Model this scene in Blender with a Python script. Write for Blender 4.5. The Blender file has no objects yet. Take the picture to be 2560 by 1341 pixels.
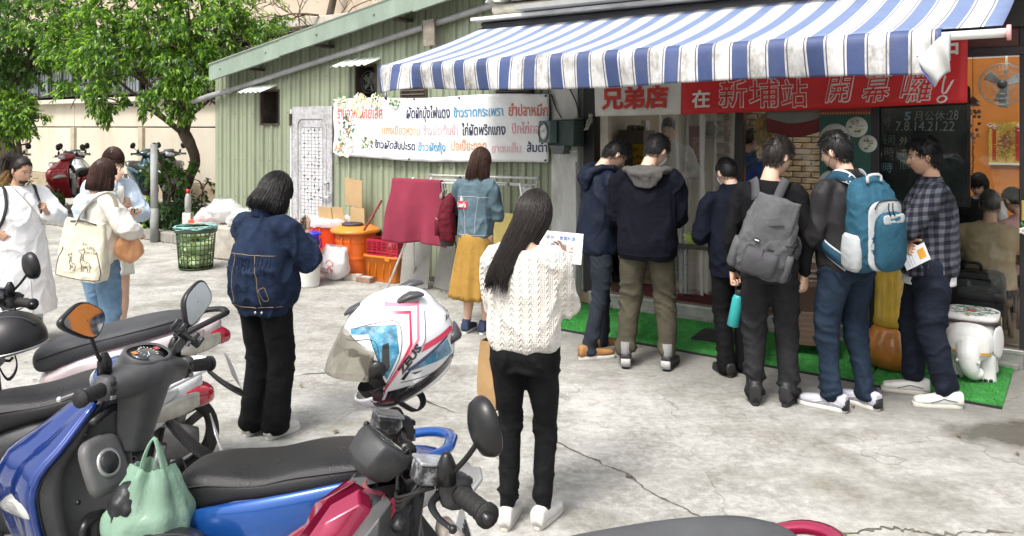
import bpy,bmesh,math,random
import numpy as np
from mathutils import Vector,Matrix,Euler
from mathutils.bvhtree import BVHTree
random.seed(7);RNG=np.random.default_rng(7)
scene=bpy.context.scene
COL=scene.collection
R=math.radians
PI=math.pi
# ---------------------------------------------------------------- camera
CAM_H=1.78
cam_d=bpy.data.cameras.new('camera');cam=bpy.data.objects.new('camera',cam_d);COL.objects.link(cam)
cam.location=(0,0,CAM_H);cam.rotation_euler=(R(90),0,0)
cam_d.sensor_width=36;cam_d.lens=36*2000/2560
cam_d.shift_y=-355.5/2560
cam_d.clip_start=0.05;cam_d.clip_end=400
scene.camera=cam
# ---------------------------------------------------------------- sky and sun (overcast day)
SUN_EL,SUN_AZ=R(58),R(215)
world=bpy.data.worlds.new('World');scene.world=world;world.use_nodes=True
wn=world.node_tree;wn.nodes.clear()
sky=wn.nodes.new('ShaderNodeTexSky');sky.sky_type='NISHITA';sky.sun_disc=False
sky.sun_elevation=SUN_EL;sky.sun_rotation=SUN_AZ
sky.air_density=1.0;sky.dust_density=6.0;sky.ozone_density=0.6
hsv=wn.nodes.new('ShaderNodeHueSaturation');hsv.inputs['Saturation'].default_value=0.35
bg=wn.nodes.new('ShaderNodeBackground');bg.inputs['Strength'].default_value=0.13
wo=wn.nodes.new('ShaderNodeOutputWorld')
wn.links.new(sky.outputs[0],hsv.inputs['Color']);wn.links.new(hsv.outputs[0],bg.inputs['Color'])
wn.links.new(bg.outputs[0],wo.inputs['Surface'])
sun_d=bpy.data.lights.new('sun','SUN');sun_d.energy=1.5;sun_d.angle=R(13);sun_d.color=(1,0.97,0.92)
sun=bpy.data.objects.new('sun',sun_d);COL.objects.link(sun)
sdir=Vector((math.sin(SUN_AZ)*math.cos(SUN_EL),math.cos(SUN_AZ)*math.cos(SUN_EL),math.sin(SUN_EL)))
sun.rotation_euler=sdir.to_track_quat('Z','Y').to_euler();sun.location=sdir*60
scene.view_settings.view_transform='Standard';scene.view_settings.look='None'
scene.view_settings.gamma=1;scene.view_settings.exposure=1.0
scene.view_settings.use_curve_mapping=False
scene.render.engine='CYCLES'
scene.cycles.use_denoising=True
scene.cycles.max_bounces=8;scene.cycles.transparent_max_bounces=16
scene.cycles.sample_clamp_indirect=8
# ---------------------------------------------------------------- mesh helpers
class MB:
 """collects vertices / faces (with a material slot) and links them as ONE mesh object"""
 def __init__(s):s.V=[];s.F=[];s.m=[];s.n=0;s.sm=[]
 def add(s,V,F,mat=0,smooth=True):
  V=np.asarray(V,float).reshape(-1,3)
  s.V.append(V);n=s.n
  for f in F:s.F.append(tuple(int(i)+n for i in f))
  s.m+=[mat]*len(F);s.sm+=[smooth]*len(F);s.n+=len(V)
  return s
 def merge(s,o,M=None):
  for_v=np.concatenate(o.V)if o.V else np.zeros((0,3))
  if M is not None:for_v=xf(for_v,M)
  n=s.n;s.V.append(for_v)
  s.F+=[tuple(i+n for i in f)for f in o.F];s.m+=o.m;s.sm+=o.sm;s.n+=len(for_v)
  return s
 def box(s,c,d,rot=None,mat=0):
  x,y,z=[a/2 for a in d]
  V=np.array([(-x,-y,-z),(x,-y,-z),(x,y,-z),(-x,y,-z),(-x,-y,z),(x,-y,z),(x,y,z),(-x,y,z)])
  if rot is not None:V=xf(V,Euler(rot).to_matrix().to_4x4())
  s.add(V+np.array(c),[(3,2,1,0),(4,5,6,7),(0,1,5,4),(1,2,6,5),(2,3,7,6),(3,0,4,7)],mat,False);return s
 def loft(s,rings,cap=True,mat=0,closed=True,smooth=True):
  V,F=loft(rings,cap,closed);s.add(V,F,mat,smooth);return s
 def tube(s,pts,r,n=8,mat=0,cap=True,flat=None):
  V,F=tube(pts,r,n,cap,flat);s.add(V,F,mat,True);return s
 def lathe(s,prof,n=24,c=(0,0,0),mat=0,cap=True):
  a=np.linspace(0,2*PI,n,endpoint=False);rings=[]
  for r,z in prof:rings.append(np.stack([c[0]+r*np.cos(a),c[1]+r*np.sin(a),np.full(n,c[2]+z)],1))
  s.loft(rings,cap,mat);return s
 def grid(s,fn,nu,nv,mat=0,smooth=True):
  V=[fn(i/(nu-1),j/(nv-1))for i in range(nu)for j in range(nv)]
  F=[(i*nv+j,(i+1)*nv+j,(i+1)*nv+j+1,i*nv+j+1)for i in range(nu-1)for j in range(nv-1)]
  s.add(V,F,mat,smooth);return s
 def prism(s,poly,M,t,mat=0):
  """2D polygon (x,y) extruded from 0 to t along local z, placed by matrix M"""
  n=len(poly);V=np.array([(x,y,0)for x,y in poly]+[(x,y,t)for x,y in poly],float)
  if M is not None:V=xf(V,M)
  F=[tuple(range(n-1,-1,-1)),tuple(range(n,2*n))]+[(i,(i+1)%n,n+(i+1)%n,n+i)for i in range(n)]
  s.add(V,F,mat,False);return s
 def ball(s,c,r,n=12,m=8,mat=0):
  r=np.array(r if hasattr(r,'__len__')else(r,r,r),float)
  a=np.linspace(0,2*PI,n,endpoint=False);rings=[]
  for k in range(1,m):
   t=PI*k/m;rings.append(np.array(c)+r*np.stack([np.sin(t)*np.cos(a),np.sin(t)*np.sin(a),np.full(n,-np.cos(t))],1))
  s.loft(rings,'pole',mat);return s
 def arrays(s):return np.concatenate(s.V),s.F
 def build(s,name,mats,parent=None,bevel=0,subsurf=0,solid=0,angle=40,seg=2,loc=None):
  me=bpy.data.meshes.new(name)
  V=np.concatenate(s.V)if s.V else np.zeros((0,3))
  me.from_pydata(V.tolist(),[],s.F)
  if not isinstance(mats,(list,tuple)):mats=[mats]
  for m in mats:me.materials.append(m)
  if len(s.F):
   me.polygons.foreach_set('material_index',np.array(s.m,np.int32))
   me.polygons.foreach_set('use_smooth',np.array(s.sm,bool))
  me.update()
  o=bpy.data.objects.new(name,me);COL.objects.link(o)
  if parent is not None:o.parent=parent
  if loc is not None:o.location=loc
  if solid:
   md=o.modifiers.new('solid','SOLIDIFY');md.thickness=solid;md.offset=0
  if bevel:
   md=o.modifiers.new('bevel','BEVEL');md.width=bevel;md.segments=seg
   md.limit_method='ANGLE';md.angle_limit=R(angle);md.harden_normals=False
   me.polygons.foreach_set('use_smooth',np.ones(len(me.polygons),bool))
   sharp(me,45)
  if subsurf:
   md=o.modifiers.new('subsurf','SUBSURF');md.levels=subsurf;md.render_levels=subsurf
  return o
def sharp(me,deg):
 try:me.set_sharp_from_angle(angle=R(deg))
 except Exception:pass
def xf(V,M):
 M=np.array(M);V=np.asarray(V,float)
 return V@M[:3,:3].T+M[:3,3]
def ring(c,rx,ry,ux=(1,0,0),uy=(0,1,0),n=16,e=2.0,ph=0.0):
 a=np.linspace(0,2*PI,n,endpoint=False)+ph
 ca,sa=np.cos(a),np.sin(a)
 x=np.sign(ca)*np.abs(ca)**(2/e)*rx;y=np.sign(sa)*np.abs(sa)**(2/e)*ry
 return np.array(c,float)+x[:,None]*np.array(ux,float)+y[:,None]*np.array(uy,float)
def loft(rings,cap=True,closed=True):
 n=len(rings[0]);V=np.concatenate([np.asarray(r,float)for r in rings]);F=[]
 m=n if closed else n-1
 for k in range(len(rings)-1):
  a,b=k*n,(k+1)*n
  for i in range(m):
   j=(i+1)%n;F.append((a+i,a+j,b+j,b+i))
 if cap and closed:
  c0=np.mean(rings[0],0);c1=np.mean(rings[-1],0);L=len(V)
  V=np.concatenate([V,[c0,c1]]);o=(len(rings)-1)*n
  for i in range(n):
   j=(i+1)%n;F.append((j,i,L));F.append((o+i,o+j,L+1))
 return V,F
def frames(pts,up=None):
 P=np.asarray(pts,float);n=len(P);T=np.gradient(P,axis=0)if n>2 else np.repeat([P[1]-P[0]],n,0)
 T/=np.linalg.norm(T,axis=1)[:,None]+1e-12
 u=np.array(up,float)if up is not None else(np.array([0,0,1.0])if abs(T[0][2])<.9 else np.array([1.0,0,0]))
 A=[]
 for t in T:
  a=u-t*(u@t);a/=np.linalg.norm(a)+1e-12;A.append(a);u=a
 A=np.array(A);return P,T,A,np.cross(T,A)
def tube(pts,r,n=8,cap=True,flat=None,up=None):
 P,T,A,B=frames(pts,up);r=np.broadcast_to(np.asarray(r,float),(len(P),))
 fl=1.0 if flat is None else flat
 rings=[ring(P[i],r[i],r[i]*fl,B[i],A[i],n)[::-1]if False else ring(P[i],r[i]*fl,r[i],A[i],B[i],n)for i in range(len(P))]
 return loft(rings,cap)
def limb(pts,radii,n=14,e=2.0,up=None):
 """closed tapered limb; radii are numbers or (along A, along B) pairs; rounded ends"""
 P,T,A,B=frames(pts,up);rr=[(x,x)if np.isscalar(x)else x for x in radii]
 rings=[]
 def rg(i,s,off):rings.append(ring(P[i]+T[i]*off,rr[i][0]*s,rr[i][1]*s,A[i],B[i],n,e))
 m0=min(rr[0]);m1=min(rr[-1])
 rg(0,.55,-m0*.45);rg(0,.85,-m0*.25)
 for i in range(len(P)):rg(i,1,0)
 rg(-1,.85,m1*.25);rg(-1,.55,m1*.45)
 return loft(rings,True)
def spline(pts,n):
 """Catmull-Rom through the points"""
 P=np.asarray(pts,float);k=len(P)
 Q=np.concatenate([[2*P[0]-P[1]],P,[2*P[-1]-P[-2]]]);out=[]
 for t in np.linspace(0,k-1,n):
  i=min(int(t),k-2);f=t-i;a,b,c,d=Q[i],Q[i+1],Q[i+2],Q[i+3]
  out.append(.5*((2*b)+(-a+c)*f+(2*a-5*b+4*c-d)*f*f+(-a+3*b-3*c+d)*f**3))
 return np.array(out)
def vnoise(P,seed=0):
 """smooth value noise in -1..1, P is (n,3)"""
 P=np.asarray(P,float)+1000.0;I=np.floor(P).astype(np.int64);f=P-I;f=f*f*(3-2*f)
 def h(i,j,k):
  x=(i*73856093)^(j*19349663)^(k*83492791)^(seed*2654435761&0xffffffff)
  x=(x^(x>>13))*1274126177&0x7fffffff;x=x^(x>>16)
  return(x&0xffff)/32767.5-1
 i,j,k=I[:,0],I[:,1],I[:,2];r=0
 for a in(0,1):
  for b in(0,1):
   for c in(0,1):
    w=(f[:,0]if a else 1-f[:,0])*(f[:,1]if b else 1-f[:,1])*(f[:,2]if c else 1-f[:,2])
    r=r+w*h(i+a,j+b,k+c)
 return r
def vnormals(V,F):
 F4=np.array([f if len(f)==4 else(f[0],f[1],f[2],f[2])for f in F])
 n=np.cross(V[F4[:,2]]-V[F4[:,0]],V[F4[:,3]]-V[F4[:,1]])
 N=np.zeros_like(V)
 for k in range(4):np.add.at(N,F4[:,k],n)
 return N/(np.linalg.norm(N,axis=1)[:,None]+1e-12)
def remesh(parts,voxel=.012,smooth=3,adapt=0.0):
 """union of closed (V,F) parts through a voxel remesh; returns V,F"""
 mb=MB()
 for V,F in parts:mb.add(V,F)
 o=mb.build('tmp',[])
 md=o.modifiers.new('r','REMESH');md.mode='VOXEL';md.voxel_size=voxel;md.adaptivity=adapt
 if smooth:
  sm=o.modifiers.new('s','SMOOTH');sm.factor=.5;sm.iterations=smooth
 dg=bpy.context.evaluated_depsgraph_get();ev=o.evaluated_get(dg);me=ev.to_mesh()
 V=np.empty(len(me.vertices)*3);me.vertices.foreach_get('co',V);V=V.reshape(-1,3)
 F=[tuple(p.vertices)for p in me.polygons]
 ev.to_mesh_clear();m=o.data;bpy.data.objects.remove(o);bpy.data.meshes.remove(m)
 return V,F
# ---------------------------------------------------------------- objects and their tags
def tag(o,label=None,cat=None,group=None,kind=None):
 if label:o['label']=label
 if cat:o['category']=cat
 if group:o['group']=group
 if kind:o['kind']=kind
 return o
def thing(name,label,cat,loc=(0,0,0),rz=0.0,group=None,scale=None):
 o=bpy.data.objects.new(name,None);COL.objects.link(o);o.location=loc;o.rotation_euler=(0,0,rz)
 o.empty_display_size=.1
 if scale:o.scale=(scale,)*3
 return tag(o,label,cat,group)
def struct(o):o['kind']='structure';return o
def stuff(o):o['kind']='stuff';return o
# ---------------------------------------------------------------- frame of the long shed-and-shop front
U3=Vector((0.81175582,-0.58399699,0));N3=Vector((-0.58399699,-0.81175582,0));P0=Vector((0.92,7.88,0))
RZ=math.atan2(U3.y,U3.x)
def at(u,n,z=0.0):
 """u metres along the front, n metres out from it"""
 return P0+U3*u+N3*n+Vector((0,0,z))
# ---------------------------------------------------------------- materials
_mats={}
def M(name,col,rough=.6,metal=0.,var=.12,vs=6.,bump=0.,bs=80.,coat=0.,spec=.5,dirt=None,ds=2.5,da=.5,trans=0.,alpha=1.,sheen=0.,rnd=0.,emit=0.,stretch=(1,1,1),rv=0.0,ior=1.45):
 """procedural principled material: base colour broken by noise, optional dirt colour, bump and per-object variation"""
 if name in _mats:return _mats[name]
 m=bpy.data.materials.new(name);m.use_nodes=True;nt=m.node_tree;ns=nt.nodes;L=nt.links
 p=ns['Principled BSDF']
 p.inputs['Roughness'].default_value=rough;p.inputs['Metallic'].default_value=metal
 p.inputs['Specular IOR Level'].default_value=spec;p.inputs['Coat Weight'].default_value=coat
 p.inputs['Coat Roughness'].default_value=.06
 p.inputs['Transmission Weight'].default_value=trans;p.inputs['Alpha'].default_value=alpha
 p.inputs['IOR'].default_value=ior
 if sheen:p.inputs['Sheen Weight'].default_value=sheen;p.inputs['Sheen Roughness'].default_value=.5
 tc=ns.new('ShaderNodeTexCoord');mp=ns.new('ShaderNodeMapping');mp.inputs['Scale'].default_value=stretch
 L.new(tc.outputs['Object'],mp.inputs['Vector']);vec=mp.outputs[0]
 n1=ns.new('ShaderNodeTexNoise');n1.inputs['Scale'].default_value=vs;n1.inputs['Detail'].default_value=6
 n1.inputs['Roughness'].default_value=.65;L.new(vec,n1.inputs['Vector'])
 c=Vector(col[:3]);lo=[max(0,x*(1-var*1.3))for x in c];hi=[min(1,x*(1+var))for x in c]
 mx=ns.new('ShaderNodeMix');mx.data_type='RGBA'
 mr=ns.new('ShaderNodeMapRange');mr.inputs[1].default_value=.3;mr.inputs[2].default_value=.7
 L.new(n1.outputs['Fac'],mr.inputs[0]);L.new(mr.outputs[0],mx.inputs[0])
 mx.inputs[6].default_value=(*lo,1);mx.inputs[7].default_value=(*hi,1)
 out=mx.outputs[2]
 if rnd:
  oi=ns.new('ShaderNodeObjectInfo');h=ns.new('ShaderNodeHueSaturation')
  m2=ns.new('ShaderNodeMapRange');m2.inputs[3].default_value=1-rnd;m2.inputs[4].default_value=1+rnd
  L.new(oi.outputs['Random'],m2.inputs[0]);L.new(m2.outputs[0],h.inputs['Value']);L.new(out,h.inputs['Color']);out=h.outputs[0]
 if dirt is not None:
  n2=ns.new('ShaderNodeTexNoise');n2.inputs['Scale'].default_value=ds;n2.inputs['Detail'].default_value=9
  n2.inputs['Roughness'].default_value=.7;L.new(vec,n2.inputs['Vector'])
  m3=ns.new('ShaderNodeMapRange');m3.inputs[1].default_value=.48;m3.inputs[2].default_value=.72;m3.inputs[4].default_value=da
  L.new(n2.outputs['Fac'],m3.inputs[0]);x2=ns.new('ShaderNodeMix');x2.data_type='RGBA'
  L.new(m3.outputs[0],x2.inputs[0]);L.new(out,x2.inputs[6]);x2.inputs[7].default_value=(*dirt,1);out=x2.outputs[2]
 L.new(out,p.inputs['Base Color'])
 if rv:
  m4=ns.new('ShaderNodeMapRange');m4.inputs[1].default_value=.3;m4.inputs[2].default_value=.7
  m4.inputs[3].default_value=max(0,rough-rv);m4.inputs[4].default_value=min(1,rough+rv)
  L.new(n1.outputs['Fac'],m4.inputs[0]);L.new(m4.outputs[0],p.inputs['Roughness'])
 if bump:
  n3=ns.new('ShaderNodeTexNoise');n3.inputs['Scale'].default_value=bs;n3.inputs['Detail'].default_value=4
  L.new(vec,n3.inputs['Vector']);b=ns.new('ShaderNodeBump');b.inputs['Strength'].default_value=bump
  b.inputs['Distance'].default_value=.01;L.new(n3.outputs['Fac'],b.inputs['Height']);L.new(b.outputs[0],p.inputs['Normal'])
 if emit:
  p.inputs['Emission Color'].default_value=(*c,1);p.inputs['Emission Strength'].default_value=emit
 _mats[name]=m;return m
def nodemat(name):
 m=bpy.data.materials.new(name);m.use_nodes=True;nt=m.node_tree
 _mats[name]=m
 return m,nt,nt.nodes,nt.links,nt.nodes['Principled BSDF']
def mathn(nt,op,a,b=None,c=None):
 n=nt.nodes.new('ShaderNodeMath');n.operation=op
 for i,x in enumerate((a,b,c)):
  if x is None:continue
  if isinstance(x,(int,float)):n.inputs[i].default_value=x
  else:nt.links.new(x,n.inputs[i])
 return n.outputs[0]
def mixn(nt,f,a,b):
 n=nt.nodes.new('ShaderNodeMix');n.data_type='RGBA'
 for i,x in((0,f),(6,a),(7,b)):
  if isinstance(x,(int,float)):n.inputs[i].default_value=x
  elif isinstance(x,(tuple,list)):n.inputs[i].default_value=(*x[:3],1)
  else:nt.links.new(x,n.inputs[i])
 return n.outputs[2]
def noisen(nt,vec,scale,detail=5,rough=.6,lo=None,hi=None,out_lo=0.,out_hi=1.):
 n=nt.nodes.new('ShaderNodeTexNoise');n.inputs['Scale'].default_value=scale;n.inputs['Detail'].default_value=detail
 n.inputs['Roughness'].default_value=rough
 if vec is not None:nt.links.new(vec,n.inputs['Vector'])
 if lo is None:return n.outputs['Fac']
 m=nt.nodes.new('ShaderNodeMapRange');m.inputs[1].default_value=lo;m.inputs[2].default_value=hi
 m.inputs[3].default_value=out_lo;m.inputs[4].default_value=out_hi
 nt.links.new(n.outputs['Fac'],m.inputs[0]);return m.outputs[0]
# ---------------------------------------------------------------- lettering
def text_mesh(s,size,bold=0.,shear=0.,space=1.,align='LEFT',depth=.0015,yscale=1.0,stroke=0.):
 cu=bpy.data.curves.new('t','FONT');cu.body=s;cu.size=size;cu.offset=bold;cu.shear=shear
 cu.space_character=space;cu.extrude=depth;cu.align_x=align;cu.resolution_u=2;cu.fill_mode='BOTH'
 if stroke:cu.dimensions='3D';cu.fill_mode='FULL';cu.extrude=0;cu.offset=0;cu.bevel_depth=stroke;cu.bevel_resolution=0
 o=bpy.data.objects.new('t',cu);COL.objects.link(o)
 dg=bpy.context.evaluated_depsgraph_get();ev=o.evaluated_get(dg);me=ev.to_mesh()
 V=np.empty(len(me.vertices)*3);me.vertices.foreach_get('co',V);V=V.reshape(-1,3).copy();V[:,1]*=yscale
 F=[tuple(p.vertices)for p in me.polygons];ev.to_mesh_clear()
 bpy.data.objects.remove(o);bpy.data.curves.remove(cu)
 return V,F
def fit_text(s,x0,y0,w,h,**k):
 """lettering whose box is x0..x0+w, y0..y0+h in the local xy plane"""
 V,F=text_mesh(s,1.0,**k)
 if len(V)==0:return V,F
 lo,hi=V[:,:2].min(0),V[:,:2].max(0);V=V.copy()
 V[:,0]=x0+(V[:,0]-lo[0])*(w/(hi[0]-lo[0]+1e-9));V[:,1]=y0+(V[:,1]-lo[1])*(h/(hi[1]-lo[1]+1e-9))
 V[:,2]*=.0
 zz=text_mesh(s,1.0,**k)[0][:,2];V[:,2]=np.where(zz>0,.0012,-.0012)
 return V,F
# wall plane: text x -> along, y -> up, z -> outward ; local frame of a thing on the front is x=along, y=into wall
WALLM=Matrix(((1,0,0,0),(0,0,-1,0),(0,1,0,0),(0,0,0,1)))
# survey helpers: where a sight line meets the front plane (n metres out) or the ground
def sight(px,py):return Vector(((px-1280)/2000,1,-(py-315)/2000))
def onfront(px,py,n=0.):
 r=sight(px,py);t=(n+P0.dot(N3))/r.dot(N3);p=r*t
 return(p-P0).dot(U3),p.z+CAM_H
def onground(px,py,z=0.):
 r=sight(px,py);return r*((z-CAM_H)/r.z)+Vector((0,0,CAM_H))
# ================================================================ GROUND
def ground_material():
 m,nt,ns,L,p=nodemat('concrete_ground')
 tc=ns.new('ShaderNodeTexCoord');v=tc.outputs['Object']
 blotch=noisen(nt,v,.55,8,.62,.36,.66)
 mid=noisen(nt,v,3.2,9,.72,.38,.64)
 speck=noisen(nt,v,21,7,.72,.42,.64)
 fine=noisen(nt,v,120,3,.7,.45,.62)
 mps=ns.new('ShaderNodeMapping');mps.inputs['Rotation'].default_value=(0,0,R(52));mps.inputs['Scale'].default_value=(.45,2.2,1);L.new(v,mps.inputs['Vector']);streak=noisen(nt,mps.outputs[0],1.7,9,.68,.46,.66);stain=noisen(nt,v,.8,7,.6,.52,.66)
 c=mixn(nt,blotch,(.30,.295,.27),(.53,.525,.50))
 c=mixn(nt,mathn(nt,'MULTIPLY',mid,.72),c,(.15,.145,.12))
 c=mixn(nt,mathn(nt,'MULTIPLY',speck,.50),c,(.60,.59,.565))
 c=mixn(nt,mathn(nt,'MULTIPLY',fine,.22),c,(.15,.145,.125));c=mixn(nt,mathn(nt,'MULTIPLY',streak,.48),c,(.185,.18,.15));c=mixn(nt,mathn(nt,'MULTIPLY',stain,.55),c,(.16,.155,.125))
 moss=mathn(nt,'MULTIPLY',noisen(nt,v,.9,7,.7,.56,.74),noisen(nt,v,16,5,.7,.42,.62))
 c=mixn(nt,mathn(nt,'MULTIPLY',moss,.7),c,(.23,.23,.13))
 # worn concrete and awning shade, both put into the colour, by distance from the front
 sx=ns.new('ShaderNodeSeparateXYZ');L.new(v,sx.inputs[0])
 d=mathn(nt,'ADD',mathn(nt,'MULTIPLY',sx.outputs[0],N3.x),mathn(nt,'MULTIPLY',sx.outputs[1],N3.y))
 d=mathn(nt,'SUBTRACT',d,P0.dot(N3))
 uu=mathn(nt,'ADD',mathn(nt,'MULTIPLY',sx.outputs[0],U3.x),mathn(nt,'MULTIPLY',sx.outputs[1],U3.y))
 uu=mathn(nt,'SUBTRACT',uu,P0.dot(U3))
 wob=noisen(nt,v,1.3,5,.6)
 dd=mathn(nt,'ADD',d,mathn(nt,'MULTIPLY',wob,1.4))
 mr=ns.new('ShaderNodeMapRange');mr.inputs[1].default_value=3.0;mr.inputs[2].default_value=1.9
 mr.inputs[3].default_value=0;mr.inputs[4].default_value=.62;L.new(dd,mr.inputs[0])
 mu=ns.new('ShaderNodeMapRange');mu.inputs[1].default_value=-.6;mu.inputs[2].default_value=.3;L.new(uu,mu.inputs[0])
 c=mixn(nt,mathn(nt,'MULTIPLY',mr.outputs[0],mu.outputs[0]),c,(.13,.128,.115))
 # damp patch near the right end of the turf: darker, with a film of water
 cx=onground(2535,1085);qx=mathn(nt,'MULTIPLY',mathn(nt,'SUBTRACT',sx.outputs[0],cx.x+.1),1.25);qy=mathn(nt,'MULTIPLY',mathn(nt,'SUBTRACT',sx.outputs[1],cx.y),2.6)
 rr_=mathn(nt,'SQRT',mathn(nt,'ADD',mathn(nt,'MULTIPLY',qx,qx),mathn(nt,'MULTIPLY',qy,qy)));rr_=mathn(nt,'ADD',rr_,mathn(nt,'MULTIPLY',noisen(nt,v,4.5,7,.65),.9))
 wm=ns.new('ShaderNodeMapRange');wm.inputs[1].default_value=1.12;wm.inputs[2].default_value=.86;L.new(rr_,wm.inputs[0]);wet=wm.outputs[0]
 c=mixn(nt,mathn(nt,'MULTIPLY',wet,.8),c,(.07,.065,.05));L.new(mathn(nt,'SUBTRACT',.88,mathn(nt,'MULTIPLY',wet,.66)),p.inputs['Roughness'])
 # hairline cracks
 wv=ns.new('ShaderNodeVectorMath');wv.operation='ADD'
 nz=ns.new('ShaderNodeTexNoise');nz.inputs['Scale'].default_value=2.0;nz.inputs['Detail'].default_value=6;L.new(v,nz.inputs['Vector'])
 L.new(v,wv.inputs[0]);L.new(nz.outputs['Color'],wv.inputs[1])
 vo=ns.new('ShaderNodeTexVoronoi');vo.feature='DISTANCE_TO_EDGE';vo.inputs['Scale'].default_value=.55;L.new(wv.outputs[0],vo.inputs['Vector'])
 cr=ns.new('ShaderNodeMapRange');cr.inputs[1].default_value=.009;cr.inputs[2].default_value=.001;L.new(vo.outputs['Distance'],cr.inputs[0])
 crk=mathn(nt,'MULTIPLY',cr.outputs[0],noisen(nt,v,1.1,4,.6,.45,.6))
 c=mixn(nt,mathn(nt,'MULTIPLY',crk,.22),c,(.09,.085,.07))
 L.new(c,p.inputs['Base Color']);p.inputs['Specular IOR Level'].default_value=.3
 h=mathn(nt,'SUBTRACT',mathn(nt,'ADD',mathn(nt,'MULTIPLY',speck,.6),mathn(nt,'MULTIPLY',mid,.8)),mathn(nt,'MULTIPLY',crk,2.5))
 b=ns.new('ShaderNodeBump');b.inputs['Strength'].default_value=.55;b.inputs['Distance'].default_value=.008
 L.new(h,b.inputs['Height']);L.new(b.outputs[0],p.inputs['Normal'])
 return m
g=MB();g.add([(-90,-30,0),(60,-30,0),(60,90,0),(-90,90,0)],[(0,1,2,3)],0,False)
struct(g.build('ground',ground_material()))
# the long open cracks in the slab: ragged dirt-filled gaps
crack_m=M('crack_dirt',(.12,.112,.085),.95,var=.5,vs=30,bump=.6,bs=120)
def crack(pts,w,z=.004,seed=0):
 rng=np.random.default_rng(seed);P=[onground(*p)for p in pts];n=46
 S=spline(P,n);mb=MB();A=[];B=[]
 for i in range(n):
  t=S[min(i+1,n-1)]-S[max(i-1,0)];t/=np.linalg.norm(t);s=np.array([-t[1],t[0],0])
  o=s*rng.normal(0,w*.55);k=w*max(.12,rng.lognormal(-.5,.75))*min(1,min(i,n-1-i)/4+.05)
  A.append(S[i]+o+s*k*.5+[0,0,z]);B.append(S[i]+o-s*k*.5+[0,0,z])
 V=np.concatenate([A,B]);mb.add(V,[(i,i+1,n+i+1,n+i)for i in range(n-1)],0,False)
 o=mb.build('ground_crack',crack_m);struct(o)
crack([(1362,1090),(1440,1130),(1560,1185),(1640,1240),(1745,1290),(1850,1345),(1990,1420)],.014,seed=1)
crack([(520,962),(640,945),(735,940),(800,934),(860,938),(960,950),(1075,1008),(1165,1042)],.013,seed=2)
crack([(2050,1345),(2230,1322),(2330,1335),(2560,1332)],.018,seed=3)
# ================================================================ METAL SHED (green ribbed sheets)
SHED_L=-6.44
green_m=M('green_sheet_steel',(.26,.295,.205),.5,var=.12,vs=3,dirt=(.12,.13,.085),ds=1.6,da=.55,stretch=(1,1,.22),bump=.06,bs=4,rnd=.05)
trim_m=M('pale_green_trim',(.24,.305,.25),.5,var=.12,vs=5,dirt=(.17,.20,.16),ds=4,da=.6,stretch=(1,1,.5))
rust_m=M('rusty_dark_steel',(.07,.05,.04),.85,var=.5,vs=9)
dark_m=M('dark_void',(.012,.012,.012),.9)
shed=thing('metal_shed','long shed of pale green ribbed steel sheets with sloping eave behind the bins','shed',at(SHED_L,0),RZ)
def zroof(u):return 2.50+.169*(u+5.81)
holes=[(-5.36,-4.98,1.80,2.26),(-3.49,-3.17,2.12,2.52)]
def wall_sheet(u0,u1):
 """one ribbed sheet from the ground to the eave; y is into the wall"""
 p=.19;xs=[];k=round((u0-SHED_L)/p)
 u=u0
 while u<u1-1e-6:
  for a,d in((0,0),(.055,0),(.066,.012),(.078,0),(.128,0),(.142,.026),(.168,.026),(.182,0)):
   if u+a<u1:xs.append((u+a,d))
  u+=p
 xs.append((u1-.001,0));mb=MB();zs=[0.0,.5,1.0,1.4,1.8,2.03,2.12,2.26,2.52,None];V=[]
 for x,d in xs:
  for z in zs:
   V.append((x-SHED_L,-d,zroof(x)+.12 if z is None else min(z,zroof(x)+.1)))
 m=len(zs);F=[]
 for i in range(len(xs)-1):
  xm=(xs[i][0]+xs[i+1][0])/2
  for j in range(m-1):
   zm=(V[i*m+j][2]+V[i*m+j+1][2])/2
   if any(a<xm<b and c0<zm<d0 for a,b,c0,d0 in holes):continue
   if-4.70<xm<-3.93 and zm<2.03:continue
   F.append((i*m+j,(i+1)*m+j,(i+1)*m+j+1,i*m+j+1))
 mb.add(V,F,0,False);return mb
e=SHED_L
while e<-.62:
 b=min(e+.76,-.60);wall_sheet(e,b).build('wall_sheet',green_m,shed,solid=.002);e=b
# side wall, back of openings, screws
mb=MB();mb.box((.0,2.6,1.25),(.03,5.2,2.5));mb.build('side_wall',green_m,shed)
mb=MB();mb.box((3.0,.55,1.2),(5.9,.02,2.4));mb.build('inner_lining',dark_m,shed)
mb=MB()
for z in(.78,1.30,1.95,2.42):
 for i in range(30):
  u=SHED_L+.095+i*.19
  if random.random()<.75 and not(-4.75<u<-3.9 and z<2.1)and z<zroof(u)-.1:
   mb.ball((u-SHED_L,-.003,z+random.uniform(-.01,.01)),.007,6,4)
stuff(mb.build('screws',rust_m,shed))
mb=MB();mb.box((3.0,-.02,.03),(5.85,.05,.06));mb.build('base_rail',M('grimy_concrete',(.17,.165,.14),.9,var=.3,vs=9),shed)
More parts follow.
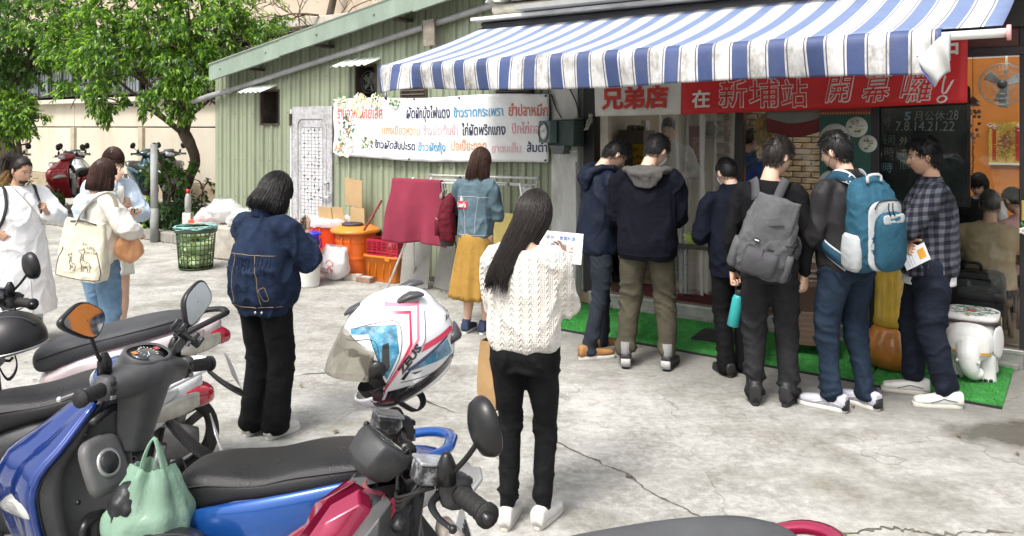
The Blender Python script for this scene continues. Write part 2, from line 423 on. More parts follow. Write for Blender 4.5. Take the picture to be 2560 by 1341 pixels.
# sloping verge trim in two lengths, soffit, roof
def verge(u0,u1,dz=0.,n=.30):
 mb=MB();ang=math.atan(.169)
 def P(u,y,z):return(u-SHED_L,y,zroof(u)+z+dz)
 prof=[(-n,-.03),(-n,.17),(-n-.012,.19),(-n+.03,.20),(.3,.20),(.3,.188),(-n+.02,.185),(-n+.014,-.02),(-n+.05,-.02),(-n+.05,-.03)]
 mb.loft([np.array([P(u,y,z)for y,z in prof])for u in np.linspace(u0,u1,6)],True,smooth=False)
 mb.build('verge_trim',trim_m,shed)
verge(-6.16,-4.62);verge(-4.63,-2.28,.012);verge(-2.29,0.4,-.004)
for u in(-5.9,-4.9,-3.9,-2.9):
 mb=MB();mb.ball((u-SHED_L,-.308,zroof(u)+.09),.014,8,6);mb.build('bolt_head',trim_m,shed)
mb=MB();mb.loft([np.array([(u-SHED_L,y,zroof(u)+z)for y,z in((-.29,.205),(-.29,.22),(5.2,.22),(5.2,.205))])for u in(-6.2,.5)],True,smooth=False)
mb.build('roof',M('roof_sheet',(.28,.31,.27),.5,dirt=(.12,.12,.09)),shed)
for u in(-5.35,-3.95,-2.6):
 mb=MB();mb.box((u-SHED_L,-.13,zroof(u)-.03),(.10,.24,.035));mb.build('purlin_end',rust_m,shed)
mb=MB();mb.box((-2.17-SHED_L,-.16,2.83),(.17,.02,.30),rot=(0,-.05,0));mb.build('hanging_board',M('grey_brown_board',(.25,.22,.18),.8,var=.3,vs=9),shed,bevel=.004)
# drain pipe under the eave
pipe_m=M('grey_pvc',(.30,.30,.31),.45,var=.12,vs=6,dirt=(.15,.14,.12),ds=5)
mb=MB();mb.tube([(u-SHED_L,-.09,2.38+.1706*(u+5.40))for u in np.linspace(-6.0,-.55,9)],.036,14)
mb.tube([(-5.93-SHED_L,-.09,2.288),(-6.04-SHED_L,-.09,2.27)],.043,14)
pp=mb.build('drain_pipe',pipe_m,shed)
mb=MB();zz=2.38+.1706*(-2.30+5.40)
mb.tube([(-2.30-SHED_L,-.09+.042*math.cos(a),zz+.042*math.sin(a))for a in np.linspace(-.5*PI-2.6,-.5*PI+2.6,16)]+[(-2.31-SHED_L,-.06,zz+.2)],.005,6)
mb.build('pipe_hanger',rust_m,pp)
mb=MB();a0=(-6.02-SHED_L,-.09,2.27);mb.tube(spline([a0,(-6.4-SHED_L,-.09,2.22),(-6.72-SHED_L,-.10,2.16),(-6.86-SHED_L,-.12,2.14)],12),.04,14,cap=False)
mb.build('pipe_outlet',pipe_m,pp)
# the two vent openings with their little tin hoods
def vent(u0,u1,z0,z1,fan,hood):
 mb=MB();w,h=u1-u0,z1-z0
 mb.box((0,-.01,h/2),(w+.05,.04,.025));mb.box((0,-.01,-h/2),(w+.05,.04,.025))
 mb.box((-w/2-.012,-.01,0),(.025,.04,h));mb.box((w/2+.012,-.01,0),(.025,.04,h))
 f=mb.build('vent_opening',rust_m,shed,loc=((u0+u1)/2-SHED_L,0,(z0+z1)/2))
 mb=MB();mb.box((0,.22,0),(w,.01,h));mb.box((-w/2,.11,0),(.01,.22,h));mb.box((w/2,.11,0),(.01,.22,h));mb.box((0,.11,h/2),(w,.22,.01));mb.box((0,.11,-h/2),(w,.22,.01))
 mb.build('vent_box',M('dark_lining',(.055,.045,.035),.9,var=.4,vs=7),f)  # dark brown box behind the vent opening
 if fan:
  mb=MB()
  for k in range(5):
   a=2*PI*k/5;mb.box((.07*math.cos(a),.06,.07*math.sin(a)),(.10,.006,.06),rot=(.4,-a,0))
  for r in(.06,.10,.135):
   mb.tube([(r*math.cos(a),.03,r*math.sin(a))for a in np.linspace(0,2*PI,24)],.003,5)
  mb.ball((0,.05,0),.03,10,6);mb.build('exhaust_fan',M('dusty_fan_grey',(.13,.13,.12),.6,var=.3),f)
 hx0,hx1,hz=hood;mb=MB();n=15
 xs=np.linspace(hx0,hx1,n)
 V=[(x-(u0+u1)/2,y,hz-(z0+z1)/2+(.022 if i%3==1 else 0)-(.11 if y<-.1 else 0))for i,x in enumerate(xs)for y in(0,-.30)]
 mb.add(V,[(2*i,2*i+1,2*i+3,2*i+2)for i in range(n-1)],0,False)
 mb.build('tin_hood',M('pale_tin',(.62,.66,.62),.45,var=.1,dirt=(.3,.3,.26),ds=6),f,solid=.004)
vent(*holes[0],False,(-5.52,-5.03,2.33));vent(*holes[1],True,(-3.66,-3.06,2.60))
for u,w in((-2.52,.42),(-1.08,.46)):
 mb=MB();mb.box((0,-.02,0),(w,.05,.20))
 f=mb.build('grille',rust_m,shed,bevel=.006,loc=(u-SHED_L,0,2.17))
 mb=MB()
 for k in range(4):mb.box((0,-.055,-.07+k*.045),(w-.05,.02,.012))
 mb.build('grille_bar',M('grille_brown',(.12,.10,.085),.7),f,bevel=.003)
# ornate grey door
door_m=M('stamped_grey_door',(.42,.42,.43),.5,var=.22,vs=26,dirt=(.16,.155,.15),ds=7,da=.75,bump=.5,bs=55)
mb=MB();mb.box((.385,-.005,1.015),(.77,.05,2.03));dr=mb.build('door',door_m,shed,bevel=.006,loc=(-4.70-SHED_L,0,0))
mb=MB()
def roundrect(x0,x1,z0,z1,r,y,n=6):
 P=[]
 for cx,cz,a0 in((x1-r,z1-r,0),(x0+r,z1-r,90),(x0+r,z0+r,180),(x1-r,z0+r,270)):
  for k in range(n+1):a=R(a0+90*k/n);P.append((cx+r*math.cos(a),y,cz+r*math.sin(a)))
 return P+[P[0]]
mb.tube(roundrect(.12,.665,.10,1.87,.09,-.034),.007,6);mb.tube(roundrect(.185,.60,.14,1.76,.03,-.034),.006,6)
mb.build('door_moulding',M('door_relief',(.32,.32,.325),.5,var=.3,vs=20,dirt=(.1,.1,.1),ds=9,da=.6),dr)
mb=MB();mb.box((.3925,-.032,.95),(.412,.006,1.60));mb.build('door_panel',M('door_panel_grey',(.56,.56,.58),.42,var=.12,vs=14,dirt=(.25,.24,.23),ds=5,da=.5),dr)
mb=MB();gm=M('door_grid',(.24,.24,.25),.5,var=.3,vs=30)
for k in range(1,36):mb.box((.3925,-.036,.15+k*.045),(.412,.003,.0045))
for i in range(1,6):mb.box((.185+i*.069,-.036,.95),(.0045,.003,1.6))
stuff(mb.build('door_grid',gm,dr))
mb=MB();rr=random.Random(3)
for i in range(78):
 x=.185+.069*rr.randint(1,5);z=.15+.045*rr.randint(1,35);s=.02*rr.choice((1,-1));t=rr.choice((1,-1))
 mb.add([(x,-.0385,z),(x+s,-.0385,z),(x+s*.6,-.0385,z+.026*t)],[(0,1,2),(2,1,0)],0,False)
stuff(mb.build('door_triangles',M('door_mark',(.05,.05,.055),.6),dr))
steel_m=M('worn_chrome',(.62,.62,.62),.28,.9,var=.15,vs=20)
mb=MB();mb.lathe([(.012,0),(.012,.03),(.027,.045),(.027,.06),(.012,.07)],14);kn=mb.build('door_knob',steel_m,dr,loc=(.715,-.03,1.05));kn.rotation_euler=(R(90),0,0)
mb=MB();mb.tube([(.74,-.04,.875),(.74,-.07,.875),(.66,-.075,.87),(.60,-.07,.86)],.011,8);mb.box((.735,-.033,.875),(.05,.012,.09));mb.build('door_handle',steel_m,dr)
mb=MB();mb.box((-.012,-.02,1.0),(.02,.05,2.0));mb.build('door_jamb',M('white_jamb',(.72,.72,.70),.5),dr)
mb=MB();mb.box((-.012,-.05,1.86),(.03,.03,.16));mb.build('hinge',rust_m,dr,bevel=.003)
# ================================================================ CONCRETE COLUMN beside the shop
conc_m=M('bare_concrete_column',(.60,.60,.58),.85,var=.2,vs=3,dirt=(.17,.165,.15),ds=2.2,da=.75,stretch=(1,1,.35),bump=.25,bs=25)
colm=thing('concrete_column','stained pale concrete column between the green shed and the shop','column',at(-.40,-.02),RZ)
mb=MB();mb.box((-.06,.12,1.45),(.32,.34,2.9));mb.build('shaft',conc_m,colm,bevel=.012)
mb=MB();mb.box((.165,.16,1.45),(.125,.3,2.9));mb.build('return_strip',M('grey_concrete_strip',(.34,.34,.33),.85,var=.2,vs=4,dirt=(.1,.1,.09)),colm,bevel=.008)
mb=MB();mb.tube([(.09,-.07,.02),(.09,-.07,1.42)],.012,8);mb.build('conduit',M('white_conduit',(.6,.6,.58),.5),colm)
cab_m=M('black_cable',(.015,.015,.015),.5)
mb=MB()
for pts in([(-.20,-.07,2.1),(-.14,-.07,1.95),(-.02,-.09,1.80)],[(.02,-.07,2.15),(.10,-.07,2.0),(.13,-.07,1.85),(.10,-.07,1.70)],[(.12,-.07,2.15),(.135,-.075,1.95),(.15,-.07,1.8),(.11,-.08,1.68)]):
 mb.tube(spline(pts,14),.007,6)
mb.build('cable',cab_m,colm)
# green floodlight housing on the column
fl=thing('flood_light','dark green metal floodlight with round lens bolted to the concrete column','floodlight',at(-.37,.14,1.60),RZ)
hous_m=M('dark_green_enamel',(.03,.06,.055),.4,var=.2,vs=12)
mb=MB();mb.box((.02,0,.11),(.27,.20,.26));mb.build('housing',hous_m,fl,bevel=.012)
mb=MB();sq=[(-.11,-.11),(.11,-.11),(.11,.11),(-.11,.11)];
mb.box((-.03,-.14,.12),(.22,.09,.22));bez=mb.build('bezel',M('green_grey_bezel',(.11,.17,.165),.45,var=.15),fl,bevel=.010)
bez.rotation_euler=(0,0,R(-26));bez.location=(-.055,0,0)
mb=MB();mb.lathe([(.092,0),(.096,.012),(.085,.018)],24,cap=False);rm=mb.build('lens_rim',M('rim_grey',(.2,.24,.24),.35,.6),bez,loc=(-.03,-.186,.12));rm.rotation_euler=(R(90),0,0)
mb=MB();mb.lathe([(.088,0),(.06,.012),(.0,.018)],24,cap=False);ln=mb.build('lens',M('dusty_lens',(.42,.43,.43),.15,var=.4,vs=14,coat=.8),bez,loc=(-.03,-.187,.12));ln.rotation_euler=(R(90),0,0)
mb=MB();mb.prism([(-.13,0),(.06,0),(.04,-.09),(-.08,-.09)],WALLM@Matrix.Translation((0,-.01,-.02)),.14);mb.build('ballast_box',M('grey_green_ballast',(.13,.15,.145),.5),fl,bevel=.008)
for c_,d_ in(((.03,.01,.25),(.22,.16,.012)),((.10,.02,-.07),(.09,.1,.02))):
 mb=MB();mb.box(c_,d_);mb.build('bracket',M('dull_zinc',(.42,.42,.41),.45,.6),fl,bevel=.003)
# ================================================================ THAI MENU BANNER
vinyl_m=M('white_vinyl',(.72,.735,.74),.5,var=.05,vs=3,dirt=(.55,.55,.52),ds=1.5,da=.4)
tb=thing('menu_banner','wide white vinyl banner with coloured Thai dish names on the green shed wall','banner',at(-3.83,.085,1.41),RZ)
BW,BH=3.22,.70
def bump_y(x,z):
 return-.012*math.sin(x*2.2+z*3)-.008*math.sin(x*6.1-z*5)-.006*math.sin(x*13+z*11+2*math.sin(z*6))-.006*math.sin((x*1.2+z)*17)
def sag(x,z):return .035*(math.sin(PI*x/BW))*(1-z/BH)*-1+.012*math.sin(x*3.1)*(1 if z>.5 else .4)
mb=MB();mb.grid(lambda a,b:(a*BW,bump_y(a*BW,b*BH),b*BH+sag(a*BW,b*BH)),90,22)
mb.build('cloth',vinyl_m,tb,solid=.003)
def thai(s,x,z,w,h,mat,bold=.012):
 V,F=fit_text(s,x,z,w,h,bold=bold);
 V=np.array([(a,bump_y(a,b)-.006-c,b+sag(a,b))for a,b,c in V])
 mb=MB();mb.add(V,[f[::-1]for f in F]if False else F,0,False);return mb.build('lettering',mat,tb)
navy=M('navy_print',(.022,.03,.085),.5);teal=M('blue_print',(.10,.33,.55),.5);orange=M('orange_print',(.68,.36,.20),.5)
pink=M('pink_print',(.75,.36,.44),.5);redp=M('red_print',(.62,.14,.10),.5);fpink=M('faded_pink_print',(.76,.50,.54),.5)
sx=BW/(1383-845)
for s,px0,px1,py0,py1,mt in(('ร้านอาหารไทยเลิศ',850,962,266,296,redp),('ผัดผักบุ้งไฟแดง',1020,1129,262,302,navy),('ข้าวราดกระเพรา',1138,1266,266,290,teal),('ยำปลาหมึก',1280,1374,260,290,redp),('แกงเขียวหวาน',960,1054,310,333,orange),('ข้าวผัดต้มยำ',1062,1148,306,332,fpink),('ไก่ผัดพริกแกง',1158,1271,305,336,navy),('ปีกไก่ทอด',1286,1368,304,334,pink),('ข้าวผัดสับปะรด',944,1044,345,369,navy),('ข้าวผัดกุ้ง',1052,1118,348,378,teal),('ปอเปี๊ยะทอด',1130,1222,344,372,orange),('ชานมเย็น',1234,1307,354,380,fpink),('ส้มตำ',1322,1374,352,380,navy)):
 u0,z1=onfront(px0,py0,.05);u1,z0=onfront(px1,py1,.05)
 thai(s,u0+3.83,z0-1.41,u1-u0,z1-z0,mt)
# dish pictures printed at the left end
def food(px,py,r,cols,seed,dish=None):
 u,z=onfront(px,py,.05);u+=3.83;z-=1.41;rr=random.Random(seed);mb=MB();k=r*onfront(px+1,py,.05)[0]-r*onfront(px,py,.05)[0]
 def disc(x,zz,a,b,rot,mat,off):
  n=10;P=[]
  for i in range(n):
   t=2*PI*i/n;xx=x+a*math.cos(t)*math.cos(rot)-b*math.sin(t)*math.sin(rot);z2=zz+a*math.cos(t)*math.sin(rot)+b*math.sin(t)*math.cos(rot)
   P.append((xx,bump_y(xx,z2)-off,z2+sag(xx,z2)))
  mb.add(P,[tuple(range(n))],mat,False)
 for i in range(70):
  a=rr.uniform(0,2*PI);q=k*math.sqrt(rr.random());s=k*rr.uniform(.08,.22)
  disc(u+q*math.cos(a),z+.8*q*math.sin(a),s,s*rr.uniform(.3,.8),rr.uniform(0,PI),rr.randrange(len(cols)),.0065+i*.00008)
 mb.build('dish_picture',cols,tb)
fg,fw,fb,fd,fy=M('food_green',(.05,.20,.11),.5),M('food_white',(.70,.70,.66),.5),M('food_brown',(.42,.22,.10),.5),M('food_dark',(.05,.09,.06),.5),M('food_yellow',(.62,.60,.36),.5)
food(874,316,20,[fg,fw,fd,fw,fb],1);food(868,362,24,[fw,fy,fb,fw,fg],2);food(923,357,15,[fg,fw,fy,fd,fw],3)
food(862,258,14,[fg,fy,fw,fy],4);food(945,256,16,[fg,fy,fy,fw],5);food(905,262,24,[fy,fw,fy],6);food(990,258,14,[fg,fy,fw],8)
for x,z in((.02,.02),(.02,.68),(1.3,.02),(1.35,.69),(2.05,.68),(3.19,.02),(3.19,.68),(.75,.69)):
 mb=MB();mb.ball((x,bump_y(x,z)-.008,z+sag(x,z)),.012,8,5);mb.build('eyelet',M('black_eyelet',(.02,.02,.02),.4),tb)
# ================================================================ BLUE-STRIPED AWNING
def awning_mat(name,dirty_unlit):
 m,nt,ns,L,p=nodemat(name);tc=ns.new('ShaderNodeTexCoord');s=ns.new('ShaderNodeSeparateXYZ');L.new(tc.outputs['UV'],s.inputs[0])
 x=s.outputs[0];ph=mathn(nt,'FRACT',mathn(nt,'ADD',mathn(nt,'DIVIDE',mathn(nt,'SUBTRACT',x,.297),.2410),.5))
 d=mathn(nt,'ABSOLUTE',mathn(nt,'SUBTRACT',ph,.5))
 wide=mathn(nt,'LESS_THAN',d,.215)
 thin=mathn(nt,'MULTIPLY',mathn(nt,'GREATER_THAN',d,.262),mathn(nt,'LESS_THAN',d,.298))
 v=tc.outputs['Object']
 n1=noisen(nt,v,5,6,.7,.3,.7)
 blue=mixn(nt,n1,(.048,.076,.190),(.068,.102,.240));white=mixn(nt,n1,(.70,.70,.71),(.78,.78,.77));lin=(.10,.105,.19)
 if not dirty_unlit:blue=mixn(nt,n1,(.160,.215,.37),(.195,.255,.41))  # top stripes paler: the bright sheen is put into the blue
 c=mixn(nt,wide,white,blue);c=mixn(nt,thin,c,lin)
 if dirty_unlit:
  mp=ns.new('ShaderNodeMapping');mp.inputs['Scale'].default_value=(1,1,.45);L.new(v,mp.inputs['Vector'])
  dn=mathn(nt,'MULTIPLY',noisen(nt,mp.outputs[0],11,10,.78,.38,.62),noisen(nt,v,2.2,4,.6,.28,.56))
  dn=mathn(nt,'MULTIPLY',dn,mathn(nt,'SUBTRACT',.85,mathn(nt,'MULTIPLY',wide,.6)))
  c=mixn(nt,dn,c,(.16,.145,.115))
 L.new(c,p.inputs['Base Color']);p.inputs['Roughness'].default_value=.5;p.inputs['Specular IOR Level'].default_value=.3
 tr=ns.new('ShaderNodeBsdfTranslucent');L.new(c,tr.inputs['Color']);mx=ns.new('ShaderNodeMixShader');mx.inputs[0].default_value=.12
 L.new(p.outputs[0],mx.inputs[1]);L.new(tr.outputs[0],mx.inputs[2]);L.new(mx.outputs[0],ns['Material Output'].inputs['Surface'])
 return m
aw=thing('striped_awning','blue and white striped retractable awning over the shop front','awning',at(0,0),RZ)
A0,A1=-1.37,3.47
def uvgrid(name,fn,nu,nv,mats,parent,u0,u1,solid=.003):
 mb=MB();mb.grid(fn,nu,nv);o=mb.build(name,mats,parent,solid=solid);uv=o.data.uv_layers.new(name='UVMap')
 co=np.empty(len(o.data.vertices)*3);o.data.vertices.foreach_get('co',co);ix=np.empty(len(o.data.loops),np.int32);o.data.loops.foreach_get('vertex_index',ix)
 k=np.arange(len(co)//3)//nv/(nu-1)*(u1-u0)+u0;uvs=np.stack([k[ix],co.reshape(-1,3)[ix,2]],1);uv.data.foreach_set('uv',uvs.ravel());return o
def cloth_fn(a,b):
 u=A0+(A1-A0)*a;n=.2+1.50*b;z=2.83-.50*b-.03*math.sin(PI*b)+.006*math.sin(u*5+b*3)*math.sin(PI*b)+.012*(u-A0)/4.8*b
 return(u,-n,z)
uvgrid("canopy_cloth",cloth_fn,60,14,awning_mat('awning_top_sheen',False),aw,A0,A1)
def wav(u):return .028*math.sin(u*4.3+.6)+.016*math.sin(u*9.7)+.010*math.sin(u*17+1)
def valance(a,b):
 u=A0+(A1-.30-A0)*a;z0=2.33+.012*(u-A0)/4.8
 if b<.2:
  t=b/.2*PI*.62;return(u,-1.70-.052*math.sin(t),z0-.05+.055*math.cos(t))
 k=(b-.2)/.8;drop=.195+.012*math.sin(u*2.1)
 e=max(0,1-(u-A0)/.5);lift=.03*max(0,1-abs(u-A0-.45)/.5)
 y=-1.752-wav(u)*k*(1.0+1.2*e)+.02*k*k;z=z0-.067-drop*k+lift*k
 return(u+e*e*.05*k,y,z)
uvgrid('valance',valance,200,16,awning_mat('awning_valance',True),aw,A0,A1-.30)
# left end folds inwards, right end has torn loose and shows its grey lining
def lflap(a,b):return(A0+.0+.11*a*(1-.2*b)+.03*b,-1.765-.03*math.sin(a*3)+.10*(1-a),2.27-.23*b-.03*(1-a))
uvgrid('valance_end',lflap,8,8,_mats['awning_valance'],aw,-1.19,-1.02)
uz=[onfront(px,py,1.80)for px,py in((2378,82),(2376,180),(2336,214),(2296,142))]
mb=MB();q=[np.array((u,0,z))for u,z in uz]
def lining(a,b):
 p=(q[0]*(1-a)+q[3]*a)*(1-b)+(q[1]*(1-a)+q[2]*a)*b
 return(p[0],-1.80-.035*math.sin(a*2.6)-.03*math.sin(b*3+a)-.02*math.sin(7*a+3*b),p[2]+.012*math.sin(5*a))
mb.grid(lining,14,14);mb.build('torn_flap',M('grey_lining',(.50,.50,.49),.55,var=.08,vs=7),aw,solid=.004)
mb=MB();mb.tube([q[2]+[0,-1.86,0],(q[3]+q[2])/2+[-.012,-1.85,0],q[3]+[0,-1.83,0]],.010,6,flat=.4);mb.build('flap_hem',M('hem_blue',(.07,.11,.38),.5),aw)
alu_m=M('white_aluminium',(.70,.70,.68),.4,var=.08,dirt=(.4,.39,.36),ds=6)
mb=MB();mb.tube([(A0-.01,-1.70,2.285),(A1+.02,-1.70,2.30)],.026,16);mb.build('front_bar',alu_m,aw)
mb=MB();mb.tube([(A1+.02,-1.70,2.30),(A1+.04,-1.70,2.30)],.044,18);mb.build('bar_end_cap',M('faded_pink_cap',(.72,.36,.36),.5),aw)
mb=MB();mb.tube([(A0+.06,-.24,2.80),(A1-.06,-.24,2.80)],.06,14);mb.build('roller',M('roller_dark',(.05,.05,.055),.5),aw)
mb=MB();mb.box(((A0+A1)/2,-.12,2.855),(A1-A0,.24,.03));mb.box(((A0+A1)/2,-.03,2.79),(A1-A0,.05,.14));mb.build('cassette',M('black_cassette',(.02,.02,.02),.5),aw,bevel=.005)
for u in(A0+.7,A1-.7):
 mb=MB();mb.tube([(u,-.2,2.74),(u+.55,-.95,2.52),(u,-1.68,2.27)],.02,8);mb.build('folding_arm',alu_m,aw)
# ================================================================ THE SHOP
shop=thing('eatery','open-fronted eatery with dark frame posts and glass under the awning','building',at(0,0),RZ)
black_m=M('black_frame',(.018,.018,.02),.45,var=.2)
def part(name,mat,boxes,parent=shop,bevel=.004,**k):
 mb=MB()
 for c,d in boxes:mb.box(c,d)
 return mb.build(name,mat,parent,bevel=bevel,**k)
FL=.13
part('floor',M('shop_floor',(.30,.23,.16),.45,var=.2,vs=6,dirt=(.12,.10,.08)),[((2.2,2.2,FL-.07),(5.6,4.35,.14))])
part('threshold',M('aluminium_sill',(.50,.50,.48),.35,.7,var=.15,vs=9,dirt=(.2,.2,.18)),[((1.65,.0,.055),(3.65,.06,.11)),((1.65,-.015,.125),(3.66,.05,.03))])
part('base_strip',M('sill_concrete',(.24,.24,.22),.85,var=.2,vs=8),[((1.65,-.05,.02),(3.6,.05,.04))])
for u,w,d in((-.19,.13,.12),(1.335,.075,.08),(2.455,.075,.08),(3.475,.055,.055)):
 part('post',black_m,[((u,.06,1.42),(w,d,2.60))])
part('door_jamb',M('beige_jamb',(.55,.52,.44),.5,var=.1),[((-.04,.08,1.2),(.09,.07,2.15))])
part('header',M('dark_header',(.035,.03,.03),.5),[((1.65,.06,2.335),(3.75,.10,.06)),((1.65,.06,2.64),(3.75,.12,.26))])
part('transom',M('maroon_transom',(.12,.045,.035),.55,var=.2),[((1.65,.07,2.437),(3.70,.04,.14))])
pl=M('beige_boarding',(.46,.43,.33),.6,var=.12,vs=2,stretch=(6,1,.3))
for k in range(16):part('wall_board',pl,[((-2.0+k*.145,3.25,1.32),(.143,.03,2.4))],bevel=.006)
brick_m=M('tan_brick',(.20,.135,.08),.8,var=.3,vs=9,rnd=.25,bump=.3,bs=40)
mbk=MB();mbk.box((0,0,0),(.212,.05,.062));brick0=mbk.build('brick',brick_m,shop,bevel=.006)
nb=0
for r_ in range(28):
 for k in range(9):
  x=-.02+k*.222+(.111 if r_%2 else 0);z=FL+.25+r_*.072
  if z>2.25:continue
  o=brick0 if nb==0 else brick0.copy()
  if nb:COL.objects.link(o);o.parent=shop
  o.location=(x,3.24+random.uniform(-.004,.004),z);nb+=1
part('brick_mortar',M('mortar',(.13,.11,.09),.9),[((.95,3.27,1.3),(2.2,.02,2.4))])
part('back_wall',M('orange_paint',(.46,.145,.020),.55,var=.10,vs=2,dirt=(.28,.09,.02),ds=1.2,da=.35),[((3.55,3.25,1.65),(2.95,.06,1.75))])
part('dado',M('blue_dado',(.035,.05,.22),.5,var=.15),[((3.55,3.25,.45),(2.95,.07,.64))])
part('left_wall',pl,[((-.62,1.7,1.3),(.05,3.2,2.4))])
part('far_wall',pl,[((-2.2,3.3,1.3),(1.7,.05,2.4))])
part('ceiling',M('shop_ceiling',(.42,.33,.27),.7,var=.1),[((2.2,.65,2.56),(5.7,1.1,.05))])
part('roof_deck',M('deck_grey',(.3,.3,.29),.7),[((2.2,.35,2.95),(5.9,1.7,.05))])  # deck and ceiling end early so daylight falls through the added opening
# canopy roof: tin sheet edge with rust, cream beam, white board
tin_m=M('rusted_white_tin',(.60,.61,.57),.5,var=.12,vs=5,dirt=(.22,.10,.045),ds=5,da=.75)
mb=MB();n=180;xs=np.linspace(-1.20,4.2,n)
V=[(x,y,3.055+.028*(abs(((x*5.3)%1)*2-1)>.45)+(.10 if y>0 else 0))for x in xs for y in(-.38,1.2)]
mb.add(V,[(2*i,2*i+2,2*i+3,2*i+1)for i in range(n-1)],0,False);mb.build('tin_roof_edge',tin_m,shop,solid=.012)
mb=MB();mb.tube([(-1.16,-.27,2.985),(4.2,-.27,2.985)],.052,16);mb.build('cream_beam',M('cream_pipe',(.60,.58,.48),.45,var=.08,dirt=(.35,.32,.25),ds=5),shop)
part('canopy_board',M('weathered_white_board',(.62,.62,.60),.6,var=.1,dirt=(.2,.19,.17),ds=7,da=.7,stretch=(.3,1,1)),[((1.40,-.16,2.895),(5.6,.44,.035))])
wire=MB();wire.tube([(-.92,-.1,3.1),(-.6,-.16,3.25),(-.2,-.1,3.5)],.012,6);wire.build('roof_wire',M('white_cable',(.6,.6,.58),.5),shop)
# window glass
def glass_mat():
 m,nt,ns,L,p=nodemat('shop_glass')
 t=ns.new('ShaderNodeBsdfTransparent');t.inputs[0].default_value=(.93,.95,.94,1);g=ns.new('ShaderNodeBsdfGlossy');g.inputs['Roughness'].default_value=.03
 fr=ns.new('ShaderNodeFresnel');fr.inputs[0].default_value=1.45;mx=ns.new('ShaderNodeMixShader');L.new(fr.outputs[0],mx.inputs[0])
 L.new(t.outputs[0],mx.inputs[1]);L.new(g.outputs[0],mx.inputs[2]);L.new(mx.outputs[0],ns['Material Output'].inputs['Surface']);return m
glass_m=glass_mat()
for u0,u1 in((1.38,2.41),(2.50,3.44)):part('glass_pane',glass_m,[(((u0+u1)/2,.06,1.22),(u1-u0,.006,2.14))],bevel=0)
part('added_skylight_sheet',glass_m,[((2.2,2.3,2.93),(5.9,2.2,.006))],bevel=0)  # unseen skylight, added to let daylight into the dim shop
# plastic strip curtain in the doorway
def strip_mat():
 m,nt,ns,L,p=nodemat('clear_pvc')
 t=ns.new('ShaderNodeBsdfTransparent');t.inputs[0].default_value=(.90,.91,.90,1)
 g=ns.new('ShaderNodeBsdfPrincipled');g.inputs['Base Color'].default_value=(.75,.75,.73,1);g.inputs['Roughness'].default_value=.16
 lw=ns.new('ShaderNodeLayerWeight');lw.inputs[0].default_value=.35;mx=ns.new('ShaderNodeMixShader')
 mr=ns.new('ShaderNodeMapRange');mr.inputs[3].default_value=.10;mr.inputs[4].default_value=.8;L.new(lw.outputs['Facing'],mr.inputs[0])
 L.new(mr.outputs[0],mx.inputs[0]);L.new(t.outputs[0],mx.inputs[1]);L.new(g.outputs[0],mx.inputs[2]);L.new(mx.outputs[0],ns['Material Output'].inputs['Surface']);return m
pvc_m=strip_mat()
cu=thing('strip_curtain','clear plastic strip curtain hanging in the shop doorway','curtain',at(.62,.03,0),RZ)
x=0.
for k in range(5):
 w=random.uniform(.11,.16);mb=MB();ph=random.uniform(0,6);bot=random.uniform(.18,.26);x0=x;q1=random.uniform(-.03,.03)
 mb.grid(lambda a,b:(x0+w*a*1.25+.012*math.sin(b*3+ph),q1+.024*math.sin(a*6.3+ph)+.03*math.sin(b*2.5+ph),bot+(2.03-bot)*b),14,12)
 mb.build('strip',pvc_m,cu);x+=w
# red interior mat, artificial grass, black rubber mat
mt=MB();mt.box((0,0,.006),(1.35,.5,.012));o=mt.build('door_mat',M('maroon_mat',(.10,.018,.022),.95,var=.3,vs=60,bump=.5,bs=200));o.location=at(.72,-.36,FL+.001);o.rotation_euler.z=RZ
tag(o,'dark red mat on the floor just inside the shop doorway','mat')
def turf(name,u0,u1,n0,n1,label,seed):
 t=thing(name,label,'turf mat',at((u0+u1)/2,(n0+n1)/2,0),RZ)
 w,d=u1-u0,n1-n0;rng=np.random.default_rng(seed)
 mb=MB();mb.grid(lambda a,b:(-w/2+w*a,-d/2+d*b,.010+.003*math.sin(a*23+b*7)),30,10)
 mb.build('backing',M('turf_green',(.030,.19,.035),.9,var=.35,vs=14,dirt=(.05,.13,.04),ds=3),t,solid=.012)
 k=int(w*d*9000);p=np.stack([rng.uniform(-w/2,w/2,k),rng.uniform(-d/2,d/2,k),np.full(k,.014)],1);a=rng.uniform(0,2*PI,k);h=rng.uniform(.008,.016,k)
 dx=np.stack([np.cos(a),np.sin(a),0*a],1)*.0025;tip=p+np.stack([rng.normal(0,.006,k),rng.normal(0,.006,k),h],1)
 V=np.stack([p-dx,p+dx,tip],1).reshape(-1,3);F=np.arange(3*k).reshape(-1,3)
 mb=MB();mb.add(V,F.tolist(),0,False);stuff(mb.build('pile',M('turf_blade',(.035,.27,.04),.7,var=.4,vs=9),t))
 mb=MB();mb.box((0,-d/2,.008),(w,.014,.016));mb.build('edging',M('turf_edge_black',(.015,.015,.015),.8),t)
turf('turf_mat',-.30,2.60,.03,1.04,'long strip of artificial green grass along the shop threshold',1)
turf('turf_mat',2.62,3.42,.06,1.06,'bright green square of artificial grass under the white elephant stool',2)
mb=MB();mb.prism([(-.26,-.17),(.24,-.19),(.27,.16),(-.22,.19)],None,.016);o=mb.build('rubber_mat',M('black_rubber',(.018,.018,.018),.7,var=.3),bevel=.004);o.location=at(1.42,.50,.020);o.rotation_euler.z=RZ+.2
tag(o,'thin black rubber mat lying on the green turf strip','rubber mat')
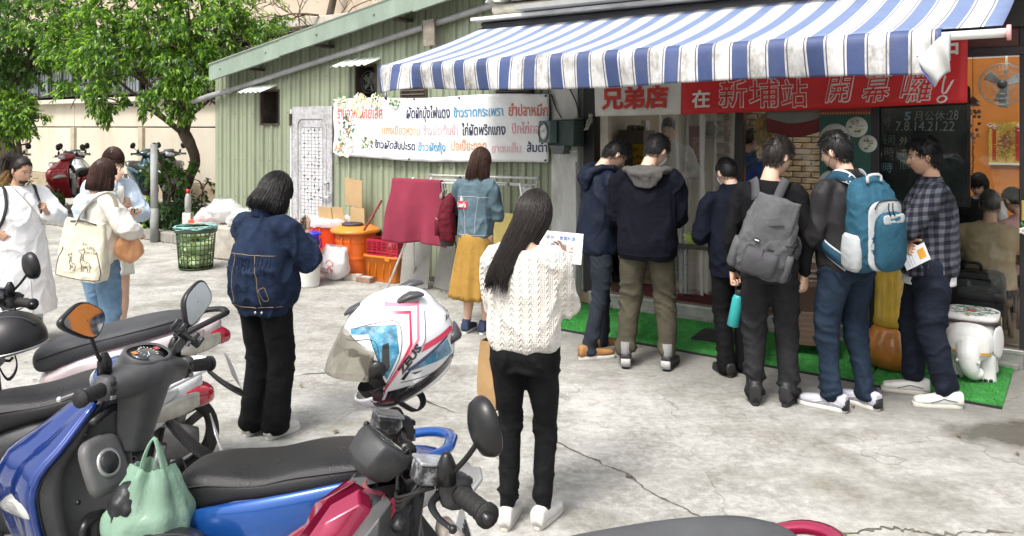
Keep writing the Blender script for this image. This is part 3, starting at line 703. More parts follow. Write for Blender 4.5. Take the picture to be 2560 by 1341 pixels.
# red opening banner
rb=thing('opening_banner','red banner with outlined white Chinese characters hung under the awning','banner',at(0,.2,1.87),RZ)
RW=3.14;red_m=M('red_vinyl',(.64,.022,.026),.5,var=.1,vs=3);wh_m=M('banner_white',(.68,.67,.64),.55,var=.08,vs=4,dirt=(.4,.39,.36),ds=3)
def rby(x,z):return-.02*math.sin(x*2.6+z*3)-.010*math.sin(x*7+2*z)-.006*math.sin(x*15-6*z)
def rbz(x):return .08*x/RW-.012*np.sin(PI*x/RW)
xsplit=.89
for nm,m_,x0,x1 in(('white_end',wh_m,0,xsplit),('red_field',red_m,xsplit,RW)):
 mb=MB();mb.grid(lambda a,b:(x0+(x1-x0)*a,rby(x0+(x1-x0)*a,b*.5),b*.49+rbz(x0+(x1-x0)*a)),40,12);mb.build(nm,m_,rb,solid=.003)
def han(s,px0,px1,py0,py1,mat,outline=None,shear=0.,bold=.018,ob=.05):
 u0,z1=onfront(px0,py0,.2);u1,z0=onfront(px1,py1,.2);za=(z0-1.87);w,h=u1-u0,z1-z0
 for nm,mt,bo,off in((('outline',outline,0,.006),)if outline else())+(('lettering',mat,bold,.011),):
  V,F=text_mesh(s,1.0,bold=bo,shear=shear,stroke=ob if nm=='outline' else 0.)
  lo,hi=(text_mesh(s,1.0,bold=bold,shear=shear)[0][:,:2]).min(0),(text_mesh(s,1.0,bold=bold,shear=shear)[0][:,:2]).max(0)
  X=u0+(V[:,0]-lo[0])*w/(hi[0]-lo[0]);Z=za+(V[:,1]-lo[1])*h/(hi[1]-lo[1]);sl=rbz(X)-rbz((u0+u1)/2)
  Y=-.020*np.sin(X*2.6+Z*3)-.010*np.sin(X*7+2*Z)-.006*np.sin(X*15-6*Z)-off-np.where(V[:,2]>0,.0015,0)
  mb=MB();mb.add(np.stack([X,Y,Z+sl],1),F,0,False);mb.build(nm,mt,rb)
rtx=M('red_lettering',(.55,.035,.025),.5);wtx=M('white_lettering',(.78,.77,.73),.5);dred=M('deep_red_lettering',(.64,.022,.026),.5)
han('兄弟店',1508,1672,218,274,rtx,bold=.04);han('在',1733,1776,226,270,wtx,bold=.025)
for ch_,xa,xb in(('新',1798,1864),('埔',1872,1946),('站',1954,2018)):han(ch_,xa,xb,200,268,dred,wtx,bold=.004,ob=.045)
for ch_,xa,xb in(('開',2064,2138),('幕',2156,2232),('囉',2252,2340),('!',2348,2384)):han(ch_,xa,xb,182,254,dred,wtx,shear=.25,bold=.0,ob=.040)
han('中',2352,2396,100,152,wtx,bold=.03)
mb=MB();rr=random.Random(2)
for k in range(16):mb.tube([(0,-.02,.02),(rr.uniform(-.04,.0),-.02+rr.uniform(-.02,.02),-.05),(rr.uniform(-.09,-.02),-.02,rr.uniform(-.14,-.08))],.006,5)
mb.ball((-.01,-.02,.01),.022);mb.build('tie_cord',M('frayed_cord',(.30,.29,.26),.9),rb,loc=(-.03,0,0))
# ================================================================ BEIGE PANEL BUILDING beyond
bm_=M('beige_wall_panel',(.56,.505,.41),.75,var=.08,vs=1.4,dirt=(.40,.33,.22),ds=1.3,da=.55,stretch=(1,1,.25),rnd=.05)
bb=thing('panel_building','tall building of stained beige wall panels behind the parked scooters','building',at(0,-4.0),RZ)
B0,B1=-60.0,-6.0
edges=[-60,-54,-48,-42,-37,-32,-27,-24.4,-21.9]+[onfront(px,400,-4)[0]for px in(187,357,560)]+[-10.0,-8.0,-6.0]
for i in range(len(edges)-1):
 a,b=edges[i],edges[i+1];c=(a+b)/2
 part('lower_panel',bm_,[((c,.06,1.08),(b-a-.10,.12,1.30))],bb,.01)
 part('upper_panel',bm_,[((c,.05,2.08),(b-a-.02,.12,.64))],bb,.01)
 part('plinth',M('stained_plinth',(.36,.29,.20),.85,var=.25,vs=2,dirt=(.17,.15,.10),ds=3),[((c,.04,.21),(b-a,.16,.42))],bb,.01)
 part('pilaster',M('tan_pilaster',(.42,.37,.28),.8,var=.15,dirt=(.25,.21,.14)),[((a,.0,1.08),(.20,.16,1.32))],bb,.01)
 for j in range(2):
  w0=a+(b-a)*(.04+.48*j);w1=a+(b-a)*(.48+.48*j)
  f=part('window',M('dark_window_frame',(.05,.05,.055),.5),[(((w0+w1)/2,.02,2.62),(w1-w0,.06,.05)),(((w0+w1)/2,.02,3.5),(w1-w0,.06,.05)),((w0+.025,.02,3.06),(.05,.06,.88)),((w1-.025,.02,3.06),(.05,.06,.88)),(((w0+w1)/2,.02,3.06),(.05,.06,.86))],bb,.005)
  part('pane',M('grey_pane',(.26,.30,.32),.08,var=.15,vs=2,spec=.8),[(((w0+w1)/2,.05,3.06),(w1-w0-.06,.01,.86))],f,0)
  mb=MB()
  for x in np.arange(w0+.10,w1-.05,.13):mb.box((x,-.05,3.06),(.018,.018,.92))
  stuff(mb.build('window_bars',M('bar_grey',(.12,.12,.12),.5),f))
part('sill',M('pale_sill',(.56,.52,.44),.75,var=.1,dirt=(.3,.27,.2),ds=3),[(((B0+B1)/2,-.05,2.45),(B1-B0,.32,.12))],bb,.01)
part('upper_wall',M('upper_beige_wall',(.50,.415,.33),.8,var=.1,vs=2,dirt=(.33,.27,.20),ds=1,da=.5),[(((B0+B1)/2+1.5,.12,6.3),(B1-B0+3,.2,5.0))],bb,.01)
part('ledge',M('pale_ledge',(.52,.48,.42),.75,dirt=(.3,.27,.22)),[(((B0+B1)/2+1.5,-.15,3.85),(B1-B0+3,.55,.16))],bb,.01)
part('backing_wall',dark_m,[(((B0+B1)/2,.3,3.0),(B1-B0,.05,2.4))],bb,0)
# ================================================================ KERB and planting bed
kerb_m=M('kerb_concrete',(.27,.26,.23),.85,var=.25,vs=8,dirt=(.12,.12,.08),ds=4,bump=.4,bs=40)
kb=thing('kerb','low mossy concrete kerb edging the planting bed beside the shed','kerb',at(-6.5,0),RZ)
u=-6.72
while u>-12.5:
 mb=MB();mb.box((u-.31+6.5,-.05,.08),(.60,.16,.16),rot=(0,random.uniform(-.01,.01),random.uniform(-.01,.01)));mb.build('kerb_stone',kerb_m,kb,bevel=.015);u-=.615
soil=MB();soil.grid(lambda a,b:(-6.75-7*a+6.5*0,.02+1.5*b,.10+.03*math.sin(a*30)*math.sin(b*9)),40,10)
so=soil.build('planting_bed',M('bed_soil',(.075,.062,.043),.95,var=.4,vs=12,bump=.7,bs=50),solid=.05);so.location=at(0,0);so.rotation_euler.z=RZ;struct(so)
pole=thing('grey_pole','grey painted metal pole standing in front of the kerb','pole',onground(386,606),0)
mb=MB();mb.tube([(0,0,0),(0,0,.52)],.062,16);mb.build('pole_base',M('pole_grey_lower',(.24,.25,.24),.6,var=.2,vs=7,dirt=(.15,.11,.07)),pole)
mb=MB();mb.tube([(0,0,.50),(-.005,0,1.50)],.054,16);mb.build('pole_tube',M('pole_grey',(.42,.43,.44),.5,var=.12,vs=7,dirt=(.25,.22,.18)),pole)
# ================================================================ PEOPLE (helpers)
skin_l=M('skin_light',(.62,.40,.29),.5,var=.06,vs=18,spec=.4,bump=.08,bs=200)
skin_m=M('skin_tan',(.50,.30,.20),.5,var=.07,vs=18,spec=.4,bump=.08,bs=200)
lip_m=M('lips',(.46,.19,.16),.45,var=.05);white_eye=M('eye_white',(.72,.70,.68),.25);iris_m=M('iris',(.02,.013,.01),.15)
brow_m=M('brow',(.03,.022,.018),.8)
def hairmat(name,col,rough=.5):
 m,nt,ns,L,p=nodemat(name);gi=ns.new('ShaderNodeNewGeometry');mr=ns.new('ShaderNodeMapRange')
 mr.inputs[3].default_value=.6;mr.inputs[4].default_value=1.35;L.new(gi.outputs['Random Per Island'],mr.inputs[0])
 mu=ns.new('ShaderNodeVectorMath');mu.operation='SCALE';mu.inputs[0].default_value=col;L.new(mr.outputs[0],mu.inputs['Scale']);L.new(mu.outputs[0],p.inputs['Base Color'])
 p.inputs['Roughness'].default_value=rough;p.inputs['Specular IOR Level'].default_value=.35;return m
hair_black=hairmat('hair_black',(.0065,.006,.006));hair_brown=hairmat('hair_brown',(.046,.019,.012));hair_dark=hairmat('hair_dark_brown',(.016,.011,.009))
hair_blond=hairmat('hair_blond_tips',(.42,.25,.10));hair_grey=hairmat('hair_grey',(.06,.055,.05))
def ik(S,W,l1,l2,pole):
 S,W=np.array(S,float),np.array(W,float);d=W-S;L=np.linalg.norm(d);L2=min(L,(l1+l2)*.995);d=d/(L+1e-9);W=S+d*L2
 a=(l1*l1-l2*l2+L2*L2)/(2*L2);h=math.sqrt(max(0,l1*l1-a*a));p=np.array(pole,float);p=p-d*(p@d);p/=np.linalg.norm(p)+1e-9
 return S+d*a+p*h,W
EA,EB,EC=.074,.094,.117
def head_shape(d):
 x,y,z=d[:,0]*EA,d[:,1]*EB,d[:,2]*EC;t=np.clip(-d[:,2],0,1)
 fr=np.clip(d[:,1]*3,0,1)
 x=x*(1-.26*t**1.4)*(1+.04*np.clip(d[:,2],0,1))
 y=np.where(d[:,1]<0,y*(1-.42*t**1.2),y*(1-.04*t)+.010*t**2)
 nose=np.exp(-(x/.0105)**2)*np.where(z>-.030,np.exp(-((z+.030)/.030)**2),np.exp(-((z+.030)/.008)**2));y=y+fr*.021*nose
 alar=np.exp(-((np.abs(x)-.012)/.006)**2-((z+.030)/.007)**2);y=y+fr*.006*alar
 eye=np.exp(-((np.abs(x)-.031)/.017)**2-((z-.004)/.011)**2);y=y-fr*.008*eye
 br=np.exp(-((np.abs(x)-.028)/.022)**2-((z-.024)/.008)**2);y=y+fr*.003*br
 lp=np.exp(-(x/.021)**4)*(np.exp(-((z+.056)/.0055)**2)+np.exp(-((z+.068)/.006)**2));y=y+fr*.0055*lp
 ml=np.exp(-(x/.020)**4-((z+.062)/.0028)**2);y=y-fr*.003*ml
 ch=np.exp(-(x/.02)**2-((z+.096)/.014)**2);y=y+fr*.006*ch
 ck=np.exp(-((np.abs(x)-.04)/.02)**2-((z+.028)/.022)**2);y=y+fr*.004*ck
 return np.stack([x,y,z],1)
def sphere_dirs(nu,nv):
 th=np.linspace(0,PI,nv+1)[1:-1];ph=np.linspace(0,2*PI,nu,endpoint=False)+PI/2
 return np.array([(math.sin(t)*math.cos(p),math.sin(t)*math.sin(p),-math.cos(t))for t in th for p in ph])
def head_mesh(full=True):
 nu,nv=(64,56)if full else(32,28)
 d=sphere_dirs(nu,nv);V=head_shape(d);rings=V.reshape(nv-1,nu,3);V,F=loft(list(rings),True)
 mats=[]
 for f in F:
  c=np.mean([V[i]for i in f],0)
  mats.append(1 if c[1]>.06 and abs(c[0])<.0215*(1-abs((c[2]+.062)/.012)**2*.6 if abs(c[2]+.062)<.012 else 0)else 0)
 return V,F,mats
def hair_thr(c,kind):
 if kind=='short':return np.interp(c,[-1,-.3,.1,.5,.8,1],[-.58,-.40,.02,.22,.50,.56])
 return np.interp(c,[-1,0,.35,.6,1],[-.75,-.45,.1,.45,.55])
def hair_shell(kind,vol,seed,nu=40,nv=30):
 d=sphere_dirs(nu,nv);c=d[:,1]/(np.hypot(d[:,0],d[:,1])+1e-6)
 m=np.clip((d[:,2]-hair_thr(c,kind))/.16,0,1);top=np.clip(d[:,2],0,1)
 n=vnoise(d*5,seed)*.022+vnoise(d*11,seed+1)*.014
 s=.90+m*(.13+vol*(.35+.65*top)+n);H_=head_shape(d);V=H_*s[:,None]
 return loft(list(V.reshape(nv-1,nu,3)),True)
def strands(paths,r0,r1=None):
 """K strands x S points -> thin three-sided hairs"""
 K,S,_=paths.shape;r1=r0*.35 if r1 is None else r1
 T=np.gradient(paths,axis=1);T/=np.linalg.norm(T,axis=2,keepdims=True)+1e-9
 ref=np.array([.31,.17,.93]);A=np.cross(T,ref);A/=np.linalg.norm(A,axis=2,keepdims=True)+1e-9;B=np.cross(T,A)
 rad=np.linspace(1,0,S)**.6;rad=(r1+(r0-r1)*rad)[None,:,None]
 V=np.stack([paths+rad*(A*math.cos(a)+B*math.sin(a))for a in(0,2.094,4.188)],2).reshape(-1,3)
 k=np.arange(K)[:,None,None]*(S*3);s=np.arange(S-1)[None,:,None]*3;j=np.arange(3)[None,None,:];j2=(j+1)%3
 F=np.stack([k+s+j,k+s+j2,k+s+3+j2,k+s+3+j],-1).reshape(-1,4)
 return V,F
def short_hair(seed,n=1400,L=.032,top=1.0,comb=(0,.3,-.2),vol=.18):
 rng=np.random.default_rng(seed);d=rng.normal(size=(n*4,3));d/=np.linalg.norm(d,axis=1)[:,None]
 c=d[:,1]/(np.hypot(d[:,0],d[:,1])+1e-6);d=d[d[:,2]>hair_thr(c,'short')-.03][:n]
 t=np.clip(d[:,2],0,1);r=d*np.array([EA,EB,EC])*(1.02+vol*(.35+.65*t)[:,None]*.8)
 r[:,1]=np.where((d[:,1]<0)&(d[:,2]<0),r[:,1]*(1-.30*np.clip(-d[:,2],0,1)**1.2),r[:,1])
 cl=vnoise(d*6,seed)[:,None];cl2=vnoise(d*6+7,seed+3)[:,None]
 g=d*.34+np.array(comb)+np.concatenate([cl,cl2,cl*0],1)*.7+rng.normal(size=d.shape)*.22
 down=np.clip(1-t*1.6,0,1)[:,None];g=g*(1-.6*down)+np.array([0,-.2,-1.0])*down*.8
 g/=np.linalg.norm(g,axis=1)[:,None];ln=L*(.35+.65*t*top)*rng.uniform(.7,1.25,len(d));S=5
 k=np.linspace(0,1,S)[None,:,None];P=r[:,None,:]+g[:,None,:]*ln[:,None,None]*k+np.array([0,0,-1.])*(ln[:,None,None]*.45*k*k)
 return strands(P,.0018)
def long_hair(seed,n,zend,rlow,face=.55,bangs=True,curl=0.,back=0.,S=14,vol=1.0,part=0.0,endvar=.012,sidecut=None):
 """hair that follows the skull, then falls to zend (head frame, metres); rlow = how far from the axis it hangs"""
 rng=np.random.default_rng(seed);ph=rng.uniform(-PI,PI,n);zz=rng.uniform(.05,.99,n);th0=np.arccos(zz)
 fx,fy=np.sin(ph),np.cos(ph)
 front=fy>face
 k=np.linspace(0,1,S);P=np.zeros((n,S,3));q=rng.uniform(0,1,n)
 zstop=np.where(front,(.035 if bangs else .07)+rng.normal(0,.006,n),zend+rng.normal(0,endvar,n))
 if sidecut is not None:zstop=np.where((~front)&(fy>.1),np.maximum(zstop,sidecut+rng.normal(0,.01,n)),zstop)
 lay=1.05+.15*q*vol
 cl=vnoise(np.stack([fx*4,fy*4,ph*0],1),seed)*.006
 for i,t in enumerate(k):
  arc=np.where(front,1.25,1.62);th=th0+(arc-th0)*np.minimum(1,t/.38)
  x=EA*lay*np.sin(th)*fx;y=EB*lay*np.sin(th)*fy;z=EC*lay*np.cos(th)
  f=np.clip((t-.38)/.62,0,1)
  z0=EC*lay*np.cos(arc);zf=np.where(zstop<z0,z0+(zstop-z0)*f,z)
  w=np.where(front,.94,1+(rlow*(.75+.3*q)-1)*np.minimum(1,f*1.3)-curl*np.clip(f-.55,0,1)**2*4)
  P[:,i,0]=x*np.where(f>0,w,1)+cl*f*3+rng.normal(0,.0012,n);P[:,i,1]=y*np.where(f>0,w,1)-back*f;P[:,i,2]=np.where(f>0,zf,z)
 return strands(P,.0021,.0010)
def hand_mesh(curl=(.35,.4,.3),thumb=.3,spread=.06,side=1,grip=None):
 """right hand: fingers along +y, palm towards -z, thumb at -x; mirrored for the left"""
 parts=[]
 rg=[ring((0,y,z),w,t,(1,0,0),(0,0,1),12,2.6)for y,w,t,z in((-.03,.027,.021,0),(-.005,.028,.019,0),(.02,.036,.017,-.001),(.05,.042,.015,-.002),(.078,.042,.013,-.001),(.09,.038,.010,-.001))]
 parts.append(loft(rg))
 for i,(x,L)in enumerate(((-.031,.070),(-.0105,.078),(.0105,.072),(.030,.057))):
  p=np.array([x,.072,.000]);ang=0;pts=[p.copy()];sp=(i-1.5)*spread
  for seg,fr in enumerate((.25,.42,.30,.24)):
   if seg:ang+=curl[seg-1]*(1+.12*i)
   dv=np.array([math.sin(sp),math.cos(sp)*math.cos(ang),-math.sin(ang)]);p=p+dv*L*fr*(1.05 if seg else .6);pts.append(p.copy())
  parts.append(limb(spline(pts,9),np.linspace(.0095,.0068,9),8))
 p=np.array([-.026,.012,-.006]);pts=[p];d=np.array([-.62,.70,-.30]);d/=np.linalg.norm(d)
 for L,tw in((.038,0),(.034,thumb),(.028,thumb)):
  d=d+np.array([.7,.25,-.5])*tw;d/=np.linalg.norm(d);p=p+d*L;pts.append(p)
 parts.append(limb(spline(pts,9),np.linspace(.014,.0085,9),9))
 mb=MB()
 for V,F in parts:
  V=V.copy()
  if side<0:V[:,0]*=-1;F=[f[::-1]for f in F]
  mb.add(V,F)
 return mb
def basis(y,z):
 y=np.array(y,float);y/=np.linalg.norm(y);z=np.array(z,float);z=z-y*(z@y);z/=np.linalg.norm(z)+1e-9;x=np.cross(y,z)
 return Matrix(((x[0],y[0],z[0],0),(x[1],y[1],z[1],0),(x[2],y[2],z[2],0),(0,0,0,1)))
def fold_top(V,F,A,seed,lo=(6,6,4),hi=(11,11,5.5)):
 N=vnormals(V,F);n1=vnoise(V*np.array(lo),seed);D=V@np.array([[.8,.35,-.5],[-.3,.9,.2],[.5,-.1,.85]]);n2=vnoise(D*np.array(hi)+n1[:,None]*.9,seed+1);n3=vnoise(D*np.array(hi)*2.1+n2[:,None]*.7,seed+5)
 return V+N*(A*(.9*n1+1.6*((1-np.abs(n2))**3-.35)+.16*((1-np.abs(n3))**3-.35)))[:,None]
def fold_leg(V,F,A,seed,zs=((.12,.10,1.),(.48,.10,.8),(.80,.08,.7))):
 N=vnormals(V,F);w=.22+sum(a*np.exp(-((V[:,2]-z)/s)**2)for z,s,a in zs)
 n0=vnoise(V*np.array([9,9,5]),seed);n1=vnoise(V*np.array([6,6,15])+np.stack([n0*0,n0*0,n0*1.3+V[:,0]*7+V[:,1]*4],1),seed+1)
 n2=vnoise(V*np.array([10,10,13]),seed+2)
 n3=vnoise(V*np.array([13,13,40])+n1[:,None]*.6,seed+4)
 return V+N*(A*w*(2.1*((1-np.abs(n1))**2.5-.35)+.6*n2+.25*((1-np.abs(n3))**2.5-.35)))[:,None]
def shoe(root,s,ankle,yaw,upper,sole,L=.27,high=False,boot=0,stripe=None,name='shoe',toecap=None,sock=None,heel=None):
 """one shoe under an ankle (canonical coordinates), pointing along yaw (0 = figure's forward)"""
 k=L/.27;mb=MB()
 prof=[(-.084,.030,.030,.074),(-.081,.035,.038,.082),(-.066,.037,.042,.088),(-.04,.037,.046,.090),(-.005,.036,.047,.078),(.04,.041,.044,.070),(.09,.046,.034,.055),(.135,.046,.027,.046),(.168,.037,.020,.040),(.184,.024,.012,.030)]
 if boot:prof=[(y,w,a,h+(boot if y<.01 else boot*.4 if y<.05 else 0))for y,w,a,h in prof]
 rg=[]
 for y,w,a,h in prof:rg.append(ring((0,y*k,.022+h/2),w*1.03,h/2,(1,0,0),(0,0,1),16,3.2))
 mb.loft(rg,True)
 if high or boot:mb.loft([ring((0,-.035*k,z),.037,.045,n=14)for z in(.06,.10,.125+boot)],True)
 o=mb.build(name,upper,root)
 m2=MB();m2.loft([ring((0,.055*k,z),1,1,n=22)*0+np.array([(x*ww,y*k,z)for x,y in SOLE])for z,ww in((0,.94),(.006,1.0),(.024,1.02),(.028,.97))],True)
 so=m2.build('sole',sole,o)
 if heel:
  hp=MB();hp.loft([ring((0,(-.062-.025)*k+.012,z),.036,.020,n=16,e=3)for z in(.020,.05,.075)],True);hp.build('heel_patch',heel,o)
 if stripe:
  for sd in(-1,1):
   m3=MB();P=[(sd*w,y*k,z)for y,w,z in((-.045,.036,.05),(0,.0385,.058),(.03,.041,.064),(.06,.044,.052),(.10,.0465,.040))]
   m3.tube(spline(P,10),.0045,6,flat=.5);m3.build('side_stripe',stripe,o)
 if sock:
  m4=MB();m4.loft([ring((0,-.035*k,z),.036,.042,n=14)for z in(.07,.12,.19)],True);m4.build('sock',sock,o)
 lc=MB()
 for q in range(4):lc.tube([(-.018,(.035+.017*q)*k,.082-.009*q+(boot*.5)),(0,(.042+.017*q)*k,.088-.0095*q+boot*.5),(.018,(.035+.017*q)*k,.082-.009*q+boot*.5)],.0028,5)
 stuff(lc.build('laces',upper if toecap is None else toecap,o))
 o.location=np.array(ankle)*np.array([1,1,0])*s;o.scale=(s,)*3;o.rotation_euler=(0,0,yaw);return o
_a=np.linspace(0,2*PI,22,endpoint=False)
SOLE=[((.037+.010*math.sin((math.sin(a)+.2)*1.4))*math.copysign(abs(math.cos(a))**.42,math.cos(a)),.055+.140*math.copysign(abs(math.sin(a))**.75,math.sin(a)))for a in _a]
class Person:
 """one standing (or seated) figure: continuous body mesh, hair, clothes and shoes as its children"""
 def __init__(s,label,loc,face,h,sex='m',lean=0,pitch=0,yaw=0,wr=None,wl=None,pr=None,pl=None,hr=None,hl=None,feet=None,skin=None,build=1.0,drop=0,bare_legs=False,bare_arms=False,fine=True,seed=0,knees=None,sit=False,tilt=0,group=None,hscale=1.0,shift=0.):
  s.s=h/1.72;s.lean=lean;s.build=build;s.sex=sex;s.seed=seed;s.drop=drop;s.fine=fine;s.face=face
  s.shr=.185*build if sex=='m' else .160*build
  s.shoulder={1:s.up((s.shr,-.01,1.372)),-1:s.up((-s.shr,-.01,1.372))}
  s.arm={}
  for sd,w,p in((1,wr,pr),(-1,wl,pl)):
   w=w if w is not None else(sd*(s.shr+.055),.03,.86);p=p if p is not None else(sd*.6,-.7,-.5)
   E,W=ik(s.shoulder[sd],np.array(w,float)-[0,0,drop],.29,.25,p);s.arm[sd]=(E,W)
  s.leg={}
  feet=feet or{1:(.10,0,-.12),-1:(-.10,0,.12)};s.feet=feet
  for sd in(1,-1):
   x,y,a=feet[sd];A=np.array([x,y-.01,.09]);H=np.array([sd*.088*build,0,.91-drop])
   if sit:K=np.array([sd*.11,.42,.50]);A=np.array([sd*.11,.40,.09]);H[2]=.50
   else:K,A=ik(H,A,.414,.414,(math.sin(-a)*.4,1,.1)if knees is None else knees[sd])
   s.leg[sd]=(H,K,A)
  nb=s.up((0,-.02,1.46));hp=R(pitch);hy=R(yaw)
  s.Mh=Matrix.Translation(nb)@Euler((0,0,hy)).to_matrix().to_4x4()@Euler((0,R(tilt),0)).to_matrix().to_4x4()@Euler((-hp,0,0)).to_matrix().to_4x4()@Matrix.Translation((0,.032,.148))@Matrix.Scale(hscale,4)
  mb=MB();core=[]
  t=.80*build if sex=='m' else .70*build
  core.append(loft([s.upr(ring((0,y,z-drop),rx*t,ry*t,n=14))for z,rx,ry,y in((.84,.15,.10,0),(1.05,.15,.10,0),(1.25,.165,.105,0),(1.38,.15,.09,0),(1.435,.11,.07,-.01))]))
  hc=np.array(s.Mh@Vector((0,-.018,-.055)));core.append(limb([s.up((0,-.018,1.36)),nb+np.array([0,0,-.01]),(nb+hc)/2+[0,0,0],hc],[(.075,.06),.058,.053,.052]if sex=='m' else[(.065,.052),.050,.045,.044],14))
  for sd in(1,-1):
   E,W=s.arm[sd];S=s.shoulder[sd]
   core.append(limb([S*.96+E*.04,(S+E)/2,E,E*.6+W*.4,W],[.045,.043,.036,.036,.026]if sex=='m' else[.039,.037,.031,.031,.023],12))
   H,K,A=s.leg[sd]
   if bare_legs:core.append(limb([H,H*.5+K*.5,K*.95+H*.05,K*.8+A*.2,K*.6+A*.4,K*.25+A*.75,A,A-[0,0,.04]],[.085,.075,.055,.053,.058,.042,.033,.036],14))
   else:core.append(limb([H,K,A],[.06,.045,.032],10))
  if bare_legs:core.append(loft([ring((0,0,z-drop),.15,.11,n=14)for z in(.84,.95,1.0)]))
  V,F=remesh(core,.011 if bare_legs else .013,4);mb.add(V,F)
  V,F,hm=head_mesh(fine);V=xf(V,s.Mh)
  vv=mb.n;mb.add(V,F);mb.m[-len(F):]=hm
  for sd in(1,-1):
   e=MB();e.ball((0,0,0),(.010,.021,.032),10,8);e.ball((sd*.004,.004,-.002),(.008,.012,.02),8,6)
   mb.merge(e,s.Mh@Matrix.Translation((sd*.0735,-.010,-.010))@Euler((R(-12),R(sd*8),R(-sd*22))).to_matrix().to_4x4())
  s.hand={}
  for sd,hh in((1,hr),(-1,hl)):
   E,W=s.arm[sd];hh=hh or{};fd=W-E;fd/=np.linalg.norm(fd)
   d=np.array(hh.get('dir',fd),float);n_=hh.get('back',(sd*1.,.15,0));B=basis(d,n_)
   hm_=hand_mesh(hh.get('curl',(.35,.45,.35)),hh.get('thumb',.25),side=sd)
   sc=.94 if sex=='m' else .86;X=Matrix.Translation(W+np.array(d)/np.linalg.norm(d)*.018)@B@Matrix.Scale(sc,4)
   s.hand[sd]=X;mb.merge(hm_,X)
  for i in range(len(mb.V)):mb.V[i]=mb.V[i]*s.s
  o=mb.build('person',[skin or skin_l,lip_m]);s.root=o
  o.location=loc if len(loc)==3 else(loc[0],loc[1],0);o.rotation_euler=(0,0,R(face-90));tag(o,label,'person',group)
  s.MW=Matrix.Translation(o.location)@Euler((0,0,R(face-90))).to_matrix().to_4x4()@Matrix.Scale(s.s,4)
  for sd in(1,-1):
   e=MB();e.ball((0,0,0),(.0125,.0125,.0105),12,8);e.ball((0,.0075,0),(.0058,.0058,.0058),10,8,mat=1)
   me=MB();me.merge(e,s.Mh@Matrix.Translation((sd*.031,.0720,.003)));me.V=[v*s.s for v in me.V];me.build('eye',[white_eye,iris_m],o)
   lid=MB();lid.tube([(sd*x,y,z)for x,y,z in((.0175,.0865,.004),(.024,.0895,.0105),(.032,.0875,.0115),(.040,.081,.009),(.045,.076,.004))],.0016,5)
   e=MB();e.tube([(sd*x,y,z)for x,y,z in((.014,.0935,.023),(.026,.093,.029),(.038,.085,.029),(.047,.076,.024))],.0032,5,flat=.5)
   e.merge(lid);me=MB();me.merge(e,s.Mh);me.V=[v*s.s for v in me.V];me.build('eyebrow',brow_m,o)
 # -- posing
 def up(s,p):
  p=np.array(p,float)-[0,0,s.drop];a=R(s.lean);z0=.95-s.drop
  if p[2]<=z0:return p
  y,z=p[1],p[2]-z0;return np.array([p[0],y*math.cos(a)+z*math.sin(a),z0+z*math.cos(a)-y*math.sin(a)])
 def upr(s,V):
  a=R(s.lean);z0=.95-s.drop;V=np.array(V);z=V[:,2]-z0;w=np.clip(z/.12,0,1);y=V[:,1].copy();zz=np.maximum(z,0)
  V[:,1]=np.where(z>0,y*np.cos(a*w)+zz*np.sin(a*w),y);V[:,2]=np.where(z>0,z0+zz*np.cos(a*w)-y*np.sin(a*w),V[:,2]);return V
 def W(s,p):return s.MW@Vector(p)
 def add(s,name,V,F,mat,parent=None,**k):
  mb=MB();mb.add(np.array(V)*s.s,F);return mb.build(name,mat,parent or s.root,**k)
 def addmb(s,name,mb,mats,parent=None,**k):
  mb.V=[v*s.s for v in mb.V];return mb.build(name,mats,parent or s.root,**k)
 # -- clothes
 def top(s,mat,name='jacket',rings=None,sleeve=(.070,.066,.060,.054,.047,.042),reach=.98,voxel=.0115,A=.006,collar=None,extra=(),smooth=2,e=2.3,cut=1.0):
  b=s.build;dz=s.drop
  if rings is None:
   rings=[(.85,.172,.128,0),(.95,.170,.125,0),(1.05,.168,.120,0),(1.2,.182,.125,0),(1.30,.185,.122,-.005),(1.37,.165,.105,-.01),(1.42,.118,.080,-.012),(1.465,.070,.066,-.012)]if s.sex=='m' else[(.88,.165,.120,0),(.98,.155,.112,0),(1.08,.148,.108,0),(1.2,.160,.118,.005),(1.32,.168,.112,0),(1.39,.150,.095,-.01),(1.43,.10,.072,-.012),(1.455,.062,.060,-.012)]
  P=[loft([s.upr(ring((0,yo,z-dz),rx*b,ry*b,n=20,e=e))for z,rx,ry,yo in rings])]
  for sd in(1,-1):
   S=s.shoulder[sd];E,W=s.arm[sd];W2=E+(W-E)*reach
   in_=s.up((sd*.08*b,-.01,1.375));pts=spline([in_,S,(S+E)/2,E,(E+W2)/2,W2],13);r=np.interp(np.linspace(0,5,13),range(6),list(sleeve))*.92;r[:4]*=(.80,.86,.92,.97)
   P.append(limb(pts,r*(.5+.5*b),14))
  P+=list(extra);V,F=remesh(P,voxel,smooth);V=fold_top(V,F,A,s.seed*11+3)
  s.bvh=BVHTree.FromPolygons([Vector(v)for v in V],F);o=s.add(name,V,F,mat);s.top_o=o;return o
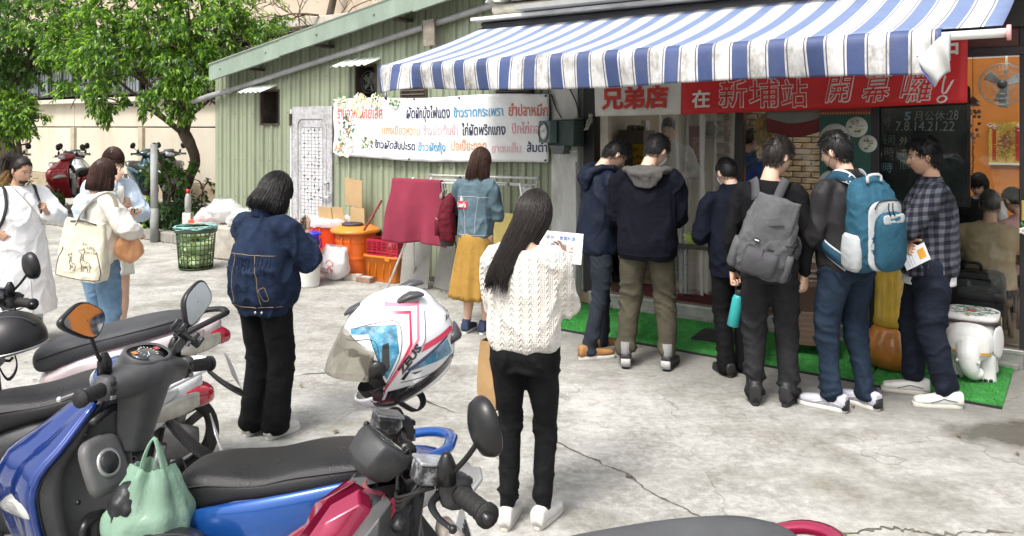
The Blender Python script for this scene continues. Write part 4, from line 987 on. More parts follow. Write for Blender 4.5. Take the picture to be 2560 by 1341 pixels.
 def trousers(s,mat,name='trousers',r=(.094,.086,.070,.062,.060,.058),bottom=.05,A=.008,voxel=.0125,waist=1.0,seat=1.0,ph=None,cuffband=None):
  b=s.build;dz=s.drop;P=[]
  pel=[(.80,.135,.10),(.88,.168,.118),(.96,.160,.112),(waist,.150,.105)]
  P.append(loft([ring((0,-.005,z-dz),rx*b,ry*b,n=18,e=2.3)for z,rx,ry in pel]))
  for sd in(1,-1):
   H,K,A_=s.leg[sd];B=np.array([A_[0],A_[1],bottom]);pts=spline([H+[0,0,.02],(H+K)/2,K,K*.5+A_*.5,A_*.9+K*.1,B],16)
   P.append(limb(pts,np.interp(np.linspace(0,5,16),range(6),r)*(.4+.6*b),16))
   m=MB();m.ball((sd*.072*b,-.045,.885-dz),(.088*b*seat,.082*seat,.095));P.append((np.concatenate(m.V),m.F))
  V,F=remesh(P,voxel*.92,2);V=fold_leg(V,F,A,s.seed*7+1);s.bvh_leg=BVHTree.FromPolygons([Vector(v)for v in V],F)
  return s.add(name,V,F,mat)
 def skirt(s,mat,z0,z1,r0,r1,name='skirt',pleats=14,A=.012,yd=.82,seg=72):
  rg=[];rng=np.random.default_rng(s.seed)
  for k in range(15):
   t=k/14;z=z0+(z1-z0)*t;a=np.linspace(0,2*PI,seg,endpoint=False);n=vnoise(np.stack([np.cos(a)*3,np.sin(a)*3,a*0+t*1.5],1),s.seed)
   rr=(r0+(r1-r0)*t**.8)*(1+(A/r1)*t*(np.sin(a*pleats+n*1.5)*.5+n));rg.append(np.stack([rr*np.cos(a),rr*np.sin(a)*yd-.01,np.full(seg,z)],1))
  V,F=loft(rg[::-1],True);s.bvh_leg=BVHTree.FromPolygons([Vector(v)for v in V],F)
  return s.add(name,V,F,mat)
 def shoes(s,upper,sole,**k):
  for sd in(1,-1):
   H,K,A=s.leg[sd];shoe(s.root,s.s,A,s.feet[sd][2],upper,sole,**k)
 def hair(s,mat,kind='short',vol=.18,n=1500,parts=None,**k):
  mb=MB();V,F=hair_shell('short' if kind=='short' else 'long',vol,s.seed);mb.add(xf(V,s.Mh),F)
  if kind=='short':V,F=short_hair(s.seed,n,vol=vol,**k);mb.add(xf(V,s.Mh),F.tolist())
  else:V,F=long_hair(s.seed,n,vol=k.pop('lvol',1.0),**k);mb.add(xf(V,s.Mh),F.tolist())
  return s.addmb('hair',mb,mat)
 # -- detail laid on the clothes
 def on(s,p,off=.004,bvh=None):
  r=(bvh or s.bvh).find_nearest(Vector(p));return np.array(r[0]+r[1]*off)
 def shot(s,x,z,side=-1,off=.003,bvh=None):
  r=(bvh or s.bvh).ray_cast(Vector((x,side*1.0,z)),Vector((0,-side,0)))
  return np.array(r[0]+r[1]*off)if r[0]is not None else(lambda q:np.array(q[0]+q[1]*off))((bvh or s.bvh).find_nearest(Vector((x,side*.16,z))))
 def seam(s,pts,mat,r=.0022,side=-1,name='seam',bvh=None,n=24,parent=None):
  P=spline([(x,0,z)for x,z in pts],n);P=[s.shot(p[0],p[2],side,.001,bvh)for p in P];mb=MB();mb.tube(P,r,5)
  return s.addmb(name,mb,mat,parent)
 def patch(s,x0,x1,z0,z1,mat,side=-1,name='patch',n=8,off=.004,bvh=None):
  mb=MB();mb.grid(lambda a,b:s.shot(x0+(x1-x0)*a,z0+(z1-z0)*b,side,off,bvh),n,n);return s.addmb(name,mb,mat,solid=.003)
 def print_on(s,txt,x0,z0,w,h,mat,side=-1,bold=.02,off=.004,bvh=None,**k):
  V,F=fit_text(txt,0,0,w,h,bold=bold,**k);P=[]
  for a,b,c in V:P.append(s.shot(x0+a*(1 if side<0 else-1),z0+b,side,off+(.001 if c>0 else 0),bvh))
  mb=MB();mb.add(P,F,0,False);return s.addmb('lettering',mb,mat)
 def strap(s,pts,mat,w=.03,name='strap',parent=None,off=.008,n=26,root=None,world=False):
  """webbing that follows the clothes through the given points"""
  P=spline(pts,n);Q=[]
  for p in P:
   r=s.bvh.find_nearest(Vector(p));d=Vector(p)-r[0];outside=d.dot(r[1])>off
   Q.append((np.array(p)if outside else np.array(r[0]+r[1]*off),np.array(r[1])))
  m=len(Q);A_=np.array([q[0]for q in Q]);B_=np.array([q[1]for q in Q])
  for it in range(3):A_[1:-1]=(A_[:-2]+2*A_[1:-1]+A_[2:])/4;B_[1:-1]=(B_[:-2]+2*B_[1:-1]+B_[2:])/4
  V=[];Q=list(zip(A_+B_*.003,B_))
  for i,(p,nn)in enumerate(Q):
   t=Q[min(i+1,m-1)][0]-Q[max(i-1,0)][0];t/=np.linalg.norm(t)+1e-9;sdv=np.cross(t,nn);sdv/=np.linalg.norm(sdv)+1e-9
   V+=[p-sdv*w/2,p+sdv*w/2]
  V=np.array(V);F=[(2*i,2*i+1,2*i+3,2*i+2)for i in range(m-1)]
  if world:
   mb=MB();mb.add([tuple(s.W(v))for v in V],F);return mb
  return s.add(name,V,F,mat,parent,solid=.006)
 def glasses(s,mat):
  mb=MB()
  for sd in(1,-1):
   mb.tube([(sd*.031+.021*math.cos(a),.098,.003+.016*math.sin(a))for a in np.linspace(0,2*PI,17)],.0014,5)
   mb.tube([(sd*.052,.096,.006),(sd*.070,.05,.006),(sd*.080,-.01,.004)],.0016,5)
  mb.tube([(-.010,.099,.006),(.010,.099,.006)],.0014,5);m=MB();m.merge(mb,s.Mh);return s.addmb('glasses',m,mat)
 def mask(s,mat,chin=False):
  mb=MB();dz=-.055 if chin else-.012
  def f(a,b):
   th=(a-.5)*2.1;z=-.080-.033*b if chin else-.020-.075*b;d=np.array([[math.sin(th),math.cos(th),0]]);q=head_shape(np.array([[d[0,0]*math.sqrt(max(0,1-(z/EC)**2))if abs(z)<EC else .1,d[0,1]*math.sqrt(max(0,1-(z/EC)**2))if abs(z)<EC else .1,max(-.98,z/EC)]]))[0]
   return q*np.array([1.06,1.05,1.0])+np.array([0,.008*math.sin(PI*a)+.004,0])
  mb.grid(f,14,8);m=MB();m.merge(mb,s.Mh)
  k=s.addmb('face_mask',m,mat,solid=.003)
  mb=MB()
  for sd in(1,-1):mb.tube([(sd*.062,.045,-.05-(.035 if chin else 0)),(sd*.082,.0,-.02),(sd*.083,-.022,-.005),(sd*.078,.0,-.035)],.0015,5)
  m=MB();m.merge(mb,s.Mh);s.addmb('ear_loop',m,mat,k if False else None);return k
def cloth(name,col,rough=.9,var=.18,vs=7,bump=.25,bs=260,dirt=None,**k):
 col=tuple(c*.62 if max(col)<.3 else c for c in col);dirt=tuple(c*.62 if max(dirt)<.4 else c for c in dirt)if dirt else None
 m=M(name,col,rough,var=var,vs=vs,bump=bump,bs=bs,spec=.16,dirt=dirt,**k);nt=m.node_tree;ns=nt.nodes;L=nt.links
 tc=next(n for n in ns if n.type=='TEX_COORD');b0=next((n for n in ns if n.type=='BUMP'),None)
 nz=ns.new('ShaderNodeTexNoise');nz.inputs['Scale'].default_value=7.5;nz.inputs['Detail'].default_value=2.5;nz.inputs['Distortion'].default_value=.7;L.new(tc.outputs['Object'],nz.inputs['Vector'])
 r=mathn(nt,'POWER',mathn(nt,'SUBTRACT',1,mathn(nt,'ABSOLUTE',mathn(nt,'MULTIPLY_ADD',nz.outputs['Fac'],4,-2))),2.)
 b=ns.new('ShaderNodeBump');b.inputs['Strength'].default_value=.20;b.inputs['Distance'].default_value=.016;L.new(r,b.inputs['Height'])
 if b0:L.new(b0.outputs[0],b.inputs['Normal'])
 L.new(b.outputs[0],ns['Principled BSDF'].inputs['Normal']);return m
def held(name,label,cat,mats,mb,Mx,bevel=0.,**k):
 """a loose thing placed by a world matrix (geometry in its own local frame)"""
 o=mb.build(name,mats,bevel=bevel,**k);o.matrix_world=Mx;return tag(o,label,cat)
# ================================================================ PEOPLE
denim_d=cloth('dark_denim',(.021,.036,.078),.85,.28,9,dirt=(.045,.072,.135),ds=5,da=.35)
denim_l=cloth('light_denim',(.155,.24,.29),.85,.25,8,dirt=(.21,.27,.31),ds=4,da=.5)
jean_b=cloth('blue_jeans',(.022,.038,.066),.85,.3,7,dirt=(.05,.078,.12),ds=3,da=.5)
jean_w=cloth('washed_jeans',(.15,.25,.37),.85,.3,6,dirt=(.26,.36,.46),ds=3,da=.5)
black_c=cloth('black_cotton',(.011,.011,.013),.85,.25);black_t=cloth('black_trousers',(.009,.009,.011),.8,.25)
black_j=cloth('black_jeans',(.013,.013,.015),.8,.35,5,dirt=(.03,.03,.034),ds=4,da=.5)
navy_n=cloth('navy_nylon',(.014,.021,.042),.6,.2,4);navy_d=cloth('dark_navy',(.0065,.0075,.016),.85,.2);navy_k=cloth('navy_fleece',(.0075,.010,.022),.85,.2)
khaki=cloth('olive_khaki',(.105,.096,.066),.85,.15);slate=cloth('slate_trousers',(.034,.041,.056),.85,.2);charcoal=cloth('charcoal_jeans',(.030,.030,.033),.85,.3,6,dirt=(.06,.06,.065),ds=4,da=.5)
white_c=cloth('white_linen',(.74,.74,.75),.85,.05);cream_c=cloth('cream_cotton',(.70,.68,.62),.85,.06);pale_b=cloth('pale_blue_cotton',(.52,.62,.72),.85,.08)
grey_c=cloth('grey_marl',(.135,.130,.125),.9,.15,30);mustard=cloth('mustard_twill',(.34,.195,.045),.85,.10,4)
beige_c=cloth('beige_cotton',(.34,.27,.17),.85,.1);pink_c=cloth('pink_cotton',(.50,.31,.30),.85,.1);maroon_c=cloth('maroon_cloth',(.17,.022,.045),.85,.12)
thread_o=M('tan_stitch',(.28,.20,.11),.8);thread_b=M('blue_stitch',(.075,.11,.19),.8);button_m=M('pewter_button',(.62,.62,.60),.3,.8)
rub_w=M('white_rubber',(.66,.65,.61),.6,var=.06,dirt=(.36,.34,.3),ds=14);rub_b=M('black_rubber_sole',(.02,.02,.02),.7);rub_o=M('cream_rubber',(.55,.53,.47),.6)
shoe_w=M('white_leather',(.66,.65,.62),.5,var=.08,vs=14,dirt=(.45,.43,.38),ds=9);shoe_b=M('black_shoe',(.018,.018,.019),.55,var=.2);shoe_t=M('tan_nubuck',(.30,.155,.055),.75,var=.2,vs=14)
shoe_lb=M('pale_blue_leather',(.60,.68,.76),.5,var=.1,vs=30);shoe_n=M('navy_canvas',(.028,.038,.085),.8);shoe_g=M('lilac_grey_mesh',(.46,.46,.52),.7,var=.15,vs=30,bump=.3,bs=250)
stripe_k=M('dark_stripe',(.03,.035,.05),.5);frame_k=M('spectacle_frame',(.02,.02,.02),.3);mask_k=M('black_mask',(.015,.015,.017),.8);mask_w=M('white_mask',(.66,.66,.66),.8)
paper_m=M('menu_paper',(.72,.73,.75),.6,var=.03);screen_m=M('phone_glass',(.012,.012,.014),.12,coat=.6);phone_m=M('phone_back',(.16,.14,.13),.35,.3)
def knit():
 m,nt,ns,L,p=nodemat('cable_knit');tc=ns.new('ShaderNodeTexCoord');s=ns.new('ShaderNodeSeparateXYZ');L.new(tc.outputs['Object'],s.inputs[0]);x,y,z=s.outputs
 v=tc.outputs['Object'];n=noisen(nt,v,9,4,.6);xx=mathn(nt,'ADD',mathn(nt,'ADD',x,mathn(nt,'MULTIPLY',y,.35)),mathn(nt,'MULTIPLY',n,.014))
 ph=mathn(nt,'FRACT',mathn(nt,'MULTIPLY',xx,24));col=mathn(nt,'LESS_THAN',mathn(nt,'ABSOLUTE',mathn(nt,'SUBTRACT',ph,.5)),.24)
 side=mathn(nt,'SUBTRACT',mathn(nt,'ABSOLUTE',mathn(nt,'SUBTRACT',ph,.5)),.0)
 br=mathn(nt,'SINE',mathn(nt,'ADD',mathn(nt,'MULTIPLY',z,240),mathn(nt,'MULTIPLY',side,16)))
 rib=mathn(nt,'SINE',mathn(nt,'MULTIPLY',xx,620));st=mathn(nt,'SINE',mathn(nt,'MULTIPLY',z,900))
 h=mathn(nt,'ADD',mathn(nt,'MULTIPLY',mathn(nt,'MULTIPLY',col,mathn(nt,'ADD',br,1.4)),.8),mathn(nt,'ADD',mathn(nt,'MULTIPLY',rib,.22),mathn(nt,'MULTIPLY',st,.12)))
 b=ns.new('ShaderNodeBump');b.inputs['Strength'].default_value=.6;b.inputs['Distance'].default_value=.006;L.new(h,b.inputs['Height']);L.new(b.outputs[0],p.inputs['Normal'])
 c=mixn(nt,noisen(nt,v,22,4,.6,.3,.7),(.62,.585,.52),(.70,.67,.61));L.new(c,p.inputs['Base Color']);p.inputs['Roughness'].default_value=.95;p.inputs['Sheen Weight'].default_value=.3;p.inputs['Specular IOR Level'].default_value=.15
 return m
def plaid():
 m,nt,ns,L,p=nodemat('plaid_flannel');tc=ns.new('ShaderNodeTexCoord');s=ns.new('ShaderNodeSeparateXYZ');L.new(tc.outputs['Object'],s.inputs[0]);x,y,z=s.outputs
 w=noisen(nt,tc.outputs['Object'],5,2,.5);q=mathn(nt,'ADD',mathn(nt,'ADD',mathn(nt,'MULTIPLY',y,.95),mathn(nt,'MULTIPLY',x,.45)),mathn(nt,'MULTIPLY',w,.03))
 zz=mathn(nt,'ADD',mathn(nt,'ADD',z,mathn(nt,'MULTIPLY',y,.12)),mathn(nt,'MULTIPLY',w,.03))
 a=mathn(nt,'LESS_THAN',mathn(nt,'FRACT',mathn(nt,'DIVIDE',q,.052)),.5);b=mathn(nt,'LESS_THAN',mathn(nt,'FRACT',mathn(nt,'DIVIDE',zz,.052)),.5)
 c=mixn(nt,a,mixn(nt,b,(.085,.090,.112),(.034,.037,.050)),mixn(nt,b,(.034,.037,.050),(.011,.011,.016)))
 L.new(c,p.inputs['Base Color']);p.inputs['Roughness'].default_value=.9;p.inputs['Specular IOR Level'].default_value=.2;return m
knit_m,plaid_m=knit(),plaid()
def phone(P,sd,label,name='phone'):
 mb=MB();mb.loft([ring((0,0,z),.0365*k,.076*k,n=28,e=6)for z,k in((0,.97),(.0015,1),(.0075,1),(.009,.97))])
 m2=MB();m2.box((0,0,.0092),(.066,.145,.0006))
 X=P.MW@P.hand[sd]@Matrix.Translation((0,.065,-.036))@Euler((R(180),0,0)).to_matrix().to_4x4()
 o=mb.build(name,phone_m);s_=m2.build('screen',screen_m,o);m3=MB();m3.box((-.018,.05,-.0015),(.022,.028,.003));m3.build('camera_bump',screen_m,o,bevel=.002)
 o.matrix_world=X;tag(o,label,'phone');return o
# ---- woman with the black bob and denim jacket
P=Person('woman with black bob in a dark denim jacket and black trousers looking at her phone',(-1.425,4.60),62,1.515,'f',pitch=28,yaw=-8,hscale=1.10,wr=(.115,.27,1.29),pr=(.75,-.1,-1),wl=(-.06,.30,1.27),pl=(-.75,-.1,-1),hr=dict(back=(.6,.5,-.55),dir=(-.35,.55,.6),curl=(.6,.7,.5)),hl=dict(back=(-.5,.6,-.4),dir=(.5,.6,.5),curl=(.6,.7,.5)),feet={1:(.085,.03,-.1),-1:(-.095,0,.15)},seed=11)
P.top(denim_d,rings=[(.80,.178,.135,.005),(.85,.188,.150,.005),(.885,.215,.172,.005),(.98,.232,.195,0),(1.10,.225,.190,-.005),(1.22,.202,.160,-.01),(1.31,.182,.130,-.01),(1.38,.150,.10,-.012),(1.43,.085,.075,-.012),(1.475,.066,.066,-.010)],sleeve=(.090,.100,.104,.098,.080,.040),reach=.92,A=.012,voxel=.0105)
for pts in([(-.19,1.19),(-.08,1.205),(.06,1.205),(.18,1.195)],[(-.08,1.20),(-.10,1.05),(-.10,.88)],[(.085,1.20),(.11,1.05),(.11,.88)],[(-.21,.875),(0,.868),(.21,.875)]):P.seam(pts,thread_o,.0022)
for k in range(-9,10):P.seam([(k*.018,1.197),(k*.0185+.002*(k%3),1.17-.01*(k%2)),(k*.019,1.13-.025*(k%3))],denim_d,.0032,n=6,name='gather')
for x in(.055,.098):
 q=P.shot(x,.835,-1,.003);mb=MB();mb.ball(q,(.010,.005,.010),10,6);P.addmb('button',mb,button_m)
for x in(.12,):P.seam([(x,.99),(x+.03,1.0),(x+.045,.93),(x+.015,.92),(x,.99)],thread_o,.0018,n=26)
mb=MB();mb.loft([P.upr(ring((0,-.008,z),rx,ry,n=22))for z,rx,ry in((1.435,.080,.072),(1.46,.067,.064),(1.49,.062,.060),(1.492,.056,.054),(1.455,.055,.052))],False);P.addmb('collar',mb,denim_d,solid=.004)
P.trousers(black_t,r=(.100,.098,.088,.082,.086,.092),bottom=.06,A=.006);P.shoes(shoe_w,rub_w,L=.255)
P.hair(hair_black,'long',.20,3200,zend=-.122,rlow=1.16,curl=.10,face=.62,lvol=1.2,endvar=.007);phone(P,1,'phone held up by the woman in the dark denim jacket')
# ---- near woman with long hair, cream cable sweater
P=Person('woman with long dark hair in a cream cable-knit sweater and black jeans reading a menu',(.055,3.56),76,1.50,'f',pitch=24,yaw=-22,wr=(.14,.25,1.29),pr=(.28,-.5,-1),wl=(-.08,.27,1.22),pl=(-.28,-.5,-1),hr=dict(back=(.3,.8,-.2),dir=(-.2,.35,.9),curl=(.5,.6,.4)),hl=dict(back=(-.4,.7,-.2),dir=(.6,.4,.6),curl=(.5,.6,.4)),feet={1:(.09,.05,-.25),-1:(-.085,0,.0)},seed=5)
P.top(knit_m,'sweater',rings=[(.905,.168,.118,0),(.925,.182,.132,0),(.97,.192,.145,0),(1.06,.190,.145,0),(1.18,.180,.138,0),(1.28,.168,.124,-.005),(1.34,.155,.106,-.01),(1.385,.132,.088,-.012),(1.415,.105,.07,-.012)],sleeve=(.078,.080,.080,.078,.068,.042),reach=.93,A=.009,voxel=.010)
P.trousers(black_j,r=(.096,.084,.060,.056,.048,.043),bottom=.10,A=.008,voxel=.011)
P.shoes(shoe_w,rub_o,L=.26,name='sneaker')
V,F=hair_shell('long',.16,5);mb=MB();mb.add(xf(V,P.Mh),F)
rng=np.random.default_rng(5);V,F=long_hair(5,6000,zend=-.36,rlow=.95,face=.60,bangs=False,vol=1.0,S=16,endvar=.035,sidecut=-.30)
t=np.clip((-V[:,2]-.03)/.33,0,1);V=V.copy();V[:,0]+=-.095*t**1.1;V[:,0]*=1-.30*t;V[:,1]=V[:,1]*(1-.25*t)-.035*t-.02*t*t
mb.add(xf(V,P.Mh),F.tolist());P.addmb('hair',mb,hair_dark)
mb=MB();mb.box((0,0,0),(.205,.0012,.150));o=mb.build('menu_sheet',paper_m);c=P.W((.125,.345,1.375));o.matrix_world=Matrix.Translation(c)@Euler((R(-22),R(5),R(-4))).to_matrix().to_4x4()
tag(o,'white printed menu sheet held by the woman in the cream sweater','menu')
for s_,x,z,w,h,m_ in(('泰國料理',-.01,.035,.075,.020,M('blue_ink',(.10,.16,.42),.6)),('香網',-.075,.037,.04,.018,M('grey_blue_ink',(.32,.36,.5),.6))):
 V,F=fit_text(s_,x,z,w,h);mb=MB();mb.add(xf(V,WALLM)+[0,-.0012,0],F,0,False);mb.build('lettering',m_,o)
mb=MB();mb.box((0,-.0012,.018),(.19,.0005,.004));mb.build('ruled_line',M('pale_blue_ink',(.45,.5,.72),.6),o)
mb=MB();rr=random.Random(4)
for k in range(14):mb.ball((.035+rr.uniform(-.02,.02),-.001,-.02+rr.uniform(-.03,.03)),(rr.uniform(.003,.008),.0005,rr.uniform(.003,.008)),6,4,mat=rr.randrange(3))
mb.build('printed_picture',[M('ink_orange',(.65,.32,.12),.6),M('ink_violet',(.25,.2,.42),.6),M('ink_pink',(.7,.4,.42),.6)],o)
mb=MB();bg_=[np.array([(x*w,y*w2,z)for x,y in((-.5,-.5),(.5,-.5),(.5,-.02),(.5,.5),(-.5,.5),(-.5,.02))])for z,w,w2 in((0,.20,.09),(.10,.21,.10),(.22,.21,.085),(.31,.215,.06))]
mb.loft(bg_,False,smooth=False);mb.add([bg_[0][i]for i in range(6)],[(5,4,3,2,1,0)],0,False);o=mb.build('paper_bag',M('kraft_paper',(.40,.25,.115),.8,var=.12,vs=9,bump=.2,bs=30),solid=.002)
mb=MB()
for y in(-.03,.03):mb.tube(spline([(-.05,y,.30),(-.04,0,.40),(.04,0,.40),(.05,y,.30)],12),.003,5)
mb.build('handle',_mats['kraft_paper'],o);o.location=P.W((-.17,.12,.80));o.location.z=.50;o.rotation_euler=(0,0,R(60));tag(o,'brown paper bag hanging beside the woman in the cream sweater','bag')
# ---- far woman, light denim jacket and mustard skirt
P=Person('woman in a light denim jacket and mustard midi skirt by the drying rack',(-.31,6.88),66,1.585,'f',pitch=12,yaw=-26,wr=(.10,.28,1.12),pr=(.5,-.7,-1),wl=(-.08,.27,1.14),pl=(-1,-.5,-.6),bare_legs=True,feet={1:(.085,.03,-.1),-1:(-.085,0,.1)},seed=21)
P.top(denim_l,rings=[(.885,.158,.122,0),(.92,.172,.130,0),(1.0,.172,.128,0),(1.1,.165,.122,0),(1.22,.170,.122,0),(1.32,.172,.114,-.005),(1.39,.152,.095,-.01),(1.43,.09,.075,-.012),(1.47,.062,.060,-.012)],sleeve=(.082,.078,.070,.064,.055,.042),A=.009)
P.skirt(mustard,.94,.33,.150,.235,pleats=16,A=.030);P.shoes(shoe_n,rub_w,high=True,L=.25,name='high_top');P.hair(hair_brown,'long',.18,2600,zend=-.165,rlow=1.05,curl=.0,face=.62,endvar=.02)
for pts in([(-.17,1.27),(0,1.28),(.17,1.27)],[(-.08,1.27),(-.055,1.1),(-.05,.93)],[(.08,1.27),(.055,1.1),(.05,.93)],[(-.17,.93),(0,.925),(.17,.93)]):P.seam(pts,M('pale_stitch',(.40,.42,.42),.8),.0022)
patch_m=M('red_patch',(.46,.03,.045),.7);P.patch(-.145,-.03,1.165,1.235,patch_m);P.print_on("Levi's",-.135,1.18,.095,.045,M('white_thread',(.72,.70,.68),.7),off=.007)
mb=MB();tri=[P.shot(-.11+.03*a,1.24+.05*b,-1,.005)for a,b in((0,0),(1,0),(.4,1))];mb.add(tri,[(0,1,2)],0,False);P.addmb('patch',mb,_mats['white_thread'],solid=.002)
# maroon backpack hanging from her left shoulder
def pack(name,label,mats,Mx,W_=.28,D=.14,Hh=.44,pocket=True,light=None,flap=False):
 o=thing(name,label,'backpack');o.matrix_world=Mx;main,acc,web=mats
 b=MB();rg=[]
 for t,w,d,y in((0,.80,.55,.02),(.04,.96,.85,0),(.25,1.0,1.0,0),(.5,1.0,.98,0),(.75,.94,.85,-.005),(.90,.80,.66,-.015),(.97,.62,.48,-.02),(1.0,.42,.30,-.025)):
  rg.append(ring((0,D*.5*d+y,Hh*t),W_/2*w,D/2*d,n=28,e=3.2))
 V,F=loft(rg);V,F=remesh([(V,F)],.010,2);V=fold_top(V,F,.005,3,(9,9,7),(20,20,14));b.add(V,F);b.build('main_body',main,o)
 return o
P_far=P
bk=pack('backpack',"maroon backpack hung on the left shoulder of the woman in light denim",(cloth('maroon_nylon',(.155,.012,.025),.6,.2),None,None),P.MW@Matrix.Translation((-.235,.03,.83))@Euler((0,R(7),R(118))).to_matrix().to_4x4(),W_=.30,D=.17,Hh=.47)
mb=MB();mb.loft([ring((0,.165,z),w,.03,n=20,e=3)for z,w in((.06,.09),(.08,.115),(.17,.115),(.21,.10))]);mb.build('front_pocket',_mats['maroon_nylon'],bk)
web_k=M('black_webbing',(.018,.018,.02),.7)
mb=MB();mb.tube(spline([(-.04,-.01,.40),(-.06,-.05,.50),(-.02,-.06,.60),(.06,-.03,.56),(.09,-.02,.30),(.07,.0,.06)],26),.022,6,flat=.25);mb.build('shoulder_strap',web_k,bk)
mb=MB();mb.tube(spline([(.05,.02,.05),(.075,-.01,-.05),(.05,.0,-.14),(.055,.0,-.22)],14),.007,5);mb.build('loose_strap',web_k,bk)
mb=MB();mb.loft([ring((0,.075,z),w,d,n=18,e=3)for z,w,d in((-.04,.09,.05),(-.03,.11,.065),(.03,.12,.075),(.05,.10,.06))]);mb.build('base',M('black_nylon',(.02,.02,.022),.6),bk)
for k,(x,z)in enumerate(((-.05,.21),(0,.42))):
 mb=MB();mb.tube(spline([(-.10,.165-.02*k,z),(0,.19-.05*k,z+.02+.02*k),(.10,.165-.02*k,z)],10),.003,5);mb.build('zip',M('zip_pale',(.40,.30,.28),.5),bk)
# ---- woman in the long white dress
P=Person('woman in a long white linen dress with a black mask under her chin',(-4.02,6.50),-38,1.53,'f',build=1.12,pitch=16,yaw=14,wr=(.205,.10,1.06),pr=(1,-.5,.1),wl=(-.13,.30,1.215),pl=(-1,-.3,-.7),hr=dict(dir=(-.6,.5,-.6),back=(.7,.6,.1),curl=(.5,.6,.4)),hl=dict(dir=(.45,.55,.75),back=(-.75,.5,-.15),curl=(.9,.9,.6),thumb=.5),feet={1:(.13,.04,-.25),-1:(-.12,0,.2)},skin=skin_m,seed=31)
dress=[(.30,.290,.225,.0),(.45,.272,.210,0),(.62,.248,.195,0),(.80,.222,.178,0),(.95,.200,.160,.01),(1.06,.188,.155,.012),(1.18,.190,.155,.018),(1.28,.182,.138,.012),(1.36,.158,.105,-.005),(1.41,.115,.080,-.01),(1.44,.080,.068,-.012)]
P.top(white_c,'dress',rings=dress,sleeve=(.090,.086,.078,.074,.072,.078),reach=.80,A=.010,voxel=.012)
P.trousers(cloth('pale_washed_denim',(.42,.48,.50),.85,.15),r=(.10,.10,.09,.085,.082,.080),bottom=.13,A=.006)
P.shoes(shoe_lb,rub_w,L=.26,name='sneaker',high=True,sock=M('navy_sock',(.03,.04,.09),.9));P.mask(mask_k,chin=True)
V,F=hair_shell('short',.09,31);mb=MB();mb.add(xf(V,P.Mh),F);V,F=short_hair(31,1500,L=.05,comb=(0,-1.2,.1),vol=.09);mb.add(xf(V,P.Mh),F.tolist())
rng=np.random.default_rng(3);k=260;base=np.array([-.0,-.095,.060]);Q=np.zeros((k,7,3));dirs=rng.normal(0,1,(k,3))
for i in range(7):f=i/6;Q[:,i]=base+dirs*np.array([.020,.012,.012])*(1+1.2*f)+np.array([0,-.075*math.sin(f*2.2),.045*math.sin(f*3.6)-.11*f*f])
V,F=strands(Q,.0026);mb.add(xf(V,P.Mh),F.tolist());P.addmb('hair',mb,hair_dark)
Q=np.zeros((240,6,3));dirs=rng.normal(0,1,(240,3))
for i in range(6):f=i/5;Q[:,i]=np.array([0,-.085,-.04])+dirs*np.array([.042,.014,.012])*(1+.6*f)+np.array([0,-.035*f,-.115*f])
V,F=strands(Q,.0028);mb=MB();mb.add(xf(V,P.Mh),F.tolist());P.addmb('hair',mb,hair_blond)
P.strap([(.135,-.08,1.38),(.125,.03,1.44),(.135,.13,1.30),(.165,.13,1.15),(.20,.02,1.04)],web_k,.026,'bag_strap',off=.007);P.strap([(-.135,-.08,1.38),(-.125,.03,1.43),(-.14,.12,1.30),(-.18,.05,1.12)],web_k,.026,'bag_strap',off=.007)
P.strap([(.06,.0,1.47),(.02,.11,1.38),(-.09,.20,1.20),(-.13,.22,1.10)],M('grey_cord',(.33,.31,.28),.7),.008,'phone_cord',off=.006)
P.seam([(-.02,.80),(-.03,.55),(-.04,.31)],M('dress_grey_seam',(.42,.42,.43),.9),.004,side=1);phone(P,-1,'dark phone in the hand of the woman in white')  # thin grey seam line down the front of the dress
bk=pack('backpack','black backpack on the back of the woman in the white dress',(_mats['black_nylon'],None,None),P.MW@Matrix.Translation((0,-.15,.92))@Euler((0,0,R(180))).to_matrix().to_4x4())
# ---- woman with the brown bob, cream hoodie and canvas tote
P=Person('woman with reddish brown bob in a cream hooded jacket and washed jeans',(-3.06,5.92),58,1.52,'f',pitch=8,yaw=-10,wr=(.20,.24,1.10),pr=(1,-.4,-.5),wl=(-.06,.25,1.30),pl=(-1,-.2,-.8),hl=dict(back=(-.5,.5,-.4),curl=(.8,.9,.6)),hr=dict(back=(.6,.3,.5),curl=(.9,1.,.7)),seed=41)
hood=limb(spline([(.10,.07,1.43),(.115,-.04,1.43),(.06,-.135,1.40),(0,-.16,1.37),(-.06,-.135,1.40),(-.115,-.04,1.43),(-.10,.07,1.43)],16),[(.036,.045)]*16,10)
P.top(cream_c,rings=[(.83,.165,.125,0),(.87,.190,.150,0),(.97,.195,.155,0),(1.1,.192,.150,0),(1.24,.185,.138,-.005),(1.33,.176,.122,-.01),(1.40,.150,.10,-.012),(1.44,.09,.078,-.012)],sleeve=(.094,.092,.088,.088,.080,.045),reach=.9,A=.011)
V,F=remesh([hood,limb([(0,-.13,1.40),(0,-.175,1.33),(0,-.165,1.25)],[(.035,.11),(.035,.10),(.02,.06)],12)],.012,4);P.add('hood',fold_top(V,F,.008,9),F,pale_b)
P.trousers(jean_w,r=(.105,.100,.085,.078,.075,.074),bottom=.05,A=.009);P.shoes(shoe_w,rub_w,L=.25);P.hair(hair_brown,'long',.2,3200,zend=-.125,rlow=1.08,curl=.06,face=.66,endvar=.008)
